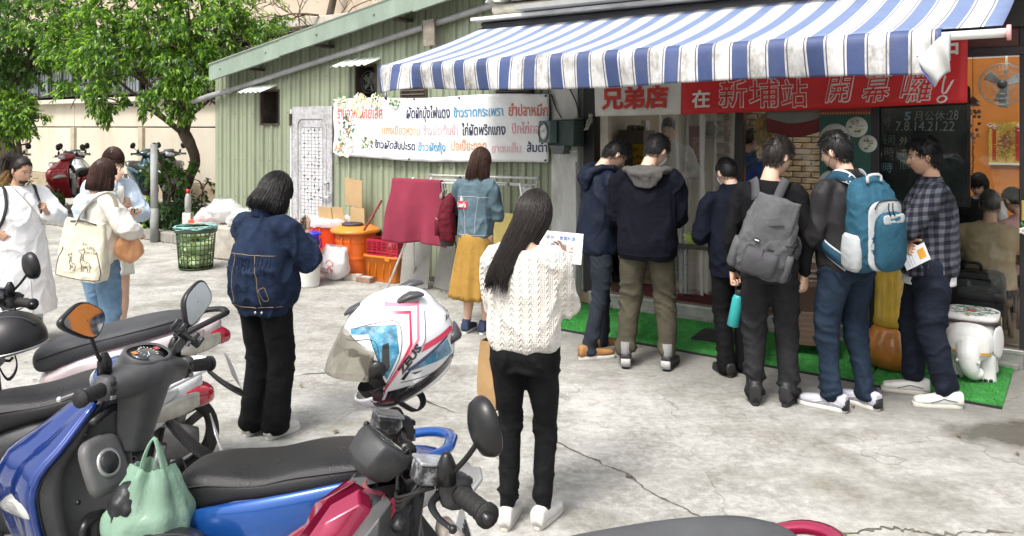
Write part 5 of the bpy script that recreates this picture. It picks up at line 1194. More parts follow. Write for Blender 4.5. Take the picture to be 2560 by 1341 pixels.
# the tote
canvas_m=M('cream_canvas',(.64,.59,.46),.9,var=.06,vs=12,bump=.3,bs=300);ink_m=M('brown_ink',(.10,.075,.05),.7)
tt=thing('tote_bag','cream canvas tote bag printed with giraffes hanging behind the brown-haired woman','tote bag');tt.matrix_world=Matrix.Translation(Vector((-3.04,5.66,.70)))@Euler((R(4),R(7),R(-9))).to_matrix().to_4x4()
TW,TH=.185,.42
def toteshape(z):return TW*(1.0-.35*max(0,(z/TH-.35))**1.3)*(1-.10*max(0,.12-z/TH)/.12)
rg=[ring((0,0,z),toteshape(z),.075*(1-.72*(z/TH)),n=30,e=4)for z in np.linspace(0,TH,14)]
V,F=loft(rg);V,F=remesh([(V,F)],.009,2);V=fold_top(V,F,.006,4,(8,8,6),(16,16,9));mb=MB();mb.add(V,F);mb.build('body',canvas_m,tt);tb_=BVHTree.FromPolygons([Vector(v)for v in V],F)
def tshot(x,z,off=.002):
 r=tb_.ray_cast(Vector((x,-1,z)),Vector((0,1,0)));return np.array(r[0])+[0,-off,0]if r[0]else np.array((x,-.07,z))
def tline(pts,r=.0016,n=20,mat=ink_m,name='printed_line'):
 mb=MB();mb.tube([tshot(p[0],p[2])for p in spline([(x,0,z)for x,z in pts],n)],r,4);return mb
mb=MB()
for x0,k,z0 in((.035,1.0,.07),(-.055,.72,.07)):
 for pts in([(0,.0),(.002,.03),(-.004,.055),(-.012,.075),(-.012,.125),(-.03,.135),(-.034,.145),(-.012,.152),(.004,.150),(.008,.14),(.004,.11),(.012,.078),(.05,.068),(.062,.05),(.06,.0)],[(.014,0),(.016,.03),(.042,.03),(.046,0)],[(-.006,.152),(-.007,.165)],[(.002,.152),(.004,.165)],[(.062,.055),(.072,.035)]):
  mb.merge(tline([(x0+x*k,z0+z*k)for x,z in pts],n=6*len(pts)))
 rr=random.Random(7)
 for q in range(16):
  x=rr.uniform(.002,.052)if q<9 else rr.uniform(-.010,.004);z=rr.uniform(.035,.065)if q<9 else rr.uniform(.08,.13)
  mb.ball(tshot(x0+x*k,z0+z*k,.001),(.0035*k+.001,.001,.003*k+.001),6,4)
stuff(mb.build('giraffe_print',ink_m,tt))
for s_,x,z,w,h in(('Le',.02,.255,.03,.022),('Lins',.055,.232,.05,.026),('Gym Club',.045,.195,.085,.024),('&',.105,.222,.014,.016)):
 V,F=fit_text(s_,x,z,w,h,shear=.1);mb=MB();mb.add([tshot(a,b,.002)for a,b,c in V],F,0,False);mb.build('lettering',M('faded_brown_ink',(.30,.25,.18),.7),tt)
mb=MB();mb.merge(tline([(-.165,.02),(-.170,.10),(-.13,.22)],.003)).merge(tline([(-.165,.02),(0,.015),(.165,.02)],.003)).merge(tline([(.165,.02),(.17,.10),(.13,.22)],.003));mb.build('piping',M('dark_piping',(.05,.045,.04),.7),tt)
mb=MB();mb.tube(spline([(-.06,-.02,.38),(-.02,-.02,.48),(.045,.03,.585),(.09,.13,.60),(.11,.20,.45)],20),.016,6,flat=.25);mb.build('handle',canvas_m,tt)
mb=MB();mb.tube(spline([(-.10,-.025,.405),(0,-.03,.42),(.10,-.025,.405)],8),.006,5);mb.build('zip',M('dark_zip',(.06,.06,.065),.5),tt)
# orange carrier bag on her forearm
def plastic(name,col,alpha_=.35):
 m,nt,ns,L,p=nodemat(name);tc=ns.new('ShaderNodeTexCoord');n=noisen(nt,tc.outputs['Object'],14,5,.6)
 p.inputs['Base Color'].default_value=(*col,1);p.inputs['Roughness'].default_value=.3;b=ns.new('ShaderNodeBump');b.inputs['Strength'].default_value=.5;b.inputs['Distance'].default_value=.02;L.new(n,b.inputs['Height']);L.new(b.outputs[0],p.inputs['Normal'])
 tr=ns.new('ShaderNodeBsdfTranslucent');tr.inputs[0].default_value=(*col,1);tp=ns.new('ShaderNodeBsdfTransparent');m1=ns.new('ShaderNodeMixShader');m2=ns.new('ShaderNodeMixShader');m1.inputs[0].default_value=.35;m2.inputs[0].default_value=alpha_
 L.new(p.outputs[0],m1.inputs[1]);L.new(tr.outputs[0],m1.inputs[2]);L.new(m1.outputs[0],m2.inputs[1]);L.new(tp.outputs[0],m2.inputs[2]);L.new(m2.outputs[0],ns['Material Output'].inputs['Surface']);return m
def carrier(name,label,mat,r=(.10,.07),h=.20,seed=0,neck=.35,amp=.014,parts=True):
 """a knotted thin plastic bag with creases"""
 o=thing(name,label,'plastic bag');rg=[];rng=np.random.default_rng(seed);n=40;a=np.linspace(0,2*PI,n,endpoint=False)
 for t in np.linspace(0,1,20):
  k=math.sin(min(1,t/.34)*PI/2)**.55*(1 if t<.55 else 1-(1-neck)*((t-.55)/.45)**1.2);z=h*t
  q=vnoise(np.stack([np.cos(a)*2.2,np.sin(a)*2.2,a*0+t*3],1),seed)+.6*vnoise(np.stack([np.cos(a)*6,np.sin(a)*6,a*0+t*4],1),seed+1);st=np.abs(np.sin(a*7+q*2))*t
  rg.append(np.stack([(r[0]*k+amp*q+amp*.8*st-.0)*np.cos(a),(r[1]*k+amp*q+amp*.8*st)*np.sin(a),z+.010*q],1))
 mb=MB();mb.loft(rg,False);c=np.mean(rg[0],0);mb.add(np.concatenate([rg[0],[c]]),[((i+1)%n,i,n)for i in range(n)]);mb.build('bag_film',mat,o);return o
oc=carrier('carrier_bag','orange translucent carrier bag hanging from the arm of the woman with the tote',plastic('orange_film',(.80,.42,.20),.22),(.085,.07),.22,3)
oc.location=(-2.80,5.86,.775)
mb=MB();mb.ball((.0,0,.07),(.055,.045,.05),12,8);mb.ball((.02,.01,.12),(.045,.04,.03),12,8);mb.build('food_boxes',M('box_white',(.7,.66,.58),.6),oc)
mb=MB()
for sd in(-1,1):mb.tube(spline([(sd*.03,0,.20),(sd*.03,.0,.27),(0,.02,.32)],8),.009,6,flat=.4)
mb.build('handle',_mats['orange_film'],oc)
# ---- her friend facing her, hand at her mouth
P=Person('woman in a pale blue jacket and cream shorts, hand at her mouth',(-3.31,6.58),-42,1.60,'f',pitch=14,yaw=8,wr=(.03,.20,1.43),pr=(1,-.1,-.9),wl=(-.05,.34,1.14),pl=(-1,-.4,-.7),hr=dict(dir=(-.35,.1,.9),back=(.3,.9,0),curl=(.5,.7,.5)),hl=dict(dir=(.2,.9,.25),back=(0,-.3,-1),curl=(.3,.4,.4)),bare_legs=True,seed=51)
P.top(pale_b,sleeve=(.090,.088,.082,.080,.074,.046),reach=.92,A=.010,rings=[(.84,.18,.135,0),(.95,.185,.14,0),(1.1,.178,.135,0),(1.24,.175,.128,0),(1.33,.168,.114,0),(1.40,.145,.095,-.01),(1.44,.085,.074,-.012)])
P.patch(-.085,.085,.90,1.38,cream_c,side=1,n=14,name='shirt_front')
P.skirt(cream_c,.95,.60,.165,.205,name='shorts',pleats=8,A=.02);P.shoes(shoe_w,rub_w,L=.25);P.hair(hair_brown,'long',.16,2200,zend=-.04,rlow=1.02,face=.2,bangs=True,endvar=.015);P.glasses(frame_k);phone(P,-1,'phone held low by the woman in the pale blue jacket')
# ---- the queue of men
P=Person('man in a navy hooded rain jacket and tan shoes looking down at his phone',(.665,6.25),18,1.715,'m',build=.95,lean=6,pitch=38,yaw=-6,wr=(.07,.30,1.08),pr=(.5,-.7,-1),wl=(-.08,.29,1.08),pl=(-.5,-.7,-1),feet={1:(.11,-.10,-.05),-1:(-.10,.10,.12)},seed=61)
P.top(navy_n,rings=[(.80,.182,.150,0),(.87,.190,.155,0),(1.0,.188,.150,0),(1.15,.190,.148,0),(1.28,.195,.142,-.005),(1.37,.180,.120,-.01),(1.43,.11,.088,-.012),(1.46,.078,.072,-.01)],sleeve=(.086,.082,.074,.068,.060,.048),A=.010)
V,F=remesh([limb(spline([P.up(q)for q in((.09,.07,1.45),(.105,-.03,1.46),(.06,-.13,1.42),(0,-.155,1.38),(-.06,-.13,1.42),(-.105,-.03,1.46),(-.09,.07,1.45))],16),[(.034,.042)]*16,10),limb([P.up(q)for q in((0,-.11,1.44),(0,-.155,1.36),(0,-.145,1.27))],[(.045,.095),(.05,.095),(.025,.05)],12)],.012,4);P.add('hood',fold_top(V,F,.008,6),F,navy_n)
P.trousers(slate,r=(.098,.088,.068,.060,.056,.055),bottom=.05,A=.009);P.shoes(shoe_t,rub_w,L=.285,toecap=shoe_b);P.hair(hair_black,'short',.16,1500,L=.042,comb=(0,.5,-.1));P.glasses(frame_k)
phone(P,1,'phone in the hands of the man in the navy rain jacket')
P=Person('man in a dark navy hoodie with grey hood and olive joggers seen from behind',(.995,5.90),74,1.735,'m',build=1.04,lean=4,pitch=30,yaw=-34,wr=(.10,.30,1.10),pr=(.55,-.7,-1),wl=(-.12,.29,1.08),pl=(-.55,-.7,-1),feet={1:(.155,.02,-.18),-1:(-.155,0,.15)},seed=71)
P.top(navy_d,'hoodie',rings=[(.795,.178,.140,0),(.83,.196,.155,0),(.92,.205,.162,0),(1.08,.205,.158,0),(1.22,.204,.148,-.005),(1.31,.192,.132,-.01),(1.38,.160,.107,-.012),(1.43,.10,.085,-.012),(1.46,.08,.075,-.01)],sleeve=(.092,.090,.084,.080,.066,.046),A=.008)
V,F=remesh([limb(spline([P.up(q)for q in((.12,.06,1.43),(.135,-.05,1.44),(.085,-.14,1.43),(0,-.165,1.41),(-.085,-.14,1.43),(-.135,-.05,1.44),(-.12,.06,1.43))],18),[(.030,.050)]*18,10),limb([P.up(q)for q in((0,-.12,1.46),(0,-.165,1.40),(-.01,-.165,1.31))],[(.03,.125),(.035,.135),(.018,.07)],14)],.011,4);P.add('hood',fold_top(V,F,.007,8),F,grey_c)
P.seam([(-.185,.84),(0,.835),(.185,.84)],navy_k,.003)
P.trousers(khaki,r=(.098,.094,.078,.072,.068,.050),bottom=.15,A=.010,waist=1.02,seat=1.0);P.shoes(shoe_b,rub_b,L=.27,name='trainer',toecap=shoe_w,heel=M('pale_heel_tab',(.35,.35,.35),.6),sock=M('grey_sock',(.22,.22,.22),.9,bump=.4,bs=300));P.hair(hair_black,'short',.20,1700,L=.03,comb=(0,.1,.1));P.glasses(frame_k);P.mask(mask_w)
P=Person('shorter man in a navy jacket lettered on the shoulder and black trousers at the counter',(1.60,5.76),98,1.555,'m',build=1.05,lean=5,pitch=22,yaw=8,wr=(.13,.27,1.08),pr=(.6,-.6,-1),wl=(-.15,.26,1.08),pl=(-.6,-.6,-1),feet={1:(.09,.02,-.1),-1:(-.08,-.03,.1)},seed=81)
P.top(navy_k,rings=[(.775,.180,.140,0),(.90,.186,.148,0),(1.05,.186,.145,0),(1.2,.195,.140,0),(1.32,.20,.128,-.005),(1.39,.178,.108,-.01),(1.44,.10,.085,-.01),(1.50,.080,.076,.0)],sleeve=(.092,.088,.080,.074,.062,.048),A=.008)
P.print_on('KAPPA',.035,1.335,.095,.024,M('cyan_print',(.05,.26,.42),.6),bold=.03,off=.005)
P.trousers(black_t,r=(.094,.085,.072,.068,.070,.074),bottom=.04,A=.006);P.shoes(shoe_b,rub_b,L=.26);P.hair(hair_black,'short',.13,1500,L=.02,comb=(0,0,0));P.mask(mask_w)
P=Person('man in a black long-sleeved top with a grey backpack and charcoal jeans',(1.655,5.14),72,1.70,'m',build=.98,lean=2,pitch=16,yaw=-42,wr=(.215,.02,.845),wl=(-.235,.04,.85),hr=dict(dir=(-.05,.15,-1),back=(.75,-.6,0),curl=(.5,.6,.4)),hl=dict(dir=(.05,.1,-1),back=(-1,.3,0),curl=(1.1,1.2,.7),thumb=.5),feet={1:(.115,.03,-.30),-1:(-.095,0,.12)},seed=91)
P10=P
P.top(black_c,'long_sleeved_top',rings=[(.90,.172,.128,0),(1.0,.170,.126,0),(1.1,.170,.124,0),(1.22,.184,.126,0),(1.32,.192,.120,-.005),(1.39,.172,.10,-.01),(1.43,.11,.078,-.012),(1.45,.078,.066,-.012)],sleeve=(.072,.066,.056,.052,.046,.042),A=.007)
P.trousers(charcoal,r=(.100,.094,.076,.070,.064,.062),bottom=.07,A=.012,seat=1.05);P.shoes(shoe_b,rub_b,L=.285,boot=.03,name='boot',stripe=None);P.hair(hair_dark,'short',.20,2200,L=.042,comb=(0,.3,.0));P.glasses(frame_k)
P.strap([(.0,-.02,1.50),(.03,.04,1.46),(.01,.09,1.38)],web_k,.006,'neck_cord',off=.006)
P.seam([(.045,.915),(.05,.83),(.095,.80),(.125,.84),(.125,.905)],M('grey_stitch',(.09,.09,.095),.8),.0018,bvh=P.bvh_leg)
P=Person('man in a black jacket and blue jeans wearing a blue and white backpack',(2.115,5.06),116,1.735,'m',build=1.04,lean=2,pitch=14,yaw=14,wr=(.13,.27,1.02),pr=(.5,-.7,-1),wl=(-.15,.25,.98),pl=(-.5,-.7,-1),feet={1:(.115,-.04,.10),-1:(-.115,.02,.42)},seed=101)
P11=P
P.top(M('black_shell',(.018,.017,.018),.6,var=.2,bump=.15,bs=200,spec=.3),rings=[(.87,.172,.132,0),(.92,.185,.140,0),(1.02,.188,.142,0),(1.15,.192,.138,0),(1.28,.198,.132,-.005),(1.37,.182,.112,-.01),(1.43,.10,.082,-.012),(1.485,.072,.068,-.006)],sleeve=(.074,.070,.066,.062,.056,.048),A=.008)
P.trousers(jean_b,r=(.094,.088,.068,.060,.060,.060),bottom=.075,A=.012);P.shoes(shoe_g,rub_w,L=.295,name='sneaker',toecap=shoe_w,heel=shoe_b,stripe=shoe_w);P.hair(hair_black,'short',.18,2000,L=.036,comb=(0,.15,-.05));P.mask(mask_k,chin=True);P.glasses(frame_k)
P=Person('stocky man in a dark plaid flannel shirt with crossed arms holding a leaflet',(2.705,5.19),160,1.69,'m',build=1.12,pitch=6,yaw=4,wr=(-.19,.185,1.04),pr=(1,.0,-.8),wl=(-.03,.27,1.10),pl=(-1,.35,-.75),hr=dict(dir=(-.9,-.5,-.25),back=(-.4,1,.2),curl=(.4,.5,.4)),hl=dict(dir=(.9,.3,.1),back=(-.2,.9,.3),curl=(.5,.5,.3)),feet={1:(.115,.08,-.05),-1:(-.115,-.08,.15)},skin=skin_m,seed=111)
P12=P
P.top(plaid_m,'shirt',rings=[(.84,.180,.150,0),(.92,.186,.158,.005),(1.02,.186,.160,.01),(1.14,.188,.155,.008),(1.26,.192,.142,0),(1.35,.186,.122,-.005),(1.40,.16,.10,-.01),(1.44,.095,.078,-.012)],sleeve=(.084,.082,.078,.074,.064,.052),A=.008)
mb=MB();mb.loft([P.upr(ring((0,-.008,z),rx,ry,n=22))for z,rx,ry in((1.43,.084,.076),(1.475,.070,.068),(1.478,.064,.062),(1.44,.088,.084),(1.425,.094,.088))],False);P.addmb('collar',mb,plaid_m,solid=.004)
mb=MB();mb.loft([ring((0,0,z),(.160),.158,n=28,e=2)for z in(.775,.79,.86)],False);P.addmb('t_shirt_hem',mb,white_c,solid=.004)
P.trousers(cloth('navy_chinos',(.018,.023,.040),.8,.2),r=(.110,.100,.080,.070,.062,.048),bottom=.10,A=.011,seat=1.05);P.shoes(shoe_w,rub_o,L=.29,name='skate_shoe',stripe=stripe_k);P.hair(hair_black,'short',.22,2400,L=.045,comb=(0,.2,.25))
mb=MB();mb.box((0,0,0),(.11,.0016,.20));o=mb.build('leaflet',paper_m);o.matrix_world=Matrix.Translation(P.W((-.285,.115,.985)))@Euler((R(-6),R(60),R(-75))).to_matrix().to_4x4()
tag(o,'folded white leaflet with an orange picture in the hand of the man in plaid','leaflet')
for yy in(-.0014,.0014):
 mb=MB();mb.box((.0,yy,.055),(.06,.0006,.055));mb.build('printed_picture',M('leaflet_orange',(.72,.36,.05),.6),o)
 mb=MB()
 for k in range(3):mb.box((0,yy,-.02-.022*k),(.09,.0006,.003))
 mb.build('ruled_lines',M('leaflet_blue',(.20,.24,.45),.6),o)['kind']='stuff'
# ---- grey backpack, blue backpack, bottle
gp=cloth('grey_cordura',(.16,.162,.17),.75,.12,20);gp2=cloth('grey_cordura_dark',(.11,.11,.118),.75,.12)
bk=pack('backpack','dark grey backpack hanging low on the man in the black top',(gp,None,None),P10.MW@Matrix.Translation((-.085,-.135,.875))@Euler((R(-6),R(-17),R(180))).to_matrix().to_4x4(),W_=.33,D=.19,Hh=.50)
mb=MB();mb.grid(lambda a,b:(-.125+.25*a,.185-.10*max(0,b-.45)**1.5-.16*(a-.5)**2+.005*math.sin(a*9+b*4),.20+.32*b),16,16);mb.build('flap',gp,bk,solid=.012)
mb=MB();mb.loft([ring((.0,.19,z),w,d,n=20,e=3.2)for z,w,d in((.03,.085,.02),(.05,.10,.040),(.15,.10,.042),(.19,.095,.03))]);mb.build('front_pocket',gp2,bk)
for x in(-.155,.155):
 mb=MB();mb.loft([ring((x,.10,z),w,d,n=16,e=2.5)for z,w,d in((.02,.02,.05),(.04,.035,.065),(.16,.035,.065),(.20,.03,.06))]);mb.build('side_pocket',gp,bk)
mb=MB();mb.box((.055,.201,.245),(.034,.004,.024));mb.build('label',web_k,bk);mb=MB();mb.box((.055,.204,.245),(.026,.001,.008));mb.build('label_print',M('label_white',(.7,.7,.7),.6),bk)
mb=MB();mb.tube(spline([(.03,.187,.34),(-.02,.192,.36),(-.07,.180,.375)],8),.004,5);mb.build('zip',web_k,bk)
for z in(.12,.27):
 mb=MB();mb.tube(spline([(-.175,.06,z+.02),(-.165,.13,z),(-.12,.18,z-.01)],8),.012,5,flat=.3);mb.build('side_strap',web_k,bk)
mb=MB();mb.tube(spline([(0,.215,.20),(0,.22,.12),(0,.205,.04)],8),.012,5,flat=.3);mb.build('front_strap',web_k,bk)
for sd in(1,-1):
 m=P10.strap([(sd*.06-.02,-.16,1.33),(sd*.085,-.09,1.43),(sd*.105,.0,1.45),(sd*.125,.10,1.34),(sd*.155,.10,1.18),(sd*.19,-.02,1.05),(sd*.15,-.14,.98)],gp2,.055,world=True);o=m.build('shoulder_strap',gp2,solid=.012);o.parent=bk;o.matrix_parent_inverse=bk.matrix_world.inverted()
bp=cloth('blue_cordura',(.040,.140,.215),.7,.12,20);bw=cloth('pale_grey_cordura',(.42,.44,.45),.75,.08);bpd=cloth('deep_blue_cordura',(.028,.085,.14),.7,.12)
bk=pack('backpack','blue and pale grey school backpack on the man in the black jacket',(bp,None,None),P11.MW@Matrix.Translation((-.01,-.132,.905))@Euler((R(-5),R(4),R(172))).to_matrix().to_4x4(),W_=.34,D=.19,Hh=.55)
def face_panel(pts,y0,mat,name,th=.03,curve=.5):
 mb=MB();P_=np.array(pts);c=P_.mean(0);rg=[]
 for k,off in((1.0,0),(1.0,th*.6),(.95,th),(.4,th*1.05)):
  rg.append(np.array([(c[0]+(x-c[0])*k,y0+off-curve*((x)*1.0)**2,c[1]+(z-c[1])*k)for x,z in P_]))
 mb.loft(rg,True);return mb.build(name,mat,bk)
rr_=lambda x0,x1,z0,z1,r:[(a,c)for a,b,c in roundrect(x0,x1,z0,z1,r,0,5)[:-1]]
face_panel(rr_(-.120,.120,.025,.44,.07),.180,bw,'pale_panel',.012);face_panel(rr_(-.118,.085,.02,.375,.075),.187,bp,'front_pocket',.045);face_panel(rr_(-.095,.06,.31,.365,.02),.228,bw,'pocket_trim',.006)
for sd in(1,-1):
 mb=MB();mb.loft([ring((sd*.165,.09,z),w,d,n=16,e=2.6)for z,w,d in((.02,.02,.05),(.05,.036,.07),(.15,.04,.072),(.22,.03,.065),(.24,.02,.05))]);mb.build('side_pocket',bw if sd>0 else bp,bk)
mb=MB();mb.tube(spline([(-.05,.09,.535),(-.04,.085,.575),(.04,.085,.575),(.05,.09,.535)],12),.010,6);mb.build('grab_handle',bw,bk)
mb=MB();mb.tube(spline([(-.10,.20,.36),(-.095,.20,.41),(-.06,.19,.44),(.05,.19,.44),(.09,.195,.40)],18),.004,5);mb.build('zip',web_k,bk)
for x in(-.02,.01):
 mb=MB();mb.tube(spline([(x,.215,.43),(x+.02,.235,.40),(x+.005,.235,.36)],8),.004,5);mb.build('zip_pull',web_k,bk)
for sd in(1,-1):
 pts=[(sd*.045-.0,-.155,1.36),(sd*.085,-.10,1.44),(sd*.105,.0,1.46),(sd*.125,.11,1.34),(sd*.16,.11,1.16),(sd*.20,-.02,1.02),(sd*.15,-.15,.92)]
 for w,mt_,nm in((.062,bpd,'shoulder_strap'),(.078,bw,'strap_piping')):
  m=P11.strap(pts,mt_,w,world=True,off=.020 if w<.07 else .008);o=m.build(nm,mt_,solid=.008 if w<.07 else .003);o.parent=bk;o.matrix_parent_inverse=bk.matrix_world.inverted()
mb=P11.strap([(-.10,-.11,1.425),(0,-.15,1.335),(.10,-.11,1.425)],bw,.012,world=True,off=.014);o=mb.build('yoke_piping',bw,solid=.006);o.parent=bk;o.matrix_parent_inverse=bk.matrix_world.inverted()
teal_m=M('teal_bottle_paint',(.03,.34,.34),.4,var=.06,bump=.1,bs=400)
bo=thing('water_bottle','teal metal water bottle hanging from the hand of the man with the grey backpack','bottle');c=P10.W((-.235,.06,.735));bo.location=(c.x,c.y,c.z-.265);bo.rotation_euler=(R(6),R(10),0)
mb=MB();mb.lathe([(.030,0),(.0385,.006),(.0385,.185),(.034,.205),(.027,.215)],24);mb.build('flask',teal_m,bo)
mb=MB();mb.lathe([(.028,.213),(.030,.218),(.030,.245),(.026,.25)],20);mb.build('lid',M('black_cap',(.02,.02,.02),.5),bo)
mb=MB();mb.tube(spline([(-.026,0,.235),(-.028,0,.275),(0,0,.295),(.028,0,.275),(.026,0,.235)],16),.006,6);mb.build('loop',_mats['black_cap'],bo)
# ================================================================ SCOOTERS
def paint(name,col,flake=.0):return M(name,col,.22,flake,var=.06,vs=3,coat=1.0,dirt=tuple(c*.5+.05 for c in col),ds=7,da=.18,rv=.05)
seat_bk=M('black_vinyl_seat',(.011,.011,.012),.30,var=.3,vs=4,bump=.25,bs=420,rv=.1,spec=.45);seat_gy=M('grey_vinyl_seat',(.075,.078,.082),.55,var=.15,vs=5,bump=.35,bs=350,rv=.08);seat_dg=M('dark_grey_vinyl_seat',(.048,.050,.054),.5,var=.15,vs=5,bump=.3,bs=350)
plas=M('grey_black_plastic',(.030,.031,.033),.48,var=.35,vs=5,dirt=(.13,.13,.125),ds=6,da=.35,bump=.12,bs=300,rv=.12);plas2=M('faded_grey_plastic',(.070,.071,.073),.5,var=.25,vs=4,dirt=(.15,.15,.147),ds=5,da=.45,bump=.12,bs=320,rv=.12)
rubber=M('tyre_rubber',(.016,.016,.016),.8,var=.3,vs=20);blk=M('gloss_black_plastic',(.012,.012,.013),.3,var=.3,rv=.08);alum=M('cast_aluminium',(.55,.55,.54),.38,.85,var=.2,vs=12,dirt=(.2,.19,.18),ds=14,da=.5);chrome=M('chrome',(.75,.75,.75),.12,1.,var=.05)
speck_m=M('flaking_paint_metal',(.05,.05,.05),.45,.3,var=.3,vs=30,dirt=(.55,.57,.60),ds=38,da=.95);lens_c=M('clear_lens',(.55,.56,.55),.12,var=.2,vs=20,coat=1.,trans=.35);lens_r=M('red_lens',(.42,.012,.03),.15,coat=1.);lens_o=M('orange_lens',(.55,.20,.03),.2,coat=.8);lens_y=M('smoky_lens',(.42,.40,.33),.15,var=.25,vs=12,coat=1.)
mirror_m=M('mirror_glass',(.75,.77,.78),.03,1.,var=.02,dirt=(.35,.35,.33),ds=16,da=.3);glassd=M('dial_glass',(.03,.035,.035),.08,coat=1.);white_p=M('plate_white',(.72,.72,.70),.45,var=.05,dirt=(.4,.38,.35),ds=20);ink_k=M('plate_ink',(.02,.02,.025),.5)
def sect(x,y,z,w,h,e=2.6,n=20):return ring((x,y,z),w,h,(0,1,0),(0,0,1),n,e)
def wheel(root,x,r=.215,w=.05):
 a=np.linspace(0,2*PI,40,endpoint=False)
 t=MB();prof=[(r-.055,-w*.8),(r-.02,-w),(r-.004,-w*.72),(r,0),(r-.004,w*.72),(r-.02,w),(r-.055,w*.8)]
 t.loft([np.stack([q*np.cos(a),np.full(40,yy),q*np.sin(a)],1)for q,yy in prof]+[np.stack([(r-.06)*np.cos(a),np.full(40,yy),(r-.06)*np.sin(a)],1)for yy in(w*.6,-w*.6)]+[np.stack([prof[0][0]*np.cos(a),np.full(40,prof[0][1]),prof[0][0]*np.sin(a)],1)],False)
 o=t.build('wheel',rubber,root,loc=(x,0,r))
 m=MB();
 for k in range(5):
  b=2*PI*k/5;m.box((.085*math.cos(b),0,.085*math.sin(b)),(.15,.03,.035),rot=(0,-b,0))
 m.loft([np.stack([q*np.cos(a),np.full(40,yy),q*np.sin(a)],1)for q,yy in((r-.06,-.035),(r-.05,-.035),(r-.05,.035),(r-.06,.035),(r-.06,-.035))],False);h=MB();h.tube([(0,-.05,0),(0,.05,0)],.035,14);m.merge(h)
 m.build('rim',M('rim_dark',(.10,.10,.10),.4,.6),o);return o
def mirror(parent,base,tip,size,shape,back=blk,nrm=(-1,0,.15),glass=mirror_m,stalk=blk,tilt=0.):
 """stalk, head and glass of one mirror (frame of the bars)"""
 mb=MB();mid=(np.array(base)*.5+np.array(tip)*.5)+[0,0,-.01];mb.tube(spline([base,mid,tip],10),.0058,8);b2=np.array(base);mb.lathe([(.021,-.01),(.020,.03),(.011,.05),(.007,.055)],14,c=b2)
 st=mb.build('mirror_stalk',stalk,parent);w,h=size;n=32
 if shape=='oval':o2=ring((0,0,0),w,h,n=n,e=2.2)
 else:o2=ring((0,0,0),w,h,n=n,e=3.4);o2[:,0]+=.28*w*(o2[:,1]/h);o2[:,0]*=1-.18*(o2[:,1]/h)
 cs,sn=math.cos(tilt),math.sin(tilt);o2=np.stack([o2[:,0]*cs-o2[:,1]*sn,o2[:,0]*sn+o2[:,1]*cs,o2[:,2]],1)
 mb=MB();mb.loft([o2*k+[0,0,z]for k,z in((.94,.004),(1.0,.0),(1.0,-.008),(.9,-.022),(.55,-.033),(.2,-.036))],True)
 N_=np.array(nrm,float);B=basis(np.cross(N_,np.cross([0,0,1],N_)),N_);X=Matrix.Translation(tip)@B
 m2=MB();m2.merge(mb,X);hd=m2.build('mirror',back,parent);g=MB();g.add(o2*.89+[0,0,.0048],[tuple(range(n))],0,False);m3=MB();m3.merge(g,X);m3.build('mirror_glass',glass,hd);return hd
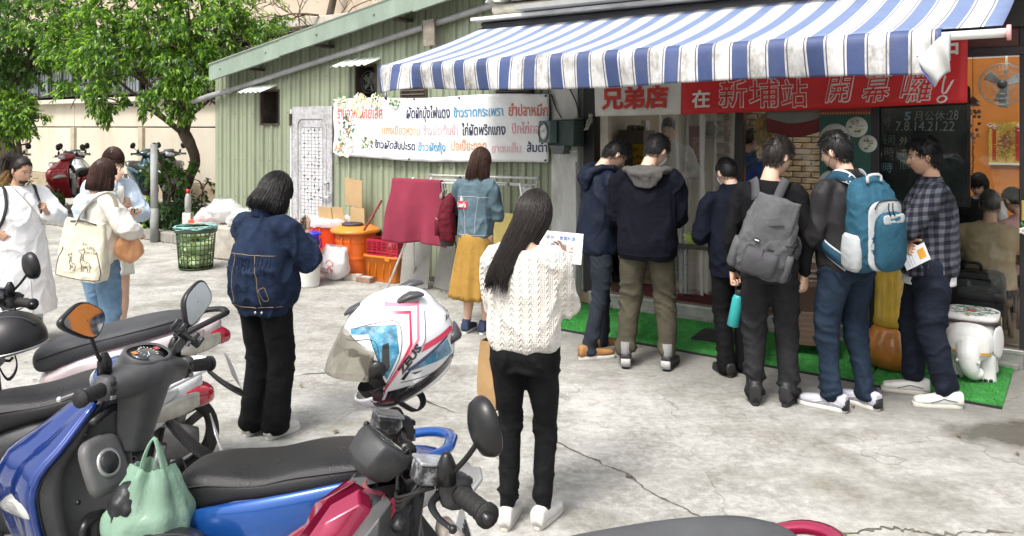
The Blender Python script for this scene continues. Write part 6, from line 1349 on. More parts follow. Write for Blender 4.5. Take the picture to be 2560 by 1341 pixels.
def scooter(label,loc,heading,body,seatm,inner=plas,bars='cover',turn=0.,roll=0.,group=None,lean=0.,plate=None,rail=None,tail='red',trim=None,lower=None,mirrors=True,front=None,rail_k=1.,seatz=0.,bx=.345,by=1.,barcol=None,seat_shape=0,mir='penta',rearbox=None,scale=1.):
 o=thing('scooter',label,'scooter',(loc[0],loc[1],0 if len(loc)<3 else loc[2]),R(heading),group,scale);o.rotation_euler=(R(lean),0,R(heading));rail=rail or body;lower=lower or plas;barcol=barcol or body
 def B(name,mb,mat,parent=o,**k):return mb.build(name,mat,parent,**k)
 # rear bodywork, two shells with a pinched waist line
 BS=[sect(x,0,(a+b)/2,w,(b-a)/2,3)for x,w,a,b in((.16,.085,.40,.62),(.08,.135,.40,.69),(-.06,.170,.44,.735),(-.22,.180,.47,.75),(-.36,.165,.52,.765),(-.50,.130,.60,.785),(-.60,.085,.67,.795),(-.655,.035,.71,.79))]
 if front:mb=MB();mb.loft(BS[:4]);B('under_seat_cover',mb,front,subsurf=1);BS=BS[3:]
 front=front or body;mb=MB();mb.loft(BS);B('body_shell',mb,body,subsurf=1)
 for sd in(-1,1):
  mb=MB();rg=[]
  for x,y,z,w,h,t in((.14,.105,.60,.015,.03,0),(.02,.160,.62,.022,.06,0),(-.15,.186,.635,.024,.085,0),(-.32,.172,.675,.022,.075,0),(-.46,.135,.72,.02,.05,0),(-.56,.095,.745,.012,.022,0))[2 if front!=body else 0:]:rg.append(ring((x,sd*y,z),w,h,(0,1,0),(0,0,1),14,2.2))
  mb.loft(rg if sd>0 else[r[::-1]for r in rg]);B('side_panel',mb,trim or body,subsurf=1)
 mb=MB();mb.loft([sect(x,0,z,w,h,3)for x,w,z,h in((.12,.10,.38,.07),(-.02,.14,.37,.10),(-.2,.145,.38,.12),(-.38,.12,.42,.10),(-.5,.08,.50,.06))]);B('lower_cover',mb,lower,subsurf=1)
 # seat
 S=[[(.175,.030,.690,.668),(.165,.075,.735,.640),(.13,.108,.775,.640),(.05,.130,.795,.680),(-.06,.140,.790,.705),(-.14,.148,.795,.720),(-.22,.152,.820,.735),(-.32,.148,.835,.750),(-.42,.128,.838,.765),(-.49,.095,.825,.775),(-.525,.045,.805,.782)],[(.185,.030,.700,.672),(.17,.070,.730,.640),(.12,.100,.760,.640),(.02,.125,.785,.680),(-.10,.140,.800,.715),(-.20,.148,.815,.735),(-.32,.145,.832,.755),(-.42,.125,.842,.775),(-.50,.09,.838,.785),(-.54,.045,.822,.79)]][seat_shape]
 mb=MB();rg=[]
 for x,w,zt,zb in S:
  h=zt-zb;pts=[]
  for y,f in((-1,.0),(-1.0,.35),(-.94,.72),(-.72,.93),(-.38,.99),(0,1.0),(.38,.99),(.72,.93),(.94,.72),(1.0,.35),(1,.0),(.5,-.06),(0,-.08),(-.5,-.06)):pts.append((x,y*w,zb+h*f))
  rg.append(np.array(pts)[::-1])
 mb.loft(rg);st=B('seat',mb,seatm,subsurf=2);st.location.z=seatz
 mb=MB();mb.tube(spline([(x,w*.93*sd,zb+(zt-zb)*.66)for sd in(1,)for x,w,zt,zb in S[1:-1]],30),.0026,5);B('seat_seam',mb,M('seat_piping',(.03,.03,.032),.5),st)
 mb=MB();mb.tube(spline([(x,-w*.93,zb+(zt-zb)*.66)for x,w,zt,zb in S[1:-1]],30),.0026,5);B('seat_seam',mb,_mats['seat_piping'],st)
 # grab rail
 mb=MB();pts=[(-.40,.165,.735),(-.50,.150,.775),(-.60,.115,.805),(-.665,.06,.815),(-.675,0,.815),(-.665,-.06,.815),(-.60,-.115,.805),(-.50,-.150,.775),(-.40,-.165,.735)]
 mb.tube(spline([(x if x>-.5 else-.5+(x+.5)*rail_k,y*(.6+.4*rail_k),z+.01*(1-rail_k))for x,y,z in pts],30),.020,8,flat=.75);B('grab_rail',mb,rail)
 # tail lamp, mudguard, plate
 mb=MB();mb.loft([sect(x,0,z,w,h,3)for x,w,z,h in((-.56,.10,.705,.045),(-.63,.09,.70,.05),(-.68,.065,.695,.035),(-.70,.03,.69,.02))]);tl=B('tail_lamp',mb,lens_r if tail=='red' else lens_y,subsurf=1)
 for sd in(-1,1):
  mb=MB();rg=[ring((x,sd*y,z),.012,h,(0,1,0),(0,0,1),10)for x,y,z,h in((-.42,.155,.665,.01),(-.50,.135,.675,.035),(-.58,.105,.69,.045),(-.65,.065,.70,.03),(-.68,.045,.705,.01))]
  mb.loft(rg if sd>0 else[r[::-1]for r in rg]);B('turn_signal',mb,lens_y if tail=='red' else lens_c,subsurf=1)
 mb=MB();mb.grid(lambda a,b:(-.52-.20*a-.05*a*a,(b-.5)*.20*(1-.25*a),.62-.33*a+.08*a*a),8,6);B('mudguard',mb,plas,solid=.008)
 if plate is not None:
  m=MB();m.box((0,0,0),(.005,.26,.14));p=B('licence_plate',m,white_p,bevel=.002,loc=(-.715,0,.50));p.rotation_euler=(0,R(18),0)
  if plate:
   V,F=fit_text(plate,-.11,-.028,.22,.065,bold=.02);m=MB();m.add(np.stack([-V[:,2]-.0035,-V[:,0],V[:,1]],1),F,0,False);m.build('lettering',ink_k,p)
 wheel(o,-.43);wheel(o,.63)
 mb=MB();mb.loft([sect(x,.10,z,w,h,2.6,14)for x,w,z,h in((.06,.035,.24,.07),(-.1,.05,.24,.10),(-.3,.05,.24,.08),(-.44,.045,.22,.09),(-.53,.03,.22,.05))]);B('engine_case',mb,M('engine_grey',(.13,.13,.13),.5,.4,var=.3,vs=9))
 mb=MB();mb.tube(spline([(-.08,-.12,.22),(-.2,-.15,.20),(-.34,-.16,.25),(-.60,-.16,.34)],16),np.interp(np.linspace(0,1,16),[0,.3,.42,1],[.018,.02,.05,.048]),14);B('exhaust',mb,M('exhaust_black',(.03,.03,.03),.5,.4))
 mb=MB();mb.tube([(-.43,.075,.22),(-.50,.10,.55)],.022,10);mb.tube([(-.43,-.075,.22),(-.50,-.10,.55)],.022,10);stuff(B('shock_absorbers',mb,M('shock_steel',(.2,.2,.2),.4,.7)))
 # floor and tunnel
 mb=MB();mb.loft([sect(x,0,z,w,h,4)for x,w,z,h in((-.0,.13,.30,.05),(.10,.165,.29,.035),(.28,.165,.285,.03),(.36,.13,.32,.04))]);B('floorboard',mb,lower,subsurf=1)
 # leg shield: inner trim and painted front cowl share one outline
 Z=[.27,.36,.46,.56,.65,.72,.78,.84,.90,.945];Wd=[.115,.150,.178,.200,.215,.218,.200,.160,.115,.085];Xe=[.37,.40,.44,.47,.485,.495,.485,.44,.41,.385];Xc=[.37,.365,.365,.37,.375,.38,.38,.385,.385,.375];Ns=[.10,.15,.20,.235,.25,.24,.215,.17,.12,.08]
 def edge(z):return np.interp(z,Z,Wd),np.interp(z,Z,Xe),np.interp(z,Z,Ns)
 def inner_f(a,b):
  z=.27+.675*a;w,x,n=edge(z);s_=2*b-1;col=math.exp(-(s_/.34)**2)*np.interp(z,[.27,.5,.75,.95],[.10,.06,.05,.02]);rib=.012*math.exp(-((abs(s_)-.80)/.08)**2)
  xc=np.interp(z,Z,Xc);return(xc+(x-xc)*abs(s_)**1.4-.006-col-rib+.02*math.exp(-((abs(s_)-.55)/.25)**2),w*.975*s_,z)
 mb=MB();mb.grid(inner_f,26,30);ins=B('leg_shield',mb,inner,solid=.006)
 def outer_f(a,b):
  z=.27+.675*a;w,x,n=edge(z);s_=2*b-1;return(x+.006+n*(1-abs(s_)**1.7)-.02*math.exp(-((abs(s_)-.62)/.14)**2),w*s_,z)
 mb=MB();mb.grid(outer_f,26,30);B('front_cowl',mb,front,solid=.006)
 for sd in(-1,1):
  mb=MB();mb.tube([(np.interp(z,Z,Xe),sd*np.interp(z,Z,Wd),z)for z in np.linspace(.27,.945,24)],.011,8);B('cowl_edge',mb,front)
  mb=MB();rg=[ring((x,sd*y,z),.014,h,(.5,sd*.87,0),(0,0,1),12)for x,y,z,h in((.50,.205,.66,.01),(.535,.190,.675,.032),(.58,.158,.675,.036),(.635,.12,.655,.03),(.68,.08,.635,.01))];mb.loft(rg if sd<0 else[r[::-1]for r in rg]);B('front_lamp',mb,lens_c,subsurf=1)
 # ring lock on the inner shield
 m=MB();m.lathe([(.0,.012),(.030,.012),(.032,.004),(.0,.0)][::-1],22);m2=MB();m2.lathe([(.030,0),(.030,.008),(.041,.008),(.042,0)],24,cap=False)
 lk=m2.build('filler_ring',M('brushed_ring',(.55,.55,.54),.35,.7),ins,loc=(.325,.125,.785));lk.rotation_euler=(0,R(-68),R(-14));m.build('filler_cap',plas,lk);m=MB();m.loft([ring((.0,0,z),w,h,n=24,e=4)for z,w,h in((-.02,.085,.075),(.0,.075,.066),(.003,.06,.055))]);m.build('boss_panel',M('pale_grey_plastic',(.12,.12,.12),.5,var=.2,vs=6,bump=.1,bs=300),lk)
 mb=MB();mb.tube([(np.interp(.90,Z,Xe)-.03-.02*(1-abs(t)),.115*t,.915-.02*t*t)for t in np.linspace(-1,1,14)],.012,8);B('shield_lip',mb,plas,ins)
 for sd in(-1,1):
  mb=MB();mb.loft([ring((.385,sd*.10,z),.018,w,(1,0,0),(0,1,0),16,3)for z,w in((.44,.05),(.46,.065),(.60,.065),(.62,.05))]);B('pocket',mb,blk,ins);mb=MB();mb.tube([(np.interp(z,Z,Xe)-.010,sd*np.interp(z,Z,Wd)*.97,z)for z in np.linspace(.29,.93,20)],.0045,6);B('panel_gap',mb,blk,ins)
  for z in(.40,.68,.86):mb=MB();mb.ball((np.interp(z,Z,Xc)+.02,sd*np.interp(z,Z,Wd)*.72,z),.008,8,5);B('screw',mb,blk,ins)
 mb=MB();mb.loft([ring((.335,.105,z),.060*k,.055*k,n=20,e=3)for z,k in((.72,.6),(.80,1.0),(.86,.6))])if False else None
 mb=MB();mb.tube([(.30,.0,.70),(.275,.0,.695),(.262,0,.71)],.007,6);B('bag_hook',mb,blk,ins)
 # front wheel guard, fork
 mb=MB();mb.grid(lambda a,b:(.63+.245*math.cos(R(20+130*a)),(b-.5)*.135*(1-.35*abs(2*a-1)**3),.215+.245*math.sin(R(20+130*a))-.03*(2*b-1)**2),14,8);B('front_mudguard',mb,body,solid=.006)
 mb=MB();mb.tube([(.63,.06,.215),(.55,.06,.50)],.022,10);mb.tube([(.63,-.06,.215),(.55,-.06,.50)],.022,10);stuff(B('fork_legs',mb,blk))
 mb=MB();mb.tube([(-.05,.13,.26),(.0,.20,.02)],.012,8);mb.box((0,.205,.012),(.05,.04,.012));B('side_stand',mb,blk)
 # ---- handlebars
 T=Matrix.Translation((bx,0,1.0))@Euler((R(roll),R(0),R(turn))).to_matrix().to_4x4()@Matrix.Diagonal((1,by,1,1))
 bm=MB()
 if bars=='cover':
  rg=[]
  for y,x,z,w,h in((-.185,-.015,.0,.026,.026),(-.165,-.015,.0,.034,.036),(-.12,-.005,.005,.055,.045),(-.06,.005,.012,.082,.056),(0,.008,.014,.092,.060),(.06,.005,.012,.082,.056),(.12,-.005,.005,.055,.045),(.165,-.015,.0,.034,.036),(.185,-.015,.0,.026,.026)):rg.append(ring((x,y,z),w,h,(1,0,0),(0,0,1),20,2.5)[::-1])
  bm.loft(rg);bm.loft([ring((x,0,z),w,d,(0,1,0),(1,0,0),20,2.8)[::-1]for x,z,w,d in((-.005,-.02,.090,.066),(.0,-.08,.072,.060),(.012,-.15,.060,.052),(.022,-.22,.050,.045))])
  V,F=remesh([(np.concatenate(bm.V),bm.F)],.008,5);bm=MB();bm.add(xf(V,T),F);hb=B('handlebar_cover',bm,inner)
  fm=MB();fm.loft([ring((x,y,z),w,h,(1,0,0),(0,0,1),18,2.4)[::-1]for y,x,z,w,h in((-.18,.02,.0,.022,.022),(-.13,.045,.0,.045,.046),(-.07,.07,-.005,.065,.064),(0,.082,-.008,.075,.070),(.07,.07,-.005,.065,.064),(.13,.045,.0,.045,.046),(.18,.02,.0,.022,.022))]);m2=MB();m2.merge(fm,T);fc=B('handlebar_fairing',m2,barcol,subsurf=1)
  m=MB();m.loft([ring((.148+x,0,-.012),w,h,(0,1,0),(0,0,1),20,2.3)for x,w,h in((-.012,.085,.040),(.0,.075,.036),(.01,.045,.022))]);m2=MB();m2.merge(m,T);B('headlamp',m2,lens_c,fc)
  # dial: hooded bezel, dark glass, white scale
  D=T@Matrix.Translation((-.012,0,.072))@Euler((0,R(-20),0)).to_matrix().to_4x4()
  m=MB();m.loft([ring((0,0,z),w,h,(1,0,0),(0,1,0),28,2.5)for z,w,h in((-.03,.060,.098),(.0,.058,.095),(.008,.054,.090),(.004,.046,.080))],False);m2=MB();m2.merge(m,D);ds_=B('dial_bezel',m2,plas2,hb)
  m=MB();m.loft([ring((0,0,z),w,h,(1,0,0),(0,1,0),28,2.5)for z,w,h in((.002,.048,.082),(.0045,.02,.04))]);m2=MB();m2.merge(m,D);B('dial_glass',m2,glassd,ds_)
  m=MB()
  for k in range(13):
   a=R(-130+k*260/12);p=np.array((.034*math.cos(a),.034*math.sin(a)*1.0,.0062));m.tube([p*[1,1,1],p*[.80,.80,1]],.0012,4)
  m.tube([(0,0,.007),(-.02,.016,.007)],.0013,4);m2=MB();m2.merge(m,D);stuff(B('dial_scale',m2,M('dial_white',(.75,.75,.75),.5),ds_))
  for yy,mt_ in((.052,lens_o),(-.052,lens_r)):m=MB();m.box((.01,yy,.0062),(.016,.020,.0015));m2=MB();m2.merge(m,D);B('warning_light',m2,mt_,ds_)
 else:
  m=MB();m.tube(spline([(-.03,-.33,-.005),(-.02,-.20,.005),(.01,-.10,.01),(.02,0,.0),(.01,.10,.01),(-.02,.20,.005),(-.03,.33,-.005)],30),.0115,10);m2=MB();m2.merge(m,T);hb=B('handlebar_tube',m2,alum if False else blk)
  m=MB();m.loft([sect(x,0,z,w,h,4)for x,w,z,h in((-.05,.05,-.03,.02),(.05,.055,-.03,.022))]);m.tube([(.02,0,-.03),(.06,0,-.35)],.035,14);m2=MB();m2.merge(m,T);B('steering_clamp',m2,blk,hb)
  for yy in(-.055,.055):m=MB();m.tube([(.015,yy-.014,.006),(.015,yy+.014,.006)],.021,12);m2=MB();m2.merge(m,T);B('bar_clamp',m2,blk,hb)
  # silver bracket behind the bars
  m=MB();m.prism([(-.035,-.05),(.02,-.058),(.045,-.03),(.02,-.012),(.02,.012),(.045,.03),(.02,.058),(-.035,.05),(-.06,.02),(-.05,0),(-.06,-.02)],Matrix.Translation((-.075,.055,-.052))@Euler((0,R(24),R(20))).to_matrix().to_4x4(),.012);m2=MB();m2.merge(m,T);B('silver_bracket',m2,alum,hb,bevel=.004)
  # angular instrument pod, leaning back at the rider
  D=T@Matrix.Translation((.085,.012,.055))@Euler((0,R(-38),0)).to_matrix().to_4x4()
  hexa=lambda w,h:np.array([(x*w,y*h,0)for x,y in((-1,.35),(-.75,.85),(-.2,1),(.55,.95),(1,.5),(1,-.5),(.55,-.95),(-.2,-1),(-.75,-.85),(-1,-.35))])
  m=MB();m.loft([hexa(w,h)+[x,0,z]for z,w,h,x in((-.075,.030,.040,.01),(-.055,.052,.062,.008),(-.012,.060,.074,0),(.002,.058,.072,0),(.010,.052,.066,0))],smooth=False);m2=MB();m2.merge(m,D);pod=B('instrument_pod',m2,plas,hb,bevel=.004)
  m=MB();m.loft([hexa(w,h)+[0,0,z]for z,w,h in((.0105,.044,.058),(.013,.040,.054))]);m2=MB();m2.merge(m,D);B('display_glass',m2,glassd,pod,bevel=.002)
  m=MB();m.box((-.036,.030,.016),(.012,.022,.012));m2=MB();m2.merge(m,D);B('button',m2,blk,pod,bevel=.003)
  for yy in(-.155,.155):
   K=T@Matrix.Translation((.035,yy,.038))@Euler((0,R(-14),0)).to_matrix().to_4x4();m=MB();m.box((0,0,0),(.066,.056,.042));m2=MB();m2.merge(m,K);rs=B('brake_reservoir',m2,speck_m,hb,bevel=.006)
   m=MB();m.box((0,0,.0245),(.070,.060,.008));m2=MB();m2.merge(m,K);B('reservoir_lid',m2,M('silvered_lid',(.50,.52,.54),.4,.6,var=.3,vs=40,dirt=(.12,.12,.13),ds=42,da=.8),rs,bevel=.003)
   m=MB();m.tube([(-.034,0,-.002),(-.040,0,-.002)],.012,14);m2=MB();m2.merge(m,K);B('sight_glass',m2,chrome,rs)
  # front cowl: faceted red shields over dark grey
  for sd in(-1,1):
   m=MB();q=[np.array(p)*[1,sd,1]for p in((.150,.018,-.03),(.160,.062,-.045),(.205,.072,-.10),(.285,.055,-.20),(.275,.016,-.13),(.21,.010,-.055))];c=np.mean(q,0)+[.02,sd*.012,.018];m.add(q+[c]+[p-[.025,0,.02]for p in q],[(i,(i+1)%6,6)if sd>0 else((i+1)%6,i,6)for i in range(6)]+[(i,7+i,7+(i+1)%6,(i+1)%6)for i in range(6)],0,False);m2=MB();m2.merge(m,T);B('cowl_shield',m2,barcol,hb,bevel=.004)
   m=MB();q=[np.array(p)*[1,sd,1]for p in((.09,.07,-.05),(.13,.11,-.06),(.20,.12,-.125),(.20,.10,-.20),(.10,.085,-.16))];c=np.mean(q,0)+[0,sd*.03,.0];m.add(q+[c]+[p*[1,.5,1]for p in q],[(i,(i+1)%5,5)if sd>0 else((i+1)%5,i,5)for i in range(5)]+[(i,6+i,6+(i+1)%5,(i+1)%5)for i in range(5)],0,False);m2=MB();m2.merge(m,T);B('cowl_side',m2,plas2,hb,bevel=.004)
   m=MB();m.loft([ring((x,sd*y,z),.013,.020,(.2,sd*1.0,0),(0,0,1),14,2.6)for x,y,z in((-.02,.095,-.10),(-.01,.12,-.10),(.02,.15,-.10),(.05,.155,-.10))]if sd<0 else[ring((x,sd*y,z),.020,.022,(1,0,0),(0,0,1),14,2.6)for x,y,z in((-.02,.10,-.115),(-.02,.13,-.115),(-.02,.165,-.115),(-.02,.18,-.115))]);m2=MB();m2.merge(m,T);B('turn_signal',m2,M('dirty_clear_lens',(.42,.37,.33),.3,var=.35,vs=40,coat=.6),hb)
  m=MB();m.loft([sect(x,0,z,w,h,3)for x,w,z,h in((.05,.07,-.12,.06),(.12,.085,-.13,.07),(.20,.075,-.16,.06),(.26,.045,-.19,.03))]);m2=MB();m2.merge(m,T);B('headlamp_shell',m2,plas,hb);m=MB();m.loft([sect(x,0,-.19,w,h,2.6)for x,w,h in((.24,.055,.034),(.27,.045,.026),(.278,.02,.01))]);m2=MB();m2.merge(m,T);B('headlamp',m2,lens_c,hb)
  m=MB()
  for k in range(4):m.tube(spline([(.03+.008*k,.17-.01*k,.01),(.085,.10,-.03-.01*k),(.06,.02,-.06),(.05,-.0+.02*k,-.2)],14),.0045,6)
  m2=MB();m2.merge(m,T);stuff(B('brake_hoses',m2,cab_m,hb))
 for sd in(-1,1):
  m=MB();rr2=[.0205+.0012*math.sin(i*2.2)for i in range(16)];m.tube([(-.018-.016*(i/15),sd*(.200+.100*i/15),-.004*(i/15))for i in range(16)],rr2,14);m.tube([(-.034,sd*.300,-.004),(-.035,sd*.310,-.004)],.0255,14);m2=MB();m2.merge(m,T);B('grip',m2,M('grip_rubber',(.014,.014,.014),.6,bump=.4,bs=300),hb)
  m=MB();m.loft([ring((x,sd*y,z),w,h,(1,0,0),(0,0,1),16,3)[::sd]for y,x,z,w,h in((.165,-.012,.002,.030,.034),(.185,-.012,.002,.034,.038),(.205,-.014,.002,.030,.034))]);m2=MB();m2.merge(m,T);sw=B('switch_housing',m2,plas if bars!='cover' else plas2,hb)
  for q,mt_ in((.018,blk),(-.004,blk),(-.022,M('switch_grey',(.2,.2,.2),.5))):m=MB();m.box((-.047,sd*.186,q),(.008,.020,.012));m2=MB();m2.merge(m,T);B('switch',m2,mt_,sw,bevel=.002)
  m=MB();m.tube(spline([(.015,sd*.17,-.004),(.045,sd*.20,-.010),(.050,sd*.25,-.014),(.042,sd*.305,-.014)],14),np.linspace(.010,.006,14),8,flat=.7);m.ball((.041,sd*.308,-.014),.009,8,6);m2=MB();m2.merge(m,T);B('brake_lever',m2,M('silver_lever',(.60,.60,.58),.35,.7)if bars=='cover' else blk,hb)
  if mirrors is True or mirrors==sd:
   if mir=='penta':mirror(hb,T@Vector((.01,sd*.165,.045)),T@Vector((.005,sd*.265,.205)),(.070,.050),'penta',nrm=tuple(T.to_3x3()@Vector((-1,sd*-.12,.20))),tilt=(-.55 if sd>0 else .55))
   else:mirror(hb,T@Vector((.01,sd*.195,.035)),T@Vector((-.055,sd*.265,.160)),(.050,.062),'oval',nrm=tuple(T.to_3x3()@Vector((-1,sd*-.10,.12))),tilt=(-.3 if sd>0 else .3))
 o['_bars']=0;del o['_bars'];return o,hb,T
blue_p=paint('metallic_blue',(.003,.030,.19),.4);sky_p=paint('bright_blue',(.006,.075,.32),.4);white_pt=paint('gloss_white',(.70,.71,.72));pinkish=paint('pearl_pink_white',(.66,.55,.57));magenta=paint('metallic_magenta',(.30,.012,.055),.35)
silver=paint('silver_paint',(.42,.43,.43),.5);red_p=paint('deep_red',(.30,.012,.02),.25);teal_p=paint('dark_teal',(.015,.060,.075),.3);black_p=paint('black_paint',(.015,.015,.017))
sA,hA,TA=scooter('blue scooter with a black seat and grey leg shield, green bag on its hook',(-.862,2.47),177,blue_p,seat_bk,inner=plas2,turn=-17,roll=5,bx=.285,by=.85,seatz=-.035,plate='AZ6-1300',rail=sky_p,trim=sky_p,tail='clear',barcol=sky_p)
sB,hB,TB=scooter('white scooter with a black seat and red tail lamps beside the blue one',(-1.85,2.97),205,white_pt,seat_bk,front=plas,bars='cover',turn=14,plate='',tail='red',barcol=white_pt,mirrors=False,rail=white_pt,trim=white_pt)
sC,hC,TC=scooter('pearly pink scooter with a dark grey seat, farthest of the row in front',(-2.08,3.83),210,pinkish,seat_dg,bars='naked',turn=26,tail='red',plate='',rail=blk,mir='oval',seat_shape=1,barcol=pinkish)
sE,hE,TE=scooter('magenta scooter with a grey seat and open handlebars carrying the helmet',(.130,1.857),178,magenta,seat_gy,bars='naked',turn=28,seatz=.004,rail_k=.72,plate='',rail=magenta,mir='oval',seat_shape=1,mirrors=1,lower=plas)
# decal and number on the white tail
for sd in(1,):
 for s_,x0,z0,w,h,mt_ in(('GT',-.30,.585,.075,.045,ink_k),('125',-.385,.60,.085,.04,M('gold_decal',(.55,.42,.03),.4))):
  V,F=fit_text(s_,0,0,w,h,bold=.02,shear=.25);mb=MB();mb.add(np.stack([x0-V[:,0],.178+V[:,2]-.42*np.maximum(0,-(x0-V[:,0])-.34),z0+V[:,1]+V[:,0]*.22],1),[f[::-1]for f in F]if False else F,0,False);mb.build('lettering',mt_,sB)
# bar end phone clamp on the blue scooter's right mirror base
K=TA@Matrix.Translation((-.01,-.185,.095))@Euler((R(20),R(-35),R(35))).to_matrix().to_4x4()
mb=MB();mb.box((0,0,0),(.055,.12,.014));mb.box((0,0,-.03),(.03,.04,.05));mb.tube([(0,0,-.04),(.01,.02,-.085)],.016,10)
for y in(-.055,.055):
 for x in(-.026,.026):mb.box((x,y,.012),(.016,.018,.032))
for x in(-.04,.04):mb.box((x,.0,.008),(.03,.022,.024));mb.box((x*1.3,0,.018),(.012,.03,.036))
m2=MB();m2.merge(mb,K);ph=m2.build('phone_clamp',blk,hA,bevel=.003)
mb=MB();mb.lathe([(.013,.008),(.012,.010),(0,.0105)],16);m2=MB();m2.merge(mb,K);m2.build('clamp_badge',M('badge_grey',(.35,.36,.37),.4),ph)
# parked row by the beige building
grp='scooters parked along the planting bed'
for lab,(px,py),hd,bod,tr,inn in(('silver and blue scooter parked by the beige wall, leftmost of the far row',(150,519),-40,silver,sky_p,plas),('deep red scooter parked by the beige wall',(196,532),-118,red_p,red_p,plas),('dark teal scooter by the beige wall behind the two friends',(338,512),-48,teal_p,teal_p,plas),('black scooter behind the grey pole and bush',(415,512),-75,black_p,black_p,plas),('black scooter at the far left edge behind the tree trunk',(14,520),-65,black_p,black_p,plas)):
 p=onground(px,py,.05);scooter(lab,(p.x,p.y+.3,.05),hd,bod,seat_bk,inner=inn,turn=random.uniform(-8,25),trim=tr,plate='',group=grp,mir='oval',scale=1.12)
# ---- full-face helmet on the magenta scooter's far mirror
hel=thing('helmet','white full-face helmet with blue, pink and black graphics and a raised smoked visor','helmet')
hel.matrix_world=Matrix.Translation((-.290,1.985,1.245))@Euler((0,0,R(184))).to_matrix().to_4x4()@Euler((R(-6),R(30),0)).to_matrix().to_4x4()
def hz(zx,zy):
 px,py=zx/3.352+780,zy/3.352+680;dx,dy=(px-980)*.001,(py-850)*.001;return dx*-.866+dy*.5,dx*-.5+dy*-.866
def inpoly(x,z,poly):
 r=np.zeros(len(x),bool);n=len(poly)
 for i in range(n):
  x1,z1=poly[i];x2,z2=poly[(i+1)%n];c=((z1>z)!=(z2>z))&(x<(x2-x1)*(z-z1)/(z2-z1+1e-12)+x1);r^=c
 return r
nu,nv=120,84
th=np.linspace(.02,PI*.80,nv);ph=np.linspace(0,2*PI,nu,endpoint=False);TH,PH=np.meshgrid(th,ph,indexing='ij')
dx,dy,dz=np.sin(TH)*np.cos(PH),np.sin(TH)*np.sin(PH),np.cos(TH)
X=dx*np.where(dx>0,.130,.150);Y=dy*.122;Zz=dz*np.where(dz>0,.128,.150)
low=np.clip(-dz/.6,0,1);X=X+low*np.clip(dx,0,1)*.055;X=np.where(dx<0,X*(1-.05*low),X);Y=Y*(1-.10*low);X=X+.010*np.exp(-((dz-.2)/.3)**2)*np.clip(-dx,0,1)
V=np.stack([X,Y,Zz],-1).reshape(-1,3);Fa=np.array([(i*nu+j,i*nu+(j+1)%nu,(i+1)*nu+(j+1)%nu,(i+1)*nu+j)for i in range(nv-1)for j in range(nu)]);C=V[Fa].mean(1)
port=(C[:,0]>.045-.25*np.maximum(0,C[:,2]))&(C[:,2]<.060-.9*np.maximum(0,.075-C[:,0]))&(C[:,2]>-.068+.5*np.maximum(0,.085-C[:,0]))
cut=C[:,2]<-.128+.10*np.clip(-C[:,0]-.02,0,.2)+.06*np.clip(C[:,0],0,.2)
keep=~(port|cut);mb=MB();mb.V=[V];mb.n=len(V);mb.F=[tuple(f)for f in Fa[keep]];mb.m=[0]*len(mb.F);mb.sm=[True]*len(mb.F)
helm_w=M('helmet_white',(.70,.71,.72),.18,var=.03,coat=1.);cols=[helm_w,M('helmet_blue',(.035,.20,.32),.2,var=.5,vs=40,coat=1.,dirt=(.45,.60,.68),ds=45,da=.6),M('helmet_pink',(.72,.20,.28),.2,coat=1.),M('helmet_red',(.58,.02,.08),.2,coat=1.),M('helmet_black',(.015,.015,.018),.25,coat=1.),M('helmet_navy',(.02,.022,.10),.25,coat=1.)]
sh=mb.build('shell',helm_w,hel,solid=.006)
lines=[[(340,385),(500,320),(700,300),(722,515),(600,800)],[(300,470),(520,430),(570,620)],[(480,960),(580,985),(830,810),(1050,740)],[(720,770),(960,735),(1120,640)],[(480,870),(605,800),(545,1000)],[(905,250),(910,430),(860,520)]]
hb_=BVHTree.FromPolygons([Vector(v)for v in V],[tuple(f)for f in Fa])
def hshot(x,z,sd,off):
 r=hb_.ray_cast(Vector((x,sd*1,z)),Vector((0,-sd,0)));return np.array(r[0]+r[1]*off*(1 if r[1].y*sd>0 else-1))if r[0]else(lambda q:np.array(q[0]+q[1]*off))(hb_.find_nearest(Vector((x,sd*.03,z))))
def decal(zoom,k,off):
 """printed panel: the outline laid on the shell, finely divided so that it follows the curve"""
 for sd in(-1,1):
  bm=bmesh.new();vs_=[bm.verts.new((*hz(*q),0))for q in zoom];bm.faces.new(vs_);bmesh.ops.triangulate(bm,faces=bm.faces[:])
  for it in range(5):
   e=[e for e in bm.edges if e.calc_length()>.011]
   if not e:break
   bmesh.ops.subdivide_edges(bm,edges=e,cuts=1,use_grid_fill=False);bmesh.ops.triangulate(bm,faces=bm.faces[:])
  bm.verts.index_update();P_=[hshot(v.co.x,v.co.y,sd,off)for v in bm.verts];mb=MB();mb.add(P_,[tuple(v.index for v in f.verts)for f in bm.faces]);bm.free();mb.build('printed_panel',cols[k],sh)
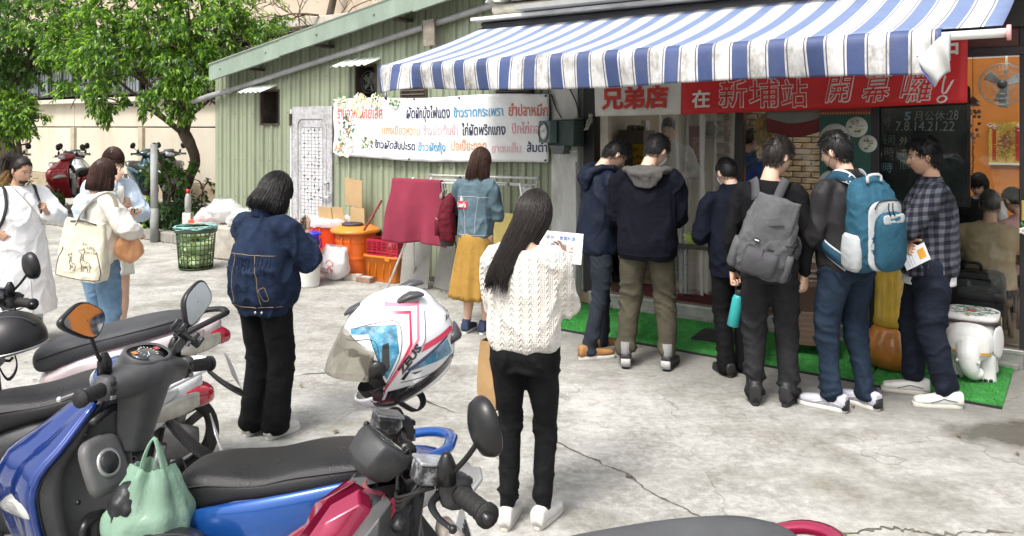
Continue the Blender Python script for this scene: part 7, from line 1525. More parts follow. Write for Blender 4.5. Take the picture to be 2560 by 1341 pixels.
for q,k,o_ in(([(330,388),(420,345),(520,325),(690,312),(712,510),(612,735),(575,640),(585,430),(490,425),(475,388),(340,420)],1,.0040),([(585,455),(632,435),(640,620),(600,680),(580,600)],4,.0046),([(595,182),(862,185),(866,432),(640,775),(625,770),(846,425),(846,206),(595,204)],2,.0040),([(625,228),(800,232),(812,462),(590,860),(578,850),(792,455),(786,250),(625,246)],3,.0040),([(905,470),(1132,402),(1125,452),(880,530)],3,.0040),([(790,672),(905,600),(1085,488),(1128,625),(900,650)],1,.0040),([(770,655),(900,570),(1090,455),(1085,475),(905,600),(780,680)],5,.0044),([(500,985),(560,1010),(850,795),(1225,600),(1225,640),(1000,800),(640,1040),(520,1030)],4,.0040),([(488,850),(592,825),(565,965),(505,950)],4,.0042),([(620,850),(800,808),(640,940),(590,950)],4,.0042),([(720,740),(760,680),(800,668),(745,748)],4,.0042),([(800,690),(890,685),(830,708)],4,.0042),([(1060,275),(1110,262),(1135,300),(1070,312)],4,.0040)):decal(q,k,o_)
mb=MB()
for sd in(-1,1):
 for ln in lines:mb.tube([hshot(p[0],p[2],sd,.0034)for p in spline([(hz(*q)[0],0,hz(*q)[1])for q in ln],26)],.0011,4)
stuff(mb.build('pinstripes',cols[4],sh))
V2,F2=fit_text('ZEUS',0,0,.078,.0185,bold=.045,shear=.15)
for sd in(-1,1):
 a0=hz(722,690)if sd>0 else hz(890,470);a1=hz(890,470)if sd>0 else hz(722,690);dv=np.array(a1)-np.array(a0);dv/=np.linalg.norm(dv);nv_=np.array((-dv[1],dv[0]));nv_=nv_ if(nv_@np.array((-.3,.9)))>0 or True else-nv_
 nv_=np.array((dv[1],-dv[0]))if sd>0 else np.array((-dv[1],dv[0]))
 P_=[hshot(*(np.array(a0)+dv*q[0]+nv_*(q[1]-.004)),sd,.0042+(.001 if q[2]>0 else 0))for q in V2];mb=MB();mb.add(P_,F2,0,False);mb.build('lettering',cols[4],sh)
 a0=hz(1070,365)if sd>0 else hz(1160,345)
 V3,F3=fit_text('ZEUS',0,0,.034,.010,bold=.03);dv=(np.array(hz(1160,345))-np.array(hz(1070,365)))*sd;dv/=np.linalg.norm(dv);nv_=np.array((dv[1],-dv[0]))if sd>0 else np.array((-dv[1],dv[0]))
 P_=[hshot(*(np.array(a0)+dv*q[0]+nv_*q[1]),sd,.0042+(.001 if q[2]>0 else 0))for q in V3];mb=MB();mb.add(P_,F3,0,False);mb.build('lettering',cols[4],sh)
mb=MB();mb.V=[V*.90];mb.n=len(V);k2=~cut;mb.F=[tuple(f)for f in Fa[k2&~((C[:,0]>.06)&(np.abs(C[:,1])<.085)&(C[:,2]<.04)&(C[:,2]>-.06))][::1]];mb.m=[0]*len(mb.F);mb.sm=[True]*len(mb.F);mb.build('liner',M('helmet_liner',(.02,.02,.022),.9,bump=.3,bs=200),hel)
visor_m=M('smoked_visor',(.34,.32,.26),.06,trans=.75,alpha=.62,coat=.5,ior=1.1)
def vis_f(a,b):
 p_=(a-.5)*2*R(78);t=.02+.98*b;A_=.128-.040*t**1.5;x,y,z=A_*math.cos(p_)+.004*math.cos(2*p_),.131*math.sin(p_),(-.066+.132*t)*(1-.50*abs(a-.5)*2*(1-.2*t));c_,s_=math.cos(R(-37)),math.sin(R(-37));return(.038+x*c_+z*s_,y,-x*s_+z*c_)
mb=MB();mb.grid(vis_f,34,12);mb.build('visor',visor_m,hel,solid=.0025)
for sd in(-1,1):
 mb=MB();mb.tube([(.045,sd*.112,.0),(.045,sd*.129,.0)],[.024,.019],20);vh=mb.build('visor_hinge',blk,hel)
for y,x,z,rx in((.050,-.085,.094,.5),(-.050,-.085,.094,.5),(0,.040,.122,-.2)):
 mb=MB();mb.loft([ring((x+dx_,y,z+dz_),w,h,(0,1,0),(0,0,1),12,2.6)for dx_,dz_,w,h in((.03,.002,.008,.003),(.015,.004,.018,.006),(-.015,.001,.020,.008),(-.034,-.008,.016,.006),(-.042,-.014,.008,.003))]);mb.build('vent',M('vent_dark',(.05,.05,.055),.4),hel)
mb=MB();mb.loft([ring((-.140+dx_,0,-.055),w,.016,(0,1,0),(0,0,1),12,3)for dx_,w in((.02,.05),(-.006,.045),(-.010,.02))]);mb.build('rear_vent',_mats['vent_dark'],hel)
mb=MB();mb.tube(spline([(.06,.07,-.10),(.04,.03,-.17),(.02,-.02,-.17),(.04,-.06,-.10)],14),.010,6,flat=.25);mb.build('chin_strap',web_k,hel)
# black helmets: one on the white scooter's bars side, one on the blue scooter's floor
def half_helmet(label,Mx,rx=.13):
 h=thing('helmet',label,'helmet');h.matrix_world=Mx;a=np.linspace(0,2*PI,36,endpoint=False)
 mb=MB();rg=[]
 for t in np.linspace(0.06,1,14):
  q=t*PI*.55;rg.append(np.stack([rx*1.12*np.sin(q)*np.cos(a),rx*np.sin(q)*np.sin(a),rx*np.cos(q)+.006*np.cos(2*a)*t],1))
 mb.loft(rg[::-1],False);c=np.array([[0,0,rx*1.0]]);mb.add(np.concatenate([rg[0],c]),[(i,(i+1)%36,36)for i in range(36)]);mb.build('shell',M('satin_black_helmet',(.016,.016,.017),.35,var=.3,rv=.1),h,solid=.012)
 mb=MB()
 for y in(-.05,0,.05):mb.tube([(rx*1.14*math.cos(t),y,math.sqrt(max(0,1-(y/rx)**2))*rx*1.02*math.sin(t))for t in np.linspace(.5,2.6,18)],.008,6,flat=.5)
 stuff(mb.build('ridges',M('helmet_ridge',(.03,.03,.03),.5),h))
 mb=MB();mb.tube([(rx*1.13*math.cos(t),rx*1.01*math.sin(t),-.02)for t in np.linspace(0,2*PI,40)],.007,6);mb.build('rim',M('chrome_rim',(.45,.45,.45),.25,.8),h)
 mb=MB();mb.tube(spline([(.02,-rx,-.02),(.0,-rx*.7,-.12),(0,rx*.6,-.13),(.02,rx,-.02)],16),.008,6,flat=.3);mb.build('strap',web_k,h);return h
half_helmet('black ridged helmet lying beyond the seat of the white scooter at the left edge',Matrix.Translation((-2.12,3.36,.865))@Euler((0,R(8),R(200))).to_matrix().to_4x4())
hh=half_helmet('black open helmet with bright rim hanging below the green bag',Matrix.Translation((-.97,2.22,.51))@Euler((R(14),R(-6),R(200))).to_matrix().to_4x4(),.14)
# green carrier bag on the hook of the blue scooter
gb=carrier('carrier_bag','pale green plastic bag stuffed with black cloth hanging on the blue scooter',plastic('green_film',(.36,.56,.42),.26),(.115,.09),.27,9,neck=.30,amp=.016);gb.location=(-1.05,2.29,.535);gb.rotation_euler=(0,R(4),R(10))
mb=MB();mb.add(*(lambda VF:(fold_top(VF[0],VF[1],.010,5,(12,12,12),(22,22,22)),VF[1]))(remesh([(lambda m:(np.concatenate(m.V),m.F))(MB().ball((-.055,-.015,.17),(.05,.055,.07),14,10)),(lambda m:(np.concatenate(m.V),m.F))(MB().ball((.02,-.02,.20),(.04,.04,.04),14,10))],.009,2)));mb.build('black_cloth',M('black_nylon_cloth',(.014,.014,.016),.45,bump=.3,bs=40),gb)
mb=MB()
for y in(-.02,.02):mb.tube(spline([(-.03,y,.25),(-.02,y*.6,.31),(.0,0,.35),(.02,y*.6,.31),(.04,y,.25)],14),.010,6,flat=.35)
mb.build('handle',_mats['green_film'],gb)
# ================================================================ BINS, BAGS AND BOXES by the shed
def plasticm(name,col,**k):return M(name,col,k.pop('rough',.38),var=.08,vs=5,dirt=tuple(c*.45+.03 for c in col),ds=4,da=.35,bump=.05,bs=60,**k)
or_red=plasticm('vermilion_plastic',(.72,.065,.012));or_or=plasticm('orange_plastic',(.68,.13,.015));or_lid=plasticm('amber_lid',(.66,.22,.03));bl_pl=plasticm('blue_plastic',(.02,.02,.46));wh_pl=plasticm('white_bucket',(.66,.66,.63));rd_pl=plasticm('crimson_plastic',(.36,.015,.035));tote_m=plasticm('orange_tote',(.62,.17,.015))
film_w=plastic('white_film',(.80,.80,.80),.10);film_p=plastic('pinkish_film',(.80,.70,.70),.22)
def pos(px,py):p=onground(px,py);return(p.x,p.y,0)
def barrel(name,label,mat,loc,r0,r1,h,ribs,lid=None,liner=None,disc=False,handles=True,cat='bin'):
 o=thing(name,label,cat,loc,RZ);mb=MB();prof=[(r0*.2,.005),(r0*.96,.0),(r0,.02)]
 for k in range(31):
  t=k/30;z=.03+(h-.06)*t;r=r0+(r1-r0)*t;b=sum(.008*math.exp(-((t-q)/.012)**2)for q in ribs);prof.append((r+b,z))
 prof+=[(r1+.018,h-.02),(r1+.022,h-.005),(r1+.012,h),(r1-.008,h-.01),(r1-.012,h-.08),(r1*.2,h-.09)]
 mb.lathe(prof,48,cap=False);mb.build('body',mat,o)
 if handles:
  for s in(-1,1):
   m=MB();a=R(-70 if s<0 else 40);q=np.array((math.cos(a),math.sin(a),0));t=np.array((-q[1],q[0],0));m.tube(spline([q*(r1+.005)-t*.05+[0,0,h-.07],q*(r1+.02)-t*.045+[0,0,h-.15],q*(r1+.022)+[0,0,h-.175],q*(r1+.02)+t*.045+[0,0,h-.15],q*(r1+.005)+t*.05+[0,0,h-.07]],16),.006,6);m.build('handle',mat,o)
 if lid:
  m=MB();R_=r1+.05;m.lathe([(R_-.01,h-.03),(R_,h-.025),(R_+.004,h-.005),(R_-.004,h+.01),(R_-.05,h+.022),(R_-.06,h+.03),(R_-.09,h+.045),(R_-.10,h+.052),(R_-.16,h+.052),(R_-.17,h+.045),(.02,h+.048),(.0,h+.048)],56,cap=False);l=m.build('lid',lid,o)
 if disc:
  d=thing('weight_disc','dark grey round disc lying on the amber lid of the orange bin','disc',(0,0,0));m=MB();m.lathe([(.0,0),(.118,0),(.125,.008),(.125,.022),(.118,.03),(.04,.032),(.03,.026),(.0,.026)],36,cap=False);m.build('disc',M('dark_grey_disc',(.045,.045,.048),.6,var=.2),d)
  for k in range(3):
   b=R(30+120*k);m=MB();m.lathe([(.012,0),(.012,.003)],10,c=(.07*math.cos(b),.07*math.sin(b),.031));m.build('boss',_mats['dark_grey_disc'],d)
  d.location=Vector(loc)+Vector((-.03,-.04,h+.053))
 return o
tub_p=pos(822,676);barrel('tub','large vermilion plastic tub lined with a white bag beside the grey door',or_red,tub_p,.265,.305,.62,(.25,.30,.58,.62))
ln=thing('bin_liner','white bin liner gathered inside the large vermilion tub','plastic bag',(tub_p[0],tub_p[1],.0));rg=[];a=np.linspace(0,2*PI,60,endpoint=False)
for t,r,z in((0,.330,.565),(.2,.332,.61),(.35,.31,.64),(.55,.24,.655),(.75,.15,.64),(1,.03,.645)):
 q=vnoise(np.stack([np.cos(a)*4,np.sin(a)*4,a*0+t*3],1),5);rg.append(np.stack([(r+.010*q)*np.cos(a),(r+.010*q)*np.sin(a),z+.014*vnoise(np.stack([np.cos(a)*6,np.sin(a)*6,a*0+t*5],1),6)],1))
mb=MB();mb.loft(rg,False);mb.build('liner_film',film_w,ln)
barrel('bin','orange plastic bin with an amber lid and a dark disc on top',or_or,pos(889,688),.20,.245,.545,(.35,.40,.8,.84),lid=or_lid,disc=True)
barrel('bin','small deep blue plastic bin half hidden behind the denim-jacketed woman',bl_pl,pos(757,705),.15,.185,.56,(.3,.8))
p=pos(770,716);bk_=barrel('bucket','white plastic bucket standing in front of the tubs',wh_pl,p,.125,.145,.34,(.72,.78,.84),handles=False,cat='bucket')
# white takeaway carrier with red print
kb_=carrier('carrier_bag','white plastic carrier bag with red fried chicken print leaning on the orange bin',film_w,(.19,.13),.40,12,neck=.62,amp=.026);kb_.location=pos(830,700);kb_.rotation_euler=(R(-4),R(6),RZ+.1)
redink=M('red_bag_print',(.50,.03,.05),.6)
def bag_print(o,items):
 vm=o.children[0].data;bv=BVHTree.FromPolygons([v.co for v in vm.vertices],[tuple(p.vertices)for p in vm.polygons])
 def sh(x,z):r=bv.ray_cast(Vector((x,-1,z)),Vector((0,1,0)));return np.array(r[0])+[0,-.003,0]if r[0]else np.array((x,-.12,z))
 for it in items:
  mb=MB()
  if isinstance(it,str):continue
  if it[0]=='t':V,F=fit_text(it[1],it[2],it[3],it[4],it[5],shear=.15,bold=.01);mb.add([sh(a,b)for a,b,c in V],F,0,False);mb.build('lettering',redink,o)
  else:mb.tube([sh(q[0],q[2])for q in spline([(x,0,z)for x,z in it[1]],16)],.0035,5);mb.build('printed_stroke',redink,o)
bag_print(kb_,[('t','Kentucky',-.10,.125,.105,.032),('t','Fried Chicken',-.12,.085,.17,.034),('l',[(.03,.13),(.06,.165),(.10,.12)]),('l',[(.10,.135),(.06,.165),(.03,.19)]),('l',[(.055,.165),(.045,.115)]),('l',[(.07,.165),(.085,.10)]),('l',[(-.0,.20),(.03,.245),(.08,.23),(.09,.195),(.06,.175)])])
p2=carrier('carrier_bag','thin pink and white plastic bag tucked between the tubs',film_p,(.10,.09),.20,14,neck=.4,amp=.02);c=onground(835,672);p2.location=(c.x,c.y,.20);p2.rotation_euler=(0,R(12),0)
# orange tote with the crimson crate on it
def tub_box(o,mat,w,d,h,flare=.88,lip=.02,name='body',th=.006):
 mb=MB();rg=[ring((0,0,z),w/2*k,d/2*k,n=44,e=9)for z,k in((.0,flare*.96),(.012,flare),(h-.03,.985),(h-.028,1.0+lip),(h,1.0+lip),(h,.975),(h-.04,.96),(.02,flare*.95))];mb.loft(rg,True);return mb.build(name,mat,o)
tp=pos(974,700);to=thing('storage_box','orange plastic storage box on the ground under the crimson crate','box',tp,RZ+.06);tub_box(to,tote_m,.52,.36,.30)
for x in(-.17,-.06,.06,.17):
 m=MB();m.box((x*.95,-.172,.14),(.008,.018,.22),rot=(R(-5.5),0,0));m.build('rib',tote_m,to,bevel=.003)
m=MB();m.box((.13,-.19,.265),(.07,.014,.035));m.build('latch',tote_m,to,bevel=.004)
cr=thing('crate','crimson slatted plastic crate stacked on the orange storage box','crate',(tp[0]+.02,tp[1]+.02,.285),RZ+.04)
W_,D_,Hc=.46,.32,.19
m=MB();m.box((0,0,.006),(W_-.03,D_-.03,.012));m.build('base',rd_pl,cr)
for sd,L_,ax in((-1,W_,0),(1,W_,0),(-1,D_,1),(1,D_,1)):
 off=(D_/2 if ax==0 else W_/2)*sd
 for z,hh_ in((.012,.024),(.05,.016),(.178,.026)):
  m=MB();c_=(0,off,z)if ax==0 else(off,0,z);d_=(L_,.010,hh_)if ax==0 else(.010,L_,hh_);m.box(c_,d_);m.build('rail',rd_pl,cr,bevel=.002)
 k=6 if ax==0 else 4
 for i in range(k+1):
  t=-L_/2+L_*i/k;m=MB();m.box((t,off,.095)if ax==0 else(off,t,.095),(.014,.012,.17)if ax==0 else(.012,.014,.17));m.build('upright',rd_pl,cr,bevel=.002)
 m=MB()
 for i in range(k*5):
  t=-L_/2+L_*(i+.5)/(k*5);m.box((t,off,.11)if ax==0 else(off,t,.11),(.004,.006,.12)if ax==0 else(.006,.004,.12))
 for z in(.085,.12,.15):m.box((0,off,z)if ax==0 else(off,0,z),(L_,.005,.004)if ax==0 else(.005,L_,.004))
 stuff(m.build('lattice',rd_pl,cr))
# two bricks, twig of rubbish
for lab,(px,py),rz,mt_ in(('pale broken brick on the ground in front of the orange bin',(884,700),.5,M('pale_brick',(.42,.38,.33),.9,var=.3,vs=14,bump=.5,bs=50)),('brown brick lying in front of the orange storage box',(914,706),.1,M('brown_brick',(.27,.17,.12),.9,var=.3,vs=14,bump=.5,bs=50))):
 o=thing('brick',lab,'brick',pos(px,py),RZ+rz);m=MB();m.box((0,0,.032),(.20,.10,.06),rot=(R(4),0,0));m.build('block',mt_,o,bevel=.006);m=MB();m.box((.02,-.005,.064),(.12,.07,.006));m.build('mortar_smear',M('mortar_smear',(.46,.44,.40),.95,bump=.4,bs=70),o,bevel=.003)
# cardboard, stick, umbrella
card_m=M('cardboard',(.46,.32,.165),.85,var=.10,vs=4,bump=.08,bs=40);tape=M('card_edge',(.33,.22,.11),.9)
cb=thing('cardboard_box','flattened open cardboard box leaning on the ribbed wall behind the bins','cardboard box',at(-3.45,.16,.0),RZ)
for(x0,x1,z0,z1,y,ry,rx)in((-.40,-.16,.42,.80,-.10,.02,-.20),(-.155,.055,.42,.80,-.10,-.02,-.16),(-.40,-.16,.0,.415,-.12,0,-.02),(-.155,.055,.0,.415,-.12,0,-.02),(.06,.30,.0,.80,-.03,.03,-.06),(-.06,.24,.805,1.14,-.03,.10,-.10)):
 m=MB();w,h=x1-x0,z1-z0;m.box((0,0,h/2),(w,.006,h));f=m.build('flap',card_m,cb,loc=((x0+x1)/2,y,z0));f.rotation_euler=(rx*-1,ry,0)
st_=thing('stick','dark red wooden broom handle leaning over the cardboard','stick',(0,0,0));a_,b_=at(*onfront(922,556,.34)[:1],.34,onfront(922,556,.34)[1]),at(onfront(954,502,.10)[0],.10,onfront(954,502,.10)[1])
dv=(b_-a_).normalized();m=MB();m.tube([tuple(a_-dv*.12),tuple(b_)],.014,10);m.tube([tuple(b_-dv*.25),tuple(b_-dv*.23)],.019,10);m.build('shaft',M('dark_red_stick',(.19,.035,.03),.5,var=.2),st_)
um=thing('umbrella','furled pink and white umbrella standing behind the maroon cloth','umbrella',(0,0,0));a_,b_=at(-2.72,.20,.35),at(-2.56,.06,1.06);dv=b_-a_
m=MB();m.tube([tuple(a_+dv*t)for t in np.linspace(0,.82,10)],np.linspace(.055,.028,10),12);m.build('canopy',M('pink_white_cloth',(.66,.42,.47),.8,var=.35,vs=9,stretch=(3,3,.5)),um);m=MB();m.tube([tuple(a_+dv*t)for t in(.82,1.0)],.012,8);m.build('handle',blk,um)
yb=thing('bottle','yellow plastic jug behind the orange bin','jug',pos(960,668),RZ);m=MB();m.loft([ring((0,0,z),w,w*.7,n=20,e=3)for z,w in((.40,.07),(.42,.085),(.50,.085),(.54,.06),(.56,.025),(.585,.025))]);m.build('body',plasticm('yellow_plastic',(.62,.42,.02)),yb);m=MB();m.box((0,0,.2),(.20,.16,.40));m.build('support_block',conc_m,yb)
# drying rack and maroon cloth
rack=thing('drying_rack','folding white metal drying rack standing against the shed wall','drying rack',at(-1.72,.55),RZ)
wh_met=M('white_enamel_steel',(.70,.70,.69),.3,.3,var=.08,dirt=(.4,.37,.33),ds=10)
def rel(px,py,n):u,z=onfront(px,py,n);return(u+1.72,.55-n,z)
for n_,pts in((.40,((1078,439),(1346,446))),(.70,((985,455),(1268,462)))):
 m=MB();a_,b_=rel(*pts[0],n_),rel(*pts[1],n_);m.tube([a_,b_],.013,10);m.build('rail',wh_met,rack)
 for q in(a_,b_):m=MB();m.box(q,(.03,.035,.035));m.build('corner_joint',M('grey_joint',(.30,.30,.30),.5),rack,bevel=.004)
for x0,x1 in((rel(1080,439,.40)[0],rel(1040,700,.30)[0]),(rel(1344,446,.4)[0],rel(1344,446,.4)[0]-.05)):
 for y0,y1 in((.15,-.22),(-.15,.22)):
  m=MB();m.tube([(x0,y0,1.235),((x0+x1)/2,(y0+y1)/2,.62),(x1,y1,.01)],.012,8);m.build('leg',wh_met,rack)
for k in range(3):m=MB();x0,x1=rel(1090,455,.55)[0],rel(1330,455,.55)[0];m.tube([(x0,-.10+.09*k,1.215),(x1,-.10+.09*k,1.205)],.006,6);m.build('bar',wh_met,rack)
clo=thing('cloth','maroon cloth draped over the drying rack rail','cloth',at(-1.72,.70),RZ);xl,xr=rel(984,455,.70)[0],rel(1106,458,.70)[0];zt=rel(984,449,.70)[2];bl,br=rel(966,598,.75),rel(1118,618,.75)
def drape(a,b):
 x=xl+(xr-xl)*a;k=b
 if b<.12:t=b/.12*PI;return(x,.0+.022*math.cos(t)+0.0,zt+.018*math.sin(t)-.0)
 k=(b-.12)/.88;xb=bl[0]+(br[0]-bl[0])*a;zb=bl[2]+(br[2]-bl[2])*a;fold=.045*k*math.sin(a*9+.8)+.03*k*math.sin(a*17+2)+.05*math.sin(PI*a)*math.sin(PI*k)*math.sin(a*5)
 return(x+(xb-x)*k+.01*math.sin(k*9+a*4),-.024-.05*k-fold,zt+(zb-zt)*k-.02*math.sin(a*7)*k)
m=MB();m.grid(drape,46,36);m.build('drape',M('maroon_drape',(.225,.034,.060),.9,var=.12,vs=3,bump=.15,bs=40,spec=.15),clo,solid=.004)
m=MB();m.grid(lambda a,b:(xl+(xr-xl)*a,.03+.03*math.sin(a*8)*b,zt+.005-.55*b),20,14);m.build('back_fall',_mats['maroon_drape'],clo,solid=.004)
for k,(xx,h_)in enumerate(((rel(1110,470,.7)[0],.12),(rel(1320,452,.5)[0],.10))):
 cl_=thing('peg_bundle' if k==0 else 'white_rag',('cluster of clothes pegs hanging at the end of the maroon cloth','white rag hanging from the far end of the drying rack')[k],('pegs','rag')[k],at(-1.72,.70 if k==0 else .5),RZ);m=MB();rr=random.Random(k)
 for q in range(7):m.box((xx+rr.uniform(-.02,.03),-.02+rr.uniform(-.02,.02),zt-.03-q*h_/7),(.012,.02,.06),rot=(rr.uniform(-.5,.5),rr.uniform(-.5,.5),0))
 stuff(m.build('pegs',M('peg_mix',(.35,.33,.30),.6,var=.5,vs=60),cl_))if k==0 else carrier('x','x',film_w)and None
 if k:
  for o_ in[o_ for o_ in bpy.data.objects if o_.name.startswith('x')and o_.get('label')=='x']:
   ch=list(o_.children);[bpy.data.objects.remove(c_)for c_ in ch];bpy.data.objects.remove(o_)
  m=MB();m.grid(lambda a,b:(xx-.06+.12*a+.03*math.sin(b*5),-.02-.03*math.sin(a*7+b*3),zt-.02-.14*b),12,10);m.build('rag_cloth',white_c,cl_,solid=.004)
# acrylic sheet leaning under the rack, yellow stool beyond
ac=thing('acrylic_sheet','greyish translucent plastic sheet leaning below the maroon cloth','plastic sheet',at(-2.05,.36),RZ);m=MB();m.box((-.14,0,.24),(.42,.006,.50),rot=(R(-12),R(-4),0));m.box((.30,.06,.24),(.36,.006,.48),rot=(R(-10),R(5),0))
m.build('sheet',M('cloudy_acrylic',(.36,.36,.33),.25,var=.15,vs=4,trans=.25,alpha=.85),ac)
ys=thing('stool','yellow plastic chair standing against the shed wall behind the rack','chair',at(-1.10,.30),RZ);ym=plasticm('pale_yellow_plastic',(.62,.52,.18))
m=MB();m.loft([ring((0,0,z),w,w,n=28,e=5)for z,w in((.40,.17),(.41,.185),(.43,.185),(.44,.17))]);m.build('seat',ym,ys);m=MB();m.grid(lambda a,b:(-.17+.34*a,.15+.03*b+.03*(2*a-1)**2*-1,.44+.42*b),10,10);m.build('backrest',ym,ys,solid=.02)
for x in(-1,1):
 for y in(-1,1):m=MB();m.tube([(x*.14,y*.14,.41),(x*.18,y*.18,0)],.022,8);m.build('leg',ym,ys)
# basket of cabbages
bs=thing('vegetable_basket','round dark green plastic mesh basket standing on the concrete','basket',pos(490,672),0);bm_=plasticm('dark_green_basket',(.035,.075,.03));r0,r1,hb2=.195,.235,.50
for t in np.linspace(0,.92,9):m=MB();r=r0+(r1-r0)*t;m.tube([(r*math.cos(a),r*math.sin(a),.02+hb2*t)for a in np.linspace(0,2*PI,40)],.006,5);m.build('hoop',bm_,bs)
for k in range(26):a=2*PI*k/26;m=MB();m.tube([(r0*math.cos(a),r0*math.sin(a),.01),(r1*math.cos(a),r1*math.sin(a),hb2)],.006,5);m.build('rib',bm_,bs)
m=MB();m.lathe([(0,.005),(r0,.005),(r0+.005,.02)],30,cap=False);m.build('base',bm_,bs);m=MB();m.lathe([(r1,.46),(r1+.015,.46),(r1+.018,.51),(r1,.515)],40,cap=False);m.build('rim',M('grey_green_rim',(.06,.075,.06),.5),bs)
m=MB();rr=random.Random(6)
for k in range(5):m.tube(spline([((r1+.02)*math.cos(a)+rr.uniform(-.02,.02),(r1+.02)*math.sin(a)+rr.uniform(-.02,.02),.515+rr.uniform(-.015,.03))for a in np.linspace(0,2*PI,12)],40),.006,5)
stuff(m.build('cord_wrap',M('pale_teal_cord',(.25,.48,.45),.6),bs))
cab_m2=M('cabbage_leaf',(.40,.52,.24),.55,var=.25,vs=9,dirt=(.62,.66,.46),ds=6,da=.8,stretch=(1,1,1.5));rr=random.Random(9)
for k in range(13):
 lay=k//5;a=2*PI*k/5+lay*.6;q=.115 if k<15 else 0;c_=bs.location+Vector((q*math.cos(a),q*math.sin(a),.11+.155*lay))
 o=thing('cabbage','pale green cabbage packed among others in the mesh basket','cabbage',c_,rr.uniform(0,6),'cabbages in the mesh basket');m=MB();n_=20;aa=np.linspace(0,2*PI,n_,endpoint=False)
 for w_ in range(3):
  rg=[]
  for t in np.linspace(.05,.95,10):
   b=t*PI;qn=vnoise(np.stack([np.cos(aa)*2,np.sin(aa)*2,aa*0+b+w_*7],1),k*3+w_);rg.append(np.stack([(.088+.012*qn+.004*w_)*np.sin(b)*np.cos(aa),(.088+.012*qn+.004*w_)*np.sin(b)*np.sin(aa),-(.080+.004*w_)*np.cos(b)+.01*qn],1))
  V_,F_=loft(rg);m.add(V_,[f for i,f in enumerate(F_)if w_==0 or(i*7+w_*3)%11<5])
 m.build('head',cab_m2,o)
# heap of sacks and bags at the corner
oc2=thing('crate','bright orange plastic crate in the rubbish heap at the shed corner','crate',pos(497,640),RZ+.3);m=MB();m.loft([ring((0,0,z),w,d,n=24,e=6)for z,w,d in((.0,.13,.10),(.42,.14,.11),(.50,.10,.10))]);m.build('body',or_red,oc2,bevel=.01)
for k,(px,py,r,h,z,lab)in enumerate(((560,640,(.25,.20),.34,.44,'large white plastic bag on top of the rubbish heap'),(524,641,(.18,.15),.30,.36,'crumpled clear plastic bag in the rubbish heap'),(602,648,(.17,.15),.28,.40,'small white plastic bag at the right of the rubbish heap'))):
 o=carrier('rubbish_bag',lab,film_w if k!=1 else film_p,r,h,30+k,neck=.3,amp=.035);p=onground(px,py);o.location=(p.x,p.y,z)
bx_=thing('box','grimy pale box under the rubbish bags','box',pos(572,645),RZ+.1);m=MB();m.box((0,0,.22),(.60,.36,.44));m.build('body',M('grimy_cloth_box',(.42,.39,.34),.9,var=.25,vs=6,dirt=(.2,.18,.15),ds=4,bump=.4,bs=20),bx_,bevel=.03)
rb_=thing('bottle','clear bottle with a red cap beside the rubbish heap','bottle',at(-6.75,.25,.10),0);m=MB();m.lathe([(.045,.42),(.045,.62),(.03,.68),(.02,.70)],16);m.build('body',M('bottle_clear',(.6,.62,.6),.2,trans=.5),rb_);m=MB();m.lathe([(.026,.70),(.026,.76)],14);m.build('cap',M('red_cap',(.5,.02,.02),.4),rb_);m=MB();m.box((0,0,.2),(.12,.12,.44));m.build('plinth',conc_m,rb_)
# ================================================================ IN FRONT OF THE SHOP
# stack of brown stools
brown_pl=plasticm('brown_plastic',(.125,.082,.060));p0=pos(2032,882)
def stool(z,label):
 o=thing('stool',label,'stool',(p0[0],p0[1],z),RZ+.25,'brown plastic stools in one stack');m=MB();m.loft([ring((0,0,q),w,w,n=24,e=6)for q,w in((.425,.150),(.43,.145),(.455,.142),(.46,.13))]);m.build('seat',brown_pl,o)
 for x in(-1,1):
  for y in(-1,1):
   m=MB();m.loft([ring((x*a,y*a,q),w,w,n=10,e=5)for q,a,w in((0,.172,.022),(.03,.170,.020),(.43,.128,.018))]);m.build('leg',brown_pl,o)
 for x,y in((1,0),(-1,0),(0,1),(0,-1)):
  for q,hh_ in((.40,.05),(.10,.045)):
   w=.30-.0*q+(.10*(1-q/.43))*.35;r=.135+.045*(1-q/.43);m=MB();m.box((x*r,y*r,q),(.008 if x else w,.008 if y else w,hh_));m.build('apron',brown_pl,o,bevel=.003)
  m=MB();r=.155;m.box((x*r,y*r,.25),(.006 if x else .20,.006 if y else .20,.22));m.build('side_panel',brown_pl,o,bevel=.003)
 return o
for k,lab in enumerate(('lowest brown plastic stool of the nested stack','second brown stool from the bottom of the nested stack','third brown stool from the bottom of the nested stack','fourth brown stool from the bottom of the nested stack','fifth brown stool of the stack, just under the top one','topmost brown plastic stool of the nested stack')):stool(.018+.042*k,lab)
# yellow column on an orange pot
vs=thing('floor_vase','tall yellow glazed vase with a round orange base behind the man with the blue backpack','vase',onground(2232,925));vs.location.z=.012
m=MB();m.lathe([(.09,0),(.15,.03),(.185,.12),(.18,.22),(.14,.29),(.125,.315)],36);m.build('base_bowl',M('orange_glaze',(.42,.16,.03),.3,var=.25,vs=6,coat=.5,dirt=(.14,.07,.02),ds=4),vs);m=MB();m.lathe([(.12,.313),(.135,.33),(.125,.40),(.118,.60),(.125,.80),(.14,.90),(.13,.93),(.10,.93)],36);m.build('neck',M('yellow_glaze',(.46,.30,.03),.3,var=.2,vs=5,coat=.5,dirt=(.15,.10,.03),ds=4),vs)
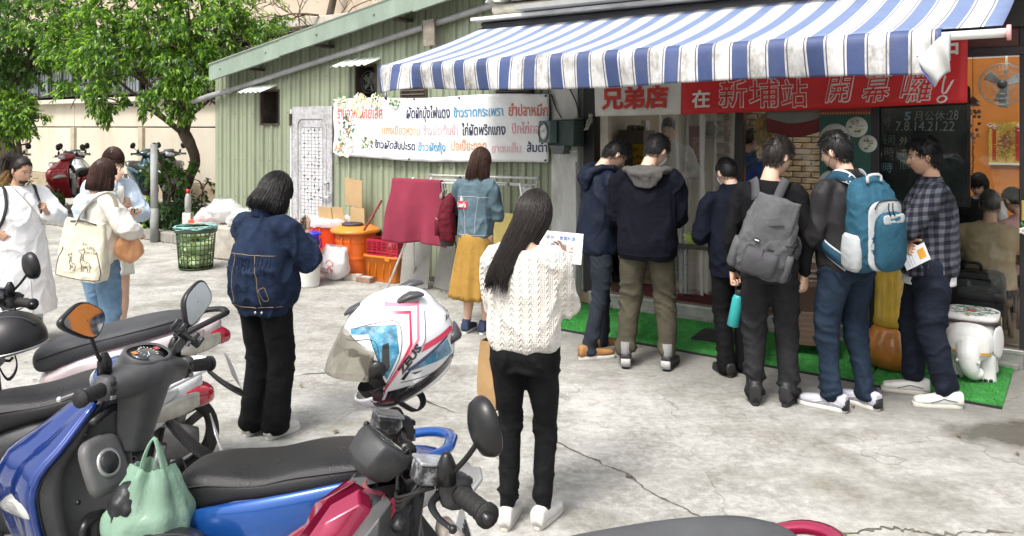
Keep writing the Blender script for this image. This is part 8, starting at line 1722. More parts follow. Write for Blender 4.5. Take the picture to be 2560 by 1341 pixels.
# white elephant stool
wh_cer=M('white_painted_wood',(.68,.68,.66),.45,var=.06,vs=8,dirt=(.40,.38,.34),ds=9,da=.4);gold=M('gold_trim',(.48,.30,.05),.4,.5,var=.2);floral_b=M('teal_green_leaf',(.03,.15,.09),.5);ebrown=M('dark_brown_trim',(.05,.032,.024),.5);erose=M('rose_red',(.48,.10,.09),.5)
el=thing('elephant_stool','white carved elephant stool with a flowered seat on the green turf','stool',onground(2428,938),R(-124));el.location.z=.012
m=MB();P_=[loft([ring((x,0,z),w,h,(0,1,0),(0,0,1),24,3.2)for x,w,z,h in((-.20,.12,.25,.13),(-.18,.15,.255,.15),(0,.165,.26,.155),(.12,.16,.26,.15),(.15,.14,.26,.14))]),loft([ring((x,0,z),w,h,(0,1,0),(0,0,1),24,2.6)for x,w,z,h in((.10,.14,.27,.13),(.18,.15,.27,.13),(.235,.125,.26,.115),(.255,.09,.25,.08))]),limb(spline([(.22,0,.25),(.262,0,.19),(.27,.01,.12),(.25,.03,.075),(.23,.07,.07)],14),np.linspace(.085,.040,14),14)]
for x in(-.13,.12):
 for y in(-.1,.1):P_.append(limb([(x,y,.18),(x,y,.10),(x,y,.0)],[.062,.058,.064],14))
V_,F_=remesh(P_,.009,3);V_[:,2]=np.maximum(V_[:,2],0);m.add(V_,F_);m.build('body',wh_cer,el)
for sd in(-1,1):
 m=MB();m.loft([ring((.10-.02*k,sd*(.165+.016*k),.27-.01*k),.095*s_,.115*s_,(.9,sd*-.25,0),(0,0,1),22,2.2)for k,s_ in((0,.95),(.6,1.0),(1,.8),(1.2,.3))][::sd]);m.build('ear',wh_cer,el)
 m=MB();m.ball((.222,sd*.105,.285),(.010,.012,.010),10,8);m.build('eye',blk,el)
 m=MB();m.tube(spline([(.235,sd*.06,.17),(.30,sd*.065,.15),(.325,sd*.06,.17)],8),np.linspace(.014,.006,8),8);m.build('tusk',wh_cer,el)
m=MB();m.loft([ring((0-.02,0,z),w,d,n=36,e=4.5)for z,w,d in((.405,.185,.165),(.41,.195,.175),(.435,.195,.175),(.447,.17,.15))]);seat_e=m.build('seat',wh_cer,el);m=MB();m.loft([ring((-.02,0,z),w,d,n=36,e=4.5)for z,w,d in((.392,.197,.177),(.394,.200,.180),(.407,.200,.180),(.408,.19,.17))]);m.build('seat_border',ebrown,el)
m=MB();rr=random.Random(11)
for k in range(46):
 a,q=rr.uniform(0,2*PI),.155*math.sqrt(rr.random())+.01;m.ball((-.02+q*math.cos(a)*1.05,q*math.sin(a),.4475),(rr.uniform(.008,.02),rr.uniform(.005,.010),.0015),8,4,mat=0 if k>14 else 1)
for q in(.05,.10,.14):m.tube([(-.02+q*math.cos(a)*(1+.2*math.sin(5*a)),q*math.sin(a)*(1+.2*math.sin(5*a)),.4482)for a in np.linspace(0,2*PI,50)],.0025,4)
stuff(m.build('flower_painting',[floral_b,M('petal_gold',(.5,.36,.10),.5)],seat_e));m=MB();m.ball((-.02,0,.447),(.045,.035,.004),16,6);m.build('rose',erose,seat_e)
for sd in(-1,1):
 m=MB();m.grid(lambda a,b:(-.17+.20*a,sd*(.168+.012*math.sin(PI*a)),.40-.24*b+.0*a),10,8);m.build('blanket',M('gold_blanket',(.42,.30,.10),.6,var=.5,vs=40,dirt=(.05,.15,.09),ds=18,da=.8),el,solid=.01);m=MB();m.tube([(.035,sd*.176,.40),(.035,sd*.178,.16),(-.17,sd*.178,.155)],.010,6);m.build('blanket_border',ebrown,el)
for x,z,r in((.238,.215,.118),(.245,.205,.112)):m=MB();m.tube([(x+.028*math.cos(a*1.0)*1,.135*math.sin(a),z+.0)for a in np.linspace(-1.5,1.5,20)],.005,6);m.build('face_band',gold,el)
for x in(-.13,.12):
 for y in(-.1,.1):
  for k in range(3):m=MB();a=(-.5+.5*k)+(0);m.ball((x+.058*math.cos(a),y+.058*math.sin(a),.012),(.012,.016,.016),8,6);m.build('toenail',blk,el)
# black case inside the glass
sc_=thing('suitcase','black hard-sided case standing inside the glass behind the elephant stool','case',at(3.12,-.28,FL),RZ);m=MB();m.loft([ring((0,y,.27),w,h,(1,0,0),(0,0,1),32,7)for y,w,h in((-.10,.21,.235),(-.085,.225,.25),(.085,.225,.25),(.10,.21,.235))][::-1]);m.build('shell',M('case_black',(.016,.016,.018),.4,var=.2),sc_,bevel=.004);m=MB();m.loft([ring((0,-.103,.27),w,h,(1,0,0),(0,0,1),28,6)for w,h in((.17,.20),(.16,.19))]+[ring((0,-.112,.27),.15,.18,(1,0,0),(0,0,1),28,6)]);m.build('front_panel',M('case_panel',(.022,.022,.025),.55),sc_);m=MB();m.tube(spline([(-.06,0,.52),(-.05,0,.57),(.05,0,.57),(.06,0,.52)],10),.012,8);m.build('handle',blk,sc_)
# doorway table with lime basket
dt=thing('table','small black table just inside the shop doorway','table',at(.98,-.12,FL),RZ);m=MB();m.box((0,0,.545),(.60,.42,.03));m.build('tabletop',M('table_black',(.02,.02,.021),.4),dt,bevel=.005)
for x in(-.26,.26):
 for y in(-.17,.17):m=MB();m.box((x,y,.265),(.035,.035,.53));m.build('leg',blk,dt,bevel=.003)
lb=thing('basket','lime green plastic tray basket on the black doorway table','basket',at(.93,-.06,FL+.56),RZ);lime=plasticm('lime_plastic',(.45,.58,.02));m=MB();m.loft([ring((0,0,z),w,d,n=30,e=6)for z,w,d in((0,.085,.065),(.005,.09,.07),(.085,.115,.09),(.09,.118,.093),(.088,.105,.08),(.012,.083,.063))]);m.build('body',lime,lb)
for k in range(6):m=MB();m.box((-.075+.03*k,-.078,.05),(.008,.012,.06),rot=(R(14),0,0));m.build('rib',lime,lb,bevel=.002)
cp=thing('carton','blue and white drink carton beside the lime basket','carton',at(1.16,.02,FL+.56),RZ+.3);m=MB();m.box((0,0,.05),(.05,.04,.10));m.build('body',M('carton_white',(.6,.62,.64),.5),cp,bevel=.003);m=MB();m.box((0,-.021,.04),(.048,.002,.05));m.build('printed_band',M('carton_blue',(.04,.20,.42),.5),cp)
# wooden serving counter behind the window with dishes
ct=thing('counter','wooden serving table behind the shop window','table',at(2.0,-.45,FL),RZ);wood=M('counter_wood',(.30,.19,.10),.5,var=.25,vs=4,stretch=(1,8,1));m=MB();m.box((0,0,.66),(1.0,.55,.04));m.build('tabletop',wood,ct,bevel=.006)
for x in(-.45,.45):
 for y in(-.22,.22):m=MB();m.box((x,y,.32),(.05,.05,.64));m.build('leg',wood,ct,bevel=.004)
for lab,x,y,mt_,r in(('white plate of food on the serving table, nearest the window',.10,-.15,white_p,.10),('white bowl on the serving table beside the blue jar',-.12,.02,white_p,.08)):
 o=thing('dish',lab,'dish',at(2.0+x,-.45-y,FL+.68),RZ);m=MB();m.lathe([(.0,.004),(r*.6,.004),(r,.03),(r*.96,.034),(r*.55,.012),(0,.012)],28,cap=False);m.build('plate',mt_,o);m=MB();rr=random.Random(int(x*100))
 for k in range(12):m.ball((rr.uniform(-.5,.5)*r,rr.uniform(-.5,.5)*r,.025),r*.2,6,5)
 stuff(m.build('food',M('cooked_food',(.36,.22,.09),.5,var=.5,vs=20),o))
jr=thing('jar','small blue jar on the serving table behind the window','jar',at(2.08,-.50,FL+.68),RZ);m=MB();m.lathe([(.035,0),(.04,.02),(.04,.08),(.03,.095)],20);m.build('body',M('jar_blue',(.05,.05,.40),.25,coat=.6),jr);m=MB();m.lathe([(.034,.094),(.034,.115)],18);m.build('lid',white_p,jr)
# ================================================================ ON AND BEHIND THE GLASS
chalk_m=M('blackboard',(.016,.024,.021),.7,var=.35,vs=5,dirt=(.07,.085,.08),ds=2.5,da=.6);chalk=M('chalk',(.33,.36,.35),.95,var=.4,vs=60);chalk2=M('chalk_faint',(.20,.235,.22),.95,var=.4,vs=60);chalk3=M('chalk_blue',(.26,.42,.50),.95,var=.3,vs=60);chalk4=M('chalk_yellow',(.40,.38,.24),.95,var=.3,vs=60)
bd=thing('blackboard','large green-black chalkboard with opening days chalked in Chinese','blackboard',at(2.80,-.10,1.20),RZ);m=MB();m.box((0,.012,.42),(.60,.02,.88));m.build('board',chalk_m,bd)
for c_,d_ in(((0,.01,-.03),(.64,.03,.03)),((0,.01,.87),(.64,.03,.03)),((-.31,.01,.42),(.03,.03,.9)),((.31,.01,.42),(.03,.03,.9))):m=MB();m.box(c_,d_);m.build('frame',black_m,bd,bevel=.003)
for s_,x0,y0,x1,y1,mt_,b_ in(('5',2260,280,2277,302,chalk3,.03),('月公休',2285,278,2362,302,chalk,.0),(':28',2366,276,2396,300,chalk,.0),('7.8.14.21.22',2240,304,2386,328,chalk,.0),('時',2203,290,2228,318,chalk2,.0),('長時',2200,336,2240,362,chalk2,0),('外面',2248,342,2296,364,chalk4,0),('時',2210,368,2236,392,chalk2,0),('本店',2250,370,2290,392,chalk4,0),('限',2250,400,2270,424,chalk2,0),('時',2206,406,2232,432,chalk3,0)):
 u0,z1=onfront(x0,y0,-.1);u1,z0=onfront(x1,y1,-.1);V,F=fit_text(s_,u0-2.80,z0-1.20,u1-u0,z1-z0,bold=b_,shear=.08);m=MB();m.add(xf(V,WALLM)+[0,-.0005,0],F,0,False);m.build('lettering',mt_,bd)
ps=thing('menu_poster','dark green menu poster with dish photographs behind the window','poster',at(2.03,-.02,1.14),RZ);m=MB();m.box((.20,0,.40),(.40,.004,.66));m.build('sheet',M('poster_green',(.012,.075,.055),.5,var=.15),ps);m=MB();m.box((.20,-.0005,.765),(.40,.005,.07));m.box((.20,-.0005,.035),(.40,.005,.07));m.build('red_band',M('poster_red',(.22,.03,.03),.5),ps)
m=MB()
for k in range(20):
 for z_ in(.745,.045):m.lathe([(.0,0),(.006,0)],8,c=(.01+.02*k,0,0))if False else m.ball((.01+.02*k,-.004,z_),(.005,.001,.012),6,5)
stuff(m.build('gold_pattern',M('poster_gold',(.45,.30,.10),.5),ps))
def dish(px,py,r,cols,seed):
 u,z=onfront(px,py,-.02);x,z=u-2.03,z-1.14;rr=random.Random(seed);m=MB();m.tube([(x,-.003,z),(x,-.006,z)],r,28);pl_=m.build('dish_photo',M('plate_photo',(.56,.57,.52),.5,var=.06),ps);m=MB()
 for k in range(22):a,q=rr.uniform(0,6.28),r*.62*math.sqrt(rr.random());m.ball((x+q*math.cos(a),-.0065-.0001*k,z+q*math.sin(a)),(r*rr.uniform(.08,.25),.0005,r*rr.uniform(.06,.16)),7,4,mat=rr.randrange(len(cols)))
 stuff(m.build('food_photo',cols,pl_))
phg,phc,phb=M('photo_green',(.10,.16,.05),.5),M('photo_cream',(.50,.47,.36),.5),M('photo_brown',(.12,.07,.04),.5)
dish(2088,345,.118,[phc,phc,phg,phb],1);dish(2142,318,.085,[phc,phg,phc],2);dish(2082,462,.118,[phb,phb,phc],3);dish(2170,360,.07,[phc,phg],4)
for s_,x0,y0,x1,y1 in(('瑪莎曼鴨',2056,394,2122,408),):
 u0,z1=onfront(x0,y0,-.02);u1,z0=onfront(x1,y1,-.02);V,F=fit_text(s_,u0-2.03,z0-1.14,u1-u0,z1-z0,bold=.02);m=MB();m.add(xf(V,WALLM)+[0,-.004,0],F,0,False);m.build('lettering',M('poster_white',(.6,.6,.58),.5),ps)
fl_=thing('bunting_flag','red and white striped cloth hung inside the window','flag',at(1.55,-.14,1.70),RZ)
for nm,z0,z1,mt_ in(('red_stripe',.0,.12,M('flag_red',(.32,.02,.03),.8)),('white_stripe',.12,.26,M('flag_white',(.42,.42,.41),.8)),('red_stripe',.26,.40,_mats['flag_red'])):m=MB();m.grid(lambda a,b:(.45*a,.015*math.sin(a*9),z0+(z1-z0)*b-.05*math.sin(PI*a)*1+.03),16,6);m.build(nm,mt_,fl_,solid=.003)
mg=thing('fruit_garland','hanging bunch of yellow mangoes with leaves inside the window','decoration',at(1.45,-.45,1.28),RZ);rr=random.Random(8)
for k in range(9):m=MB();a=rr.uniform(0,6);m.ball((.09*math.cos(a),.05*math.sin(a),.12+.05*k),(.042,.04,.062),12,8);m.build('mango',M('mango_yellow',(.50,.30,.03),.45,var=.15),mg)
m=MB()
for k in range(16):a=rr.uniform(0,6.28);c_=np.array((.10*math.cos(a),.08*math.sin(a),rr.uniform(.1,.5)));d_=np.array((math.cos(a),math.sin(a),-.6));m.add([c_,c_+d_*.05+[.015,0,.01],c_+d_*.12,c_+d_*.05-[.015,0,-.01]],[(0,1,2,3)])
stuff(m.build('leaves',M('garland_leaf',(.05,.10,.03),.5),mg));m=MB();m.tube([(0,0,.5),(0,0,.85)],.004,5);m.build('cord',cab_m,mg)
sh_=thing('straw_hat','woven straw hat hanging above the mangoes inside the window','hat',at(1.44,-.60,1.72),RZ);m=MB();m.loft([ring((0,y,0),w,w*1.1,(1,0,0),(0,0,1),30)for y,w in((0,.17),(-.02,.165),(-.05,.11),(-.10,.085),(-.12,.05))][::-1]);m.build('weave',M('straw',(.36,.25,.12),.8,var=.35,vs=50,stretch=(1,1,.2)),sh_)
pl2=thing('potted_plant','bushy red and green plant behind the window','plant',at(1.50,-.55,FL+.66),RZ);rr=random.Random(12);m=MB()
for k in range(90):c_=np.array((rr.gauss(0,.09),rr.gauss(0,.07),rr.uniform(.05,.32)));d_=np.array((rr.gauss(0,1),rr.gauss(0,1),rr.gauss(0,.7)));d_/=np.linalg.norm(d_);s_=np.cross(d_,[0,0,1]);m.add([c_,c_+d_*.03+s_*.012,c_+d_*.07,c_+d_*.03-s_*.012],[(0,1,2,3)],rr.randrange(2)if rr.random()<.6 else 0)
stuff(m.build('foliage',[M('plant_green',(.04,.10,.03),.5),M('plant_red',(.24,.03,.04),.5)],pl2));m=MB();m.lathe([(.06,-.0),(.085,.10),(.07,.10)],18);m.build('pot',M('pot_brown',(.14,.07,.04),.6),pl2);m=MB();m.box((0,0,-.33),(.3,.25,.66));m.build('stand',wood,pl2)
# wall fan, god-of-luck style calendar replaced by a plain gold and red print, wind chime
fn=thing('wall_fan','round wall-mounted electric fan on the orange wall','fan',at(3.14,-2.78,2.21),RZ);fwm=M('fan_grey_blue',(.40,.48,.47),.45);wire_m=M('fan_wire',(.30,.31,.31),.35,.6)
for r in(.05,.10,.15,.20,.215):m=MB();m.tube([(r*math.cos(a),-.07+.10*(r/.215)**2*.6,r*math.sin(a))for a in np.linspace(0,2*PI,36)],.003 if r<.21 else .006,5);m.build('guard_ring',wire_m,fn)
m=MB()
for k in range(40):a=2*PI*k/40;m.tube([(.04*math.cos(a),-.07,.04*math.sin(a)),(.15*math.cos(a),-.04,.15*math.sin(a)),(.215*math.cos(a),-.01,.215*math.sin(a)),(.20*math.cos(a),.06,.20*math.sin(a))],.0016,4)
stuff(m.build('guard_wires',wire_m,fn))
for k in range(3):a=2*PI*k/3+.4;m=MB();m.grid(lambda p_,q_:((.03+.15*p_)*math.cos(a+.9*(q_-.5)*(1-.3*p_)),.02+.03*(q_-.5),(.03+.15*p_)*math.sin(a+.9*(q_-.5)*(1-.3*p_))),8,8);m.build('blade',M('fan_blade',(.34,.37,.38),.3,trans=.3),fn,solid=.003)
m=MB();m.tube([(0,-.075,0),(0,.16,0)],.045,18);m.build('motor',M('fan_dark',(.03,.03,.03),.4),fn);m=MB();m.box((0,.12,-.14),(.09,.10,.20));m.build('base',fwm,fn,bevel=.015);m=MB();m.tube([(.02,.2,.1),(.02,.2,.34)],.012,6);m.build('cable_duct',M('white_duct',(.55,.5,.42),.5),fn)
gp_=thing('calendar','gold and red lucky calendar print on the orange wall','calendar',at(2.86,-3.10,1.36),RZ);a_,b_=onfront(2470,305,-3.1),onfront(2556,415,-3.1);gp_.location=at(a_[0],-3.19,b_[1]);w,h=b_[0]-a_[0],a_[1]-b_[1]
m=MB();m.box((w/2,0,h/2),(w,.004,h));m.build('sheet',M('calendar_gold',(.50,.33,.05),.45,var=.35,vs=16),gp_);m=MB()
for x in(.05,w-.05):m.box((x,-.003,h/2),(.035,.002,h*.8))
stuff(m.build('red_columns',M('calendar_red',(.42,.03,.02),.5),gp_));m=MB();rr=random.Random(3)
for k in range(170):m.ball((w*(.5+rr.gauss(0,.14)),-.004-.00004*k,h*(.50+rr.gauss(0,.15))),(rr.uniform(.005,.013),.0005,rr.uniform(.004,.011)),7,4,mat=rr.randrange(3))
stuff(m.build('coloured_print',[_mats['calendar_red'],M('print_orange',(.50,.17,.03),.5),M('print_cream',(.56,.46,.30),.5)],gp_));m=MB()
for k in range(24):c0=(.04 if k%2 else w-.04,h-.05);m.ball((c0[0]+rr.gauss(0,.025),-.006,c0[1]+rr.gauss(0,.02)),(.014,.001,.014),7,4)
stuff(m.build('blossoms',M('print_pink',(.52,.30,.28),.5),gp_));m=MB();m.box((w/2,-.003,.012),(w,.002,.022));m.build('white_foot',M('calendar_white',(.6,.58,.52),.5),gp_)
wc=thing('wind_chime','brown shell wind chime hanging beside the red banner','wind chime',at(3.14,-.12,1.40),RZ);shell_m=M('chime_brown',(.17,.075,.05),.5,var=.3,vs=12);m=MB();m.tube([(0,0,0),(0,0,1.0)],.0025,5);m.build('cord',shell_m,wc)
for z,w in((.56,.05),(.53,.055)):m=MB();m.prism([(-w,0),(w,0),(0,.05)],WALLM@Matrix.Translation((0,z,0)),.01);m.build('carved_plate',shell_m,wc)
rr=random.Random(5)
for k in range(22):m=MB();x,z=rr.uniform(-.045,.045),rr.uniform(.25,.52);m.ball((x,rr.uniform(-.02,.02),z),(.012,.004,.014),8,6);m.build('shell',shell_m if z>.32 else M('chime_pale',(.42,.30,.24),.4),wc)
m=MB()
for k in range(12):m.ball((rr.uniform(-.004,.004),0,.02+.018*k),.008,7,5)
stuff(m.build('beads',shell_m,wc))
ga=thing('garland','small gold and white flower garland hanging on the right frame post','garland',at(3.475,.06,.98),RZ);m=MB()
for k in range(12):m.ball((.0,0,.12+.012*k),(.012,.010,.008),8,5)
stuff(m.build('gold_beads',M('garland_gold',(.5,.36,.08),.4),ga))
for k in range(5):m=MB();a=2*PI*k/5;m.ball((.016*math.cos(a),-.012,.04+.016*math.sin(a)),(.012,.005,.012),8,6);m.build('petal',white_p,ga)
m=MB();m.ball((0,-.016,.04),.006,8,6);m.build('flower_heart',M('flower_yellow',(.6,.4,.04),.5),ga);m=MB();m.add([(0,-.01,.05),(-.02,-.01,.09),(-.01,-.01,.11),(.015,-.01,.08)],[(0,1,2,3)]);m.build('leaf',M('garland_green',(.05,.16,.04),.5),ga,solid=.002)
# kitchen end: grey cabinet with yellow notice, dark board in an orange frame, pan, red note
u_,z_=onfront(1587,405,-1.3);cbn=thing('cabinet','tall grey metal cabinet with clutter on top inside the shop','cabinet',at(u_,-1.45,FL),RZ);m=MB();m.box((-.05,0,.80),(.32,.30,1.60));m.build('carcass',M('cabinet_grey',(.17,.165,.155),.5,var=.1),cbn,bevel=.006);m=MB();m.box((.06,.0,1.75-.10),(.06,.1,.12));m.build('white_box',white_p,cbn);m=MB();rr=random.Random(2)
for k in range(8):m.ball((-.16+.03*k,rr.uniform(-.05,.05),1.62),(.045,.04,.045),9,6,mat=k%3)
stuff(m.build('bundles',[M('bundle_grey',(.16,.16,.17),.7),M('bundle_green',(.16,.2,.05),.7),M('bundle_pink',(.3,.2,.19),.7)],cbn))
yn=thing('notice','yellow handwritten notice on the grey cabinet','notice',at(u_+.03,-1.29,1.40),RZ);m=MB();m.box((.02,0,.0),(.14,.003,.34));m.build('sheet',M('yellow_paper',(.52,.40,.02),.6),yn)
m=MB();rr=random.Random(4)
for r_ in range(3):
 for k in range(3):x,z=-.03+.042*k,.11-.09*r_;[m.box((x+rr.uniform(-.012,.012),-.003,z+rr.uniform(-.02,.02)),(rr.choice((.024,.004)),.001,rr.choice((.004,.026))))for q in range(5)]
stuff(m.build('handwriting',M('ink_dark_ochre',(.22,.15,.01),.7),yn))
a_,b_=onfront(1516,293,-2.9),onfront(1612,372,-2.9);db=thing('menu_board','dark board in an orange wooden frame at the back of the shop','board',at(a_[0],-2.95,b_[1]-.1),RZ);w,h=b_[0]-a_[0],a_[1]-b_[1]+.3;m=MB();m.box((w/2,0,h/2),(w,.02,h));m.build('panel',M('board_black',(.012,.012,.012),.5),db)
for x in(0,w):m=MB();m.box((x,-.01,h/2),(.05,.03,h));m.build('frame',M('orange_wood',(.42,.16,.03),.5),db,bevel=.004)
a_=onfront(1735,372,-3.1);rn=thing('wall_print','dark red print on the beige boarding behind the curtain','print',at(a_[0],-3.19,a_[1]-.3),RZ);m=MB();m.box((0,0,.3),(.22,.006,.6));m.build('sheet',M('print_dark_red',(.20,.03,.025),.6,var=.3,vs=12),rn);m=MB();m.box((0,-.004,.3),(.12,.002,.3));m.build('pattern',M('print_pale_red',(.34,.14,.10),.6,var=.5,vs=40),rn)
a_=onfront(1771,325,-3.1);pn=thing('wall_plate','round dark plate hanging on the beige boarding','plate',at(a_[0],-3.17,a_[1]),RZ);m=MB();m.tube([(0,0,0),(0,-.02,0)],.12,28);m.build('plate',M('plate_dark',(.10,.09,.06),.4),pn);m=MB();m.tube([(.10*math.cos(a),-.025,.10*math.sin(a))for a in np.linspace(0,2*PI,30)],.006,5);m.build('rim',M('plate_rim',(.2,.19,.14),.4),pn)
# ================================================================ DINERS AND STAFF inside (smaller in view)
def indoor(label,u,n,face,h,col,hairm,sit=True,sex='m',z=FL,pitch=15,seed=0,trous=black_t,hairkind='short',**k):
 lc=at(u,n,z);Q=Person(label,tuple(lc),face,h,sex,pitch=pitch,sit=sit,drop=.42 if sit else 0,wr=(.12,.30,1.10),pr=(1,-.6,-.4),wl=(-.12,.30,1.10),pl=(-1,-.6,-.4),fine=False,seed=seed,**k);Q.s_=1
 rg_=None if not sit else[(.88,.178,.150,0),(.95,.175,.135,0),(1.08,.170,.128,0),(1.2,.182,.126,0),(1.32,.190,.120,-.005),(1.39,.168,.10,-.01),(1.435,.10,.08,-.012),(1.455,.07,.068,-.012)]
 Q.top(col,'top',rings=rg_,voxel=.018,A=.010)
 Q.trousers(trous,voxel=.018,waist=.98);Q.shoes(shoe_b,rub_b)
 if hairkind=='short':Q.hair(hairm,'short',.16,700)
 else:Q.hair(hairm,'long',.18,900,**{'zend':-.12,'rlow':1.0,'face':.55,**hairkind})
 if sit:
  s_=thing('stool','brown stool under the '+label.split(' ')[0]+' '+label.split(' ')[1]+' '+' '.join(label.split(' ')[2:7]),'stool',lc,R(face));m=MB();m.loft([ring((0,0,q),w,w,n=20,e=5)for q,w in((.30,.15),(.34,.155),(.36,.15))]);m.build('seat',brown_pl,s_)
  for x in(-1,1):
   for y in(-1,1):m=MB();m.tube([(x*.11,y*.11,.31),(x*.15,y*.15,0)],.018,8);m.build('leg',brown_pl,s_)
 return Q
beige_j=cloth('beige_jacket',(.33,.255,.16),.85,.1);rose_h=cloth('rose_hoodie',(.44,.27,.26),.85,.1);magenta_c=cloth('magenta_knit',(.22,.02,.06),.85,.15);white_s=cloth('off_white_shirt',(.55,.54,.51),.85,.06)
indoor('older man in a beige jacket seated with his back to the glass',3.22,-.52,60,1.58,beige_j,hair_grey,z=.06,pitch=10,seed=201,skin=skin_m,build=1.12)
indoor('diner in a rose pink hoodie at the far right behind the glass',3.40,-.95,100,1.55,rose_h,hair_dark,z=.10,pitch=25,seed=202)
Q=indoor('young woman in a white top with a dark strap looking down at the back table',3.02,-2.15,215,1.60,white_s,hair_dark,sex='f',pitch=28,seed=203,hairkind=dict(bangs=True,rlow=.8,zend=-.10));Q.strap([(.10,-.08,1.38-.42),(.09,.02,1.44-.42),(.0,.14,1.25-.42),(-.12,.12,1.05-.42)],web_k,.03,'bag_strap')
indoor('diner in black seated behind the man in plaid',2.92,-1.45,80,1.66,black_c,hair_black,pitch=10,seed=204)
indoor('diner in a magenta knit with dark curly hair behind the window',2.50,-.80,70,1.50,magenta_c,hair_dark,sex='f',pitch=12,seed=205,hairkind=dict(zend=-.09,rlow=1.2,lvol=1.4))
indoor('diner in a white shirt facing the window beside the chalkboard',2.58,-1.55,230,1.62,white_s,hair_dark,pitch=22,seed=206)
indoor('cook in a blue work jacket standing behind the window',1.06,-1.05,10,1.62,cloth('cook_blue',(.07,.12,.36),.8,.15),hair_dark,sit=False,pitch=14,seed=207)
indoor('staff member in white with a dark apron behind the plastic curtain',.16,-1.15,250,1.74,white_s,hair_black,sit=False,pitch=22,seed=208)
indoor('small woman in a red apron bending at the kitchen table',-.22,-.75,200,1.40,cloth('red_apron',(.30,.03,.04),.8,.3,30),hair_black,sit=False,sex='f',pitch=30,seed=209,hairkind=dict(zend=-.06,rlow=.8))
for lab,u,n in(('square dining table before the older man in beige',3.62,-1.15),('dining table at the back of the shop by the orange wall',2.75,-2.05)):
 o=thing('table',lab,'table',at(u,n,FL),RZ);m=MB();m.box((0,0,.70),(.70,.60,.03));m.build('tabletop',wood,o,bevel=.004)
 for x in(-.3,.3):
  for y in(-.25,.25):m=MB();m.box((x,y,.34),(.04,.04,.68));m.build('leg',blk,o)
# ================================================================ TREES AND SHRUBS
def leafmat(name,c0,c1,gloss=.35):
 m,nt,ns,L,p=nodemat(name);gi=ns.new('ShaderNodeNewGeometry');r=gi.outputs['Random Per Island'];c=mixn(nt,r,c0,c1)
 L.new(c,p.inputs['Base Color']);p.inputs['Roughness'].default_value=gloss;p.inputs['Specular IOR Level'].default_value=.5
 tr=ns.new('ShaderNodeBsdfTranslucent');h=ns.new('ShaderNodeHueSaturation');h.inputs['Value'].default_value=1.9;h.inputs['Saturation'].default_value=1.1;L.new(c,h.inputs['Color']);L.new(h.outputs[0],tr.inputs['Color'])
 mx=ns.new('ShaderNodeMixShader');mx.inputs[0].default_value=.40;L.new(p.outputs[0],mx.inputs[1]);L.new(tr.outputs[0],mx.inputs[2]);L.new(mx.outputs[0],ns['Material Output'].inputs['Surface']);return m
leaf_d=leafmat('leaf_dark',(.036,.088,.015),(.088,.180,.028));leaf_y=leafmat('leaf_young_lit',(.15,.29,.03),(.30,.46,.07));leaf_b=leafmat('leaf_bush',(.03,.07,.022),(.075,.14,.04));leaf_bl=leafmat('leaf_bluegreen',(.035,.07,.04),(.085,.14,.075))
bark=M('bark',(.085,.062,.045),.9,var=.4,vs=12,bump=.8,bs=30,dirt=(.16,.14,.11),ds=9,stretch=(1,1,.4));twig_m=M('twig',(.11,.08,.06),.85,var=.3)
def leaf_set(c,d,L,w,rng):
 """folded leaves: base points c, directions d, lengths L"""
 n=len(c);up=np.tile([0,0,1.],(n,1))+rng.normal(0,.45,(n,3));s=np.cross(d,up);s/=np.linalg.norm(s,axis=1)[:,None]+1e-9;nn=np.cross(s,d)
 m1=c+d*(L*.32)[:,None];m2=c+d*(L*.68)[:,None]-nn*(L*.04)[:,None];tip=c+d*L[:,None]-nn*(L*.14)[:,None];f=.22
 W=(L*w)[:,None]
 V=np.stack([c,m1+s*W*.9+nn*W*f,m2+s*W*.62+nn*W*f*.6,tip,m2-s*W*.62+nn*W*f*.6,m1-s*W*.9+nn*W*f,m1,m2],1).reshape(-1,3)
 q=np.array([(0,1,6,6),(6,1,2,7),(7,2,3,3),(0,6,5,5),(6,7,4,5),(7,3,4,4)]);b=(np.arange(n)*8)[:,None,None]
 F=(q[None]+b).reshape(-1,4);return V,[tuple(f[:3])if f[2]==f[3]else tuple(f)for f in F.tolist()]
def spray_leaves(lobes,n,rng,per=8,L=(.085,.13),shell=.62,droop=.55,w=.21):
 C,D,LL,Y=[],[],[],[];vol=np.array([r**2.2 for*_,r in lobes]);vol/=vol.sum()
 for k,(cx,cy,cz,r)in enumerate(lobes):
  m=int(n*vol[k]);d=rng.normal(size=(m,3));d/=np.linalg.norm(d,axis=1)[:,None];cc=rng.normal(size=(max(3,m//9),3));cc/=np.linalg.norm(cc,axis=1)[:,None];d=cc[rng.integers(0,len(cc),m)]+rng.normal(0,.16,(m,3));d/=np.linalg.norm(d,axis=1)[:,None];q=r*(shell+(1-shell)*rng.random(m)**.6)*(1+.28*vnoise(d*2.6+k*9,5+k));p=np.array((cx,cy,cz))+d*q[:,None]*np.array([1,1,.85])
  tw=d*.8+np.array([0,0,-droop])+rng.normal(0,.35,(m,3));tw/=np.linalg.norm(tw,axis=1)[:,None]
  up=np.clip(d[:,2]*.6+.4,0,1)
  for j in range(per):
   t=j/per;b=p+tw*(.16*t)[None]if False else p+tw*(.17*t);a=rng.normal(size=(m,3));a-=tw*(a*tw).sum(1)[:,None];a/=np.linalg.norm(a,axis=1)[:,None];dd=tw*(.45+.5*t)+a*(.9-.5*t)+np.array([0,0,-.35]);dd/=np.linalg.norm(dd,axis=1)[:,None]
   C.append(b);D.append(dd);LL.append(rng.uniform(*L,m)*(1-.25*t));Y.append((t>.5)&(rng.random(m)<.55+.35*up)|(rng.random(m)<.12))  # paler spray tips: new growth, plus upper-side highlights put into the colour
 return np.concatenate(C),np.concatenate(D),np.concatenate(LL),np.concatenate(Y)
def P3(px,py,Y):r=sight(px,py);return np.array((r.x*Y,Y,r.z*Y+CAM_H))
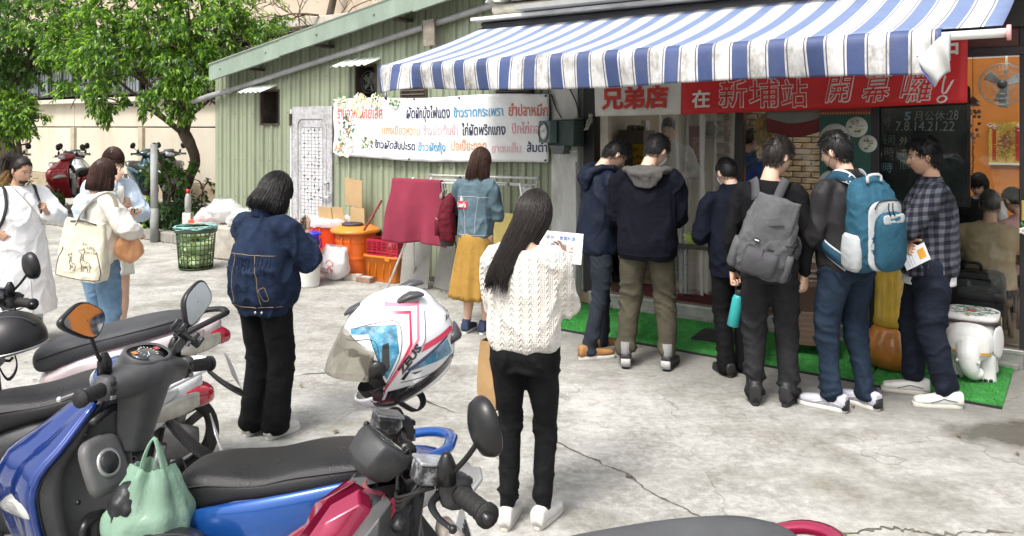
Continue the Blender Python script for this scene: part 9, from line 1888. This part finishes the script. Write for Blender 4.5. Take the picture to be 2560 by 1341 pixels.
def tree(name,label,trunk,radii,lobes,n,seed,mats=(leaf_d,leaf_y),cat='tree',per=8,L=(.085,.13),group=None,branches=True,young=True,droop=.55,w=.21,shell=.62,forks=3):
 base=trunk[0];o=thing(name,label,cat,tuple(base),0,group);rng=np.random.default_rng(seed);T=np.array(trunk)-base
 mb=MB();S=spline(T,26);rr=np.interp(np.linspace(0,1,26),np.linspace(0,1,len(radii)),radii)*(1+.10*vnoise(np.stack([S[:,2]*5,S[:,2]*0,S[:,2]*0],1),seed));V,F=tube(S,rr,14);N_=vnormals(V,F);V=V+N_*(.012*vnoise(V*np.array([14,14,6]),seed))[:,None];mb.add(V,F);mb.build('trunk',bark,o)
 top=S[-1]
 if branches:
  for k,(cx,cy,cz,r)in enumerate(lobes):
   c=np.array((cx,cy,cz))-base;st=S[min(25,16+k%10)];mb=MB();mid=(st*.5+c*.5)+rng.normal(0,.12,3)+[0,0,.12];mb.tube(spline([st,mid,c],12),np.linspace(radii[-1]*.55,.012,12),7)
   for q in range(forks):e=c+rng.normal(0,.5,3)*r;mb.tube(spline([(mid+c)/2,(c+e)/2+rng.normal(0,.05,3),e],8),np.linspace(.018,.005,8),5)
   mb.build('limb',bark,o)
 C,D,LL,Y=spray_leaves(lobes,n,rng,per,L,shell,droop,w);mb=MB()
 for k in(0,1):
  sel=Y==bool(k)
  if sel.any():V,F=leaf_set(C[sel]-base,D[sel],LL[sel],w,rng);mb.add(V,F,k,False)
 mb.build('crown',list(mats),o);return o
def lob(L,k=1.0):return[(*P3(px,py,Y),r*k)for px,py,Y,r in L]
tr1=[P3(468,592,13.2),P3(452,500,13.2),P3(470,450,13.2),P3(487,405,13.2),P3(478,365,13.2),P3(455,320,13.2),P3(462,270,13.1),P3(455,215,13.0)]
tree('leafy_tree','leafy green tree with a crooked dark trunk growing at the shed corner',tr1,[.13,.105,.095,.085,.09,.095,.075,.06],lob([(345,55,12.6,.85),(470,70,12.4,.85),(575,95,12.6,.62),(610,30,13.2,.6),(235,95,12.8,.75),(180,150,13.0,.55),(300,165,12.3,.68),(415,175,12.0,.62),(500,185,12.2,.48),(215,215,12.7,.42),(290,255,12.6,.30),(140,55,13.4,.7),(430,275,12.5,.26),(535,225,12.4,.32),(515,150,12.8,.55),(380,0,13,.9),(250,20,13.2,.8),(520,10,13,.8),(345,245,12.4,.28),(545,262,12.4,.15),(470,245,12.6,.35)]),2700,3,forks=3)
tr2=[P3(22,560,15.6),P3(30,470,15.6),P3(12,380,15.6),P3(8,300,15.6),P3(20,220,15.5),P3(30,120,15.4)]
tree('leafy_tree','darker tree at the left edge with a thick mossy trunk',tr2,[.24,.21,.20,.18,.15,.10],lob([(40,60,14.8,.95),(110,40,15.2,.8),(30,160,14.8,.7),(90,150,15,.5),(20,225,15,.4),(5,110,14.6,.8)]),1500,5,mats=(leaf_d,leaf_b),L=(.08,.12))
tr3=[P3(52,505,14.6),P3(54,430,14.6),P3(48,360,14.6),P3(40,320,14.6)]
tree('small_tree','small young tree with pale leaves in front of the beige wall at far left',tr3,[.055,.05,.045,.03],lob([(35,285,14.3,.40),(65,300,14.2,.28),(15,320,14.4,.33),(25,350,14.4,.22),(85,290,14.3,.15)]),420,6,L=(.08,.12))
# shrubs of the planting bed
def shrub(label,px,py,Y,lobes,n,mats,seed,L=(.07,.11),name='shrub',w=.24):
 b=P3(px,py,Y);b[2]=.1;tree(name,label,[b,b+[.02,0,.12],b+[.0,.02,.25]],[.02,.018,.012],[(*(b+np.array(q[:3])),q[3])for q in lobes],n,seed,mats,'shrub',L=L,droop=.2,w=w,shell=.3,forks=2)
shrub('dense dark shrub at the foot of the crooked tree beside the grey pole',432,585,12.75,[(0,0,.30,.28),(.22,-.05,.20,.22),(-.18,-.1,.22,.20),(.1,.1,.45,.16)],230,(leaf_b,leaf_bl),11,w=.17,L=(.08,.14))
shrub('low bright green plants between the grey pole and the far scooters',362,575,12.9,[(0,0,.22,.24),(-.3,0,.18,.20),(.2,.1,.2,.2),(-.55,0,.15,.18)],260,(leaf_b,leaf_y),12)
shrub('leafy sapling with round leaves against the shed end of the bed',415,560,12.8,[(-.05,0,.95,.20),(.1,.05,.75,.16),(-.15,.0,1.22,.10),(.3,.05,.9,.18)],34,(leaf_d,leaf_b),13,L=(.11,.16),w=.36)
shrub('tangled shrub right of the crooked trunk by the shed corner',500,560,12.9,[(0,0,.40,.18),(.05,.05,.7,.14),(-.1,.1,.25,.2)],40,(leaf_b,leaf_d),14)
shrub('dark undergrowth behind the woman in white at the left edge',40,520,14.8,[(0,0,.35,.45),(-.6,.1,.4,.5),(.5,0,.2,.25)],320,(leaf_d,leaf_b),15)
# bare twiggy branches of a tree beyond the shed roof
tw=thing('bare_tree','sparse twiggy tree standing behind the shed roof','tree',(-4.2,15.6,0));rng=np.random.default_rng(17);b0=np.array((-4.2,15.6,0));mb=MB();mb.tube(spline([(0,0,0),(.2,0,2),(.5,.1,3.4),(.9,.1,5.2)],20),np.linspace(.13,.06,20),10);mb.tube(spline([(.45,.1,3.1),(1.2,0,3.75),(2.1,-.1,4.0),(3.0,0,4.7)],16),np.linspace(.08,.04,16),8);mb.build('trunk',bark,tw)
tips=[]
def grow(p,d,l,r,k,mb):
 q=[p];
 for i in range(4):d=d+rng.normal(0,.28,3);d/=np.linalg.norm(d);p=p+d*l/4;q.append(p)
 mb.tube(q,np.linspace(r,r*.6,5),5)
 if k:
  for i in range(2+(rng.random()<.5)):grow(q[rng.integers(2,5)],d+rng.normal(0,.7,3),l*.68,r*.6,k-1,mb)
 else:tips.append(p)
for k in range(9):
 mb=MB();s_=np.array((.3+.3*rng.random(),.05,2.6+rng.random()*1.4));grow(s_,np.array((rng.normal(-.3,.9),-.2,.35+rng.random()*.5)),.95,.022,3,mb);mb.build('branch',twig_m,tw)
t_=np.array(tips);sel=rng.random(len(t_))<.8;t_=np.repeat(t_[sel],3,0)+rng.normal(0,.05,(sel.sum()*3,3));d_=rng.normal(size=t_.shape)+[0,0,-.5];d_/=np.linalg.norm(d_,axis=1)[:,None];V,F=leaf_set(t_,d_,rng.uniform(.06,.10,len(t_)),.22,rng);mb=MB();mb.add(V,F,0,False);mb.build('crown',leafmat('leaf_pale',(.10,.14,.05),(.22,.27,.11)),tw)
# dry leaves and scraps blown along the wall, the kerb and over the slab
rng=np.random.default_rng(23);pts=[at(rng.uniform(-6.3,-.8),rng.uniform(.05,.9))for k in range(60)]+[at(rng.uniform(-12,-6.6),rng.uniform(.1,.5))for k in range(70)]+[at(rng.uniform(-5,4.5),rng.uniform(.9,5.5))for k in range(46)]+[at(rng.uniform(2.4,4.4),rng.uniform(.9,2.2))for k in range(10)]
c_=np.array([tuple(p)for p in pts])+[0,0,.012];a=rng.uniform(0,2*PI,len(c_));d_=np.stack([np.cos(a),np.sin(a),rng.normal(0,.12,len(c_))],1);V,F=leaf_set(c_,d_,rng.uniform(.02,.055,len(c_)),.28,rng);V[:,2]=np.maximum(V[:,2],.004);mb=MB();mb.add(V,F,0,False)
stuff(tag(mb.build('leaf_litter',leafmat('dry_leaf',(.10,.065,.03),(.26,.21,.13),.8)),'dry leaves scattered over the concrete','leaves'))
for o in list(COL.objects):
 c=o.get('category')
 if c=='person' and 'group' not in o:o['group']='diners and staff inside the eatery' if(o.location-P0).dot(N3)<-.2 and(o.location-P0).dot(U3)>-1 else 'people waiting outside the eatery'
 if c=='scooter' and 'group' not in o:o['group']='scooters parked in the foreground'
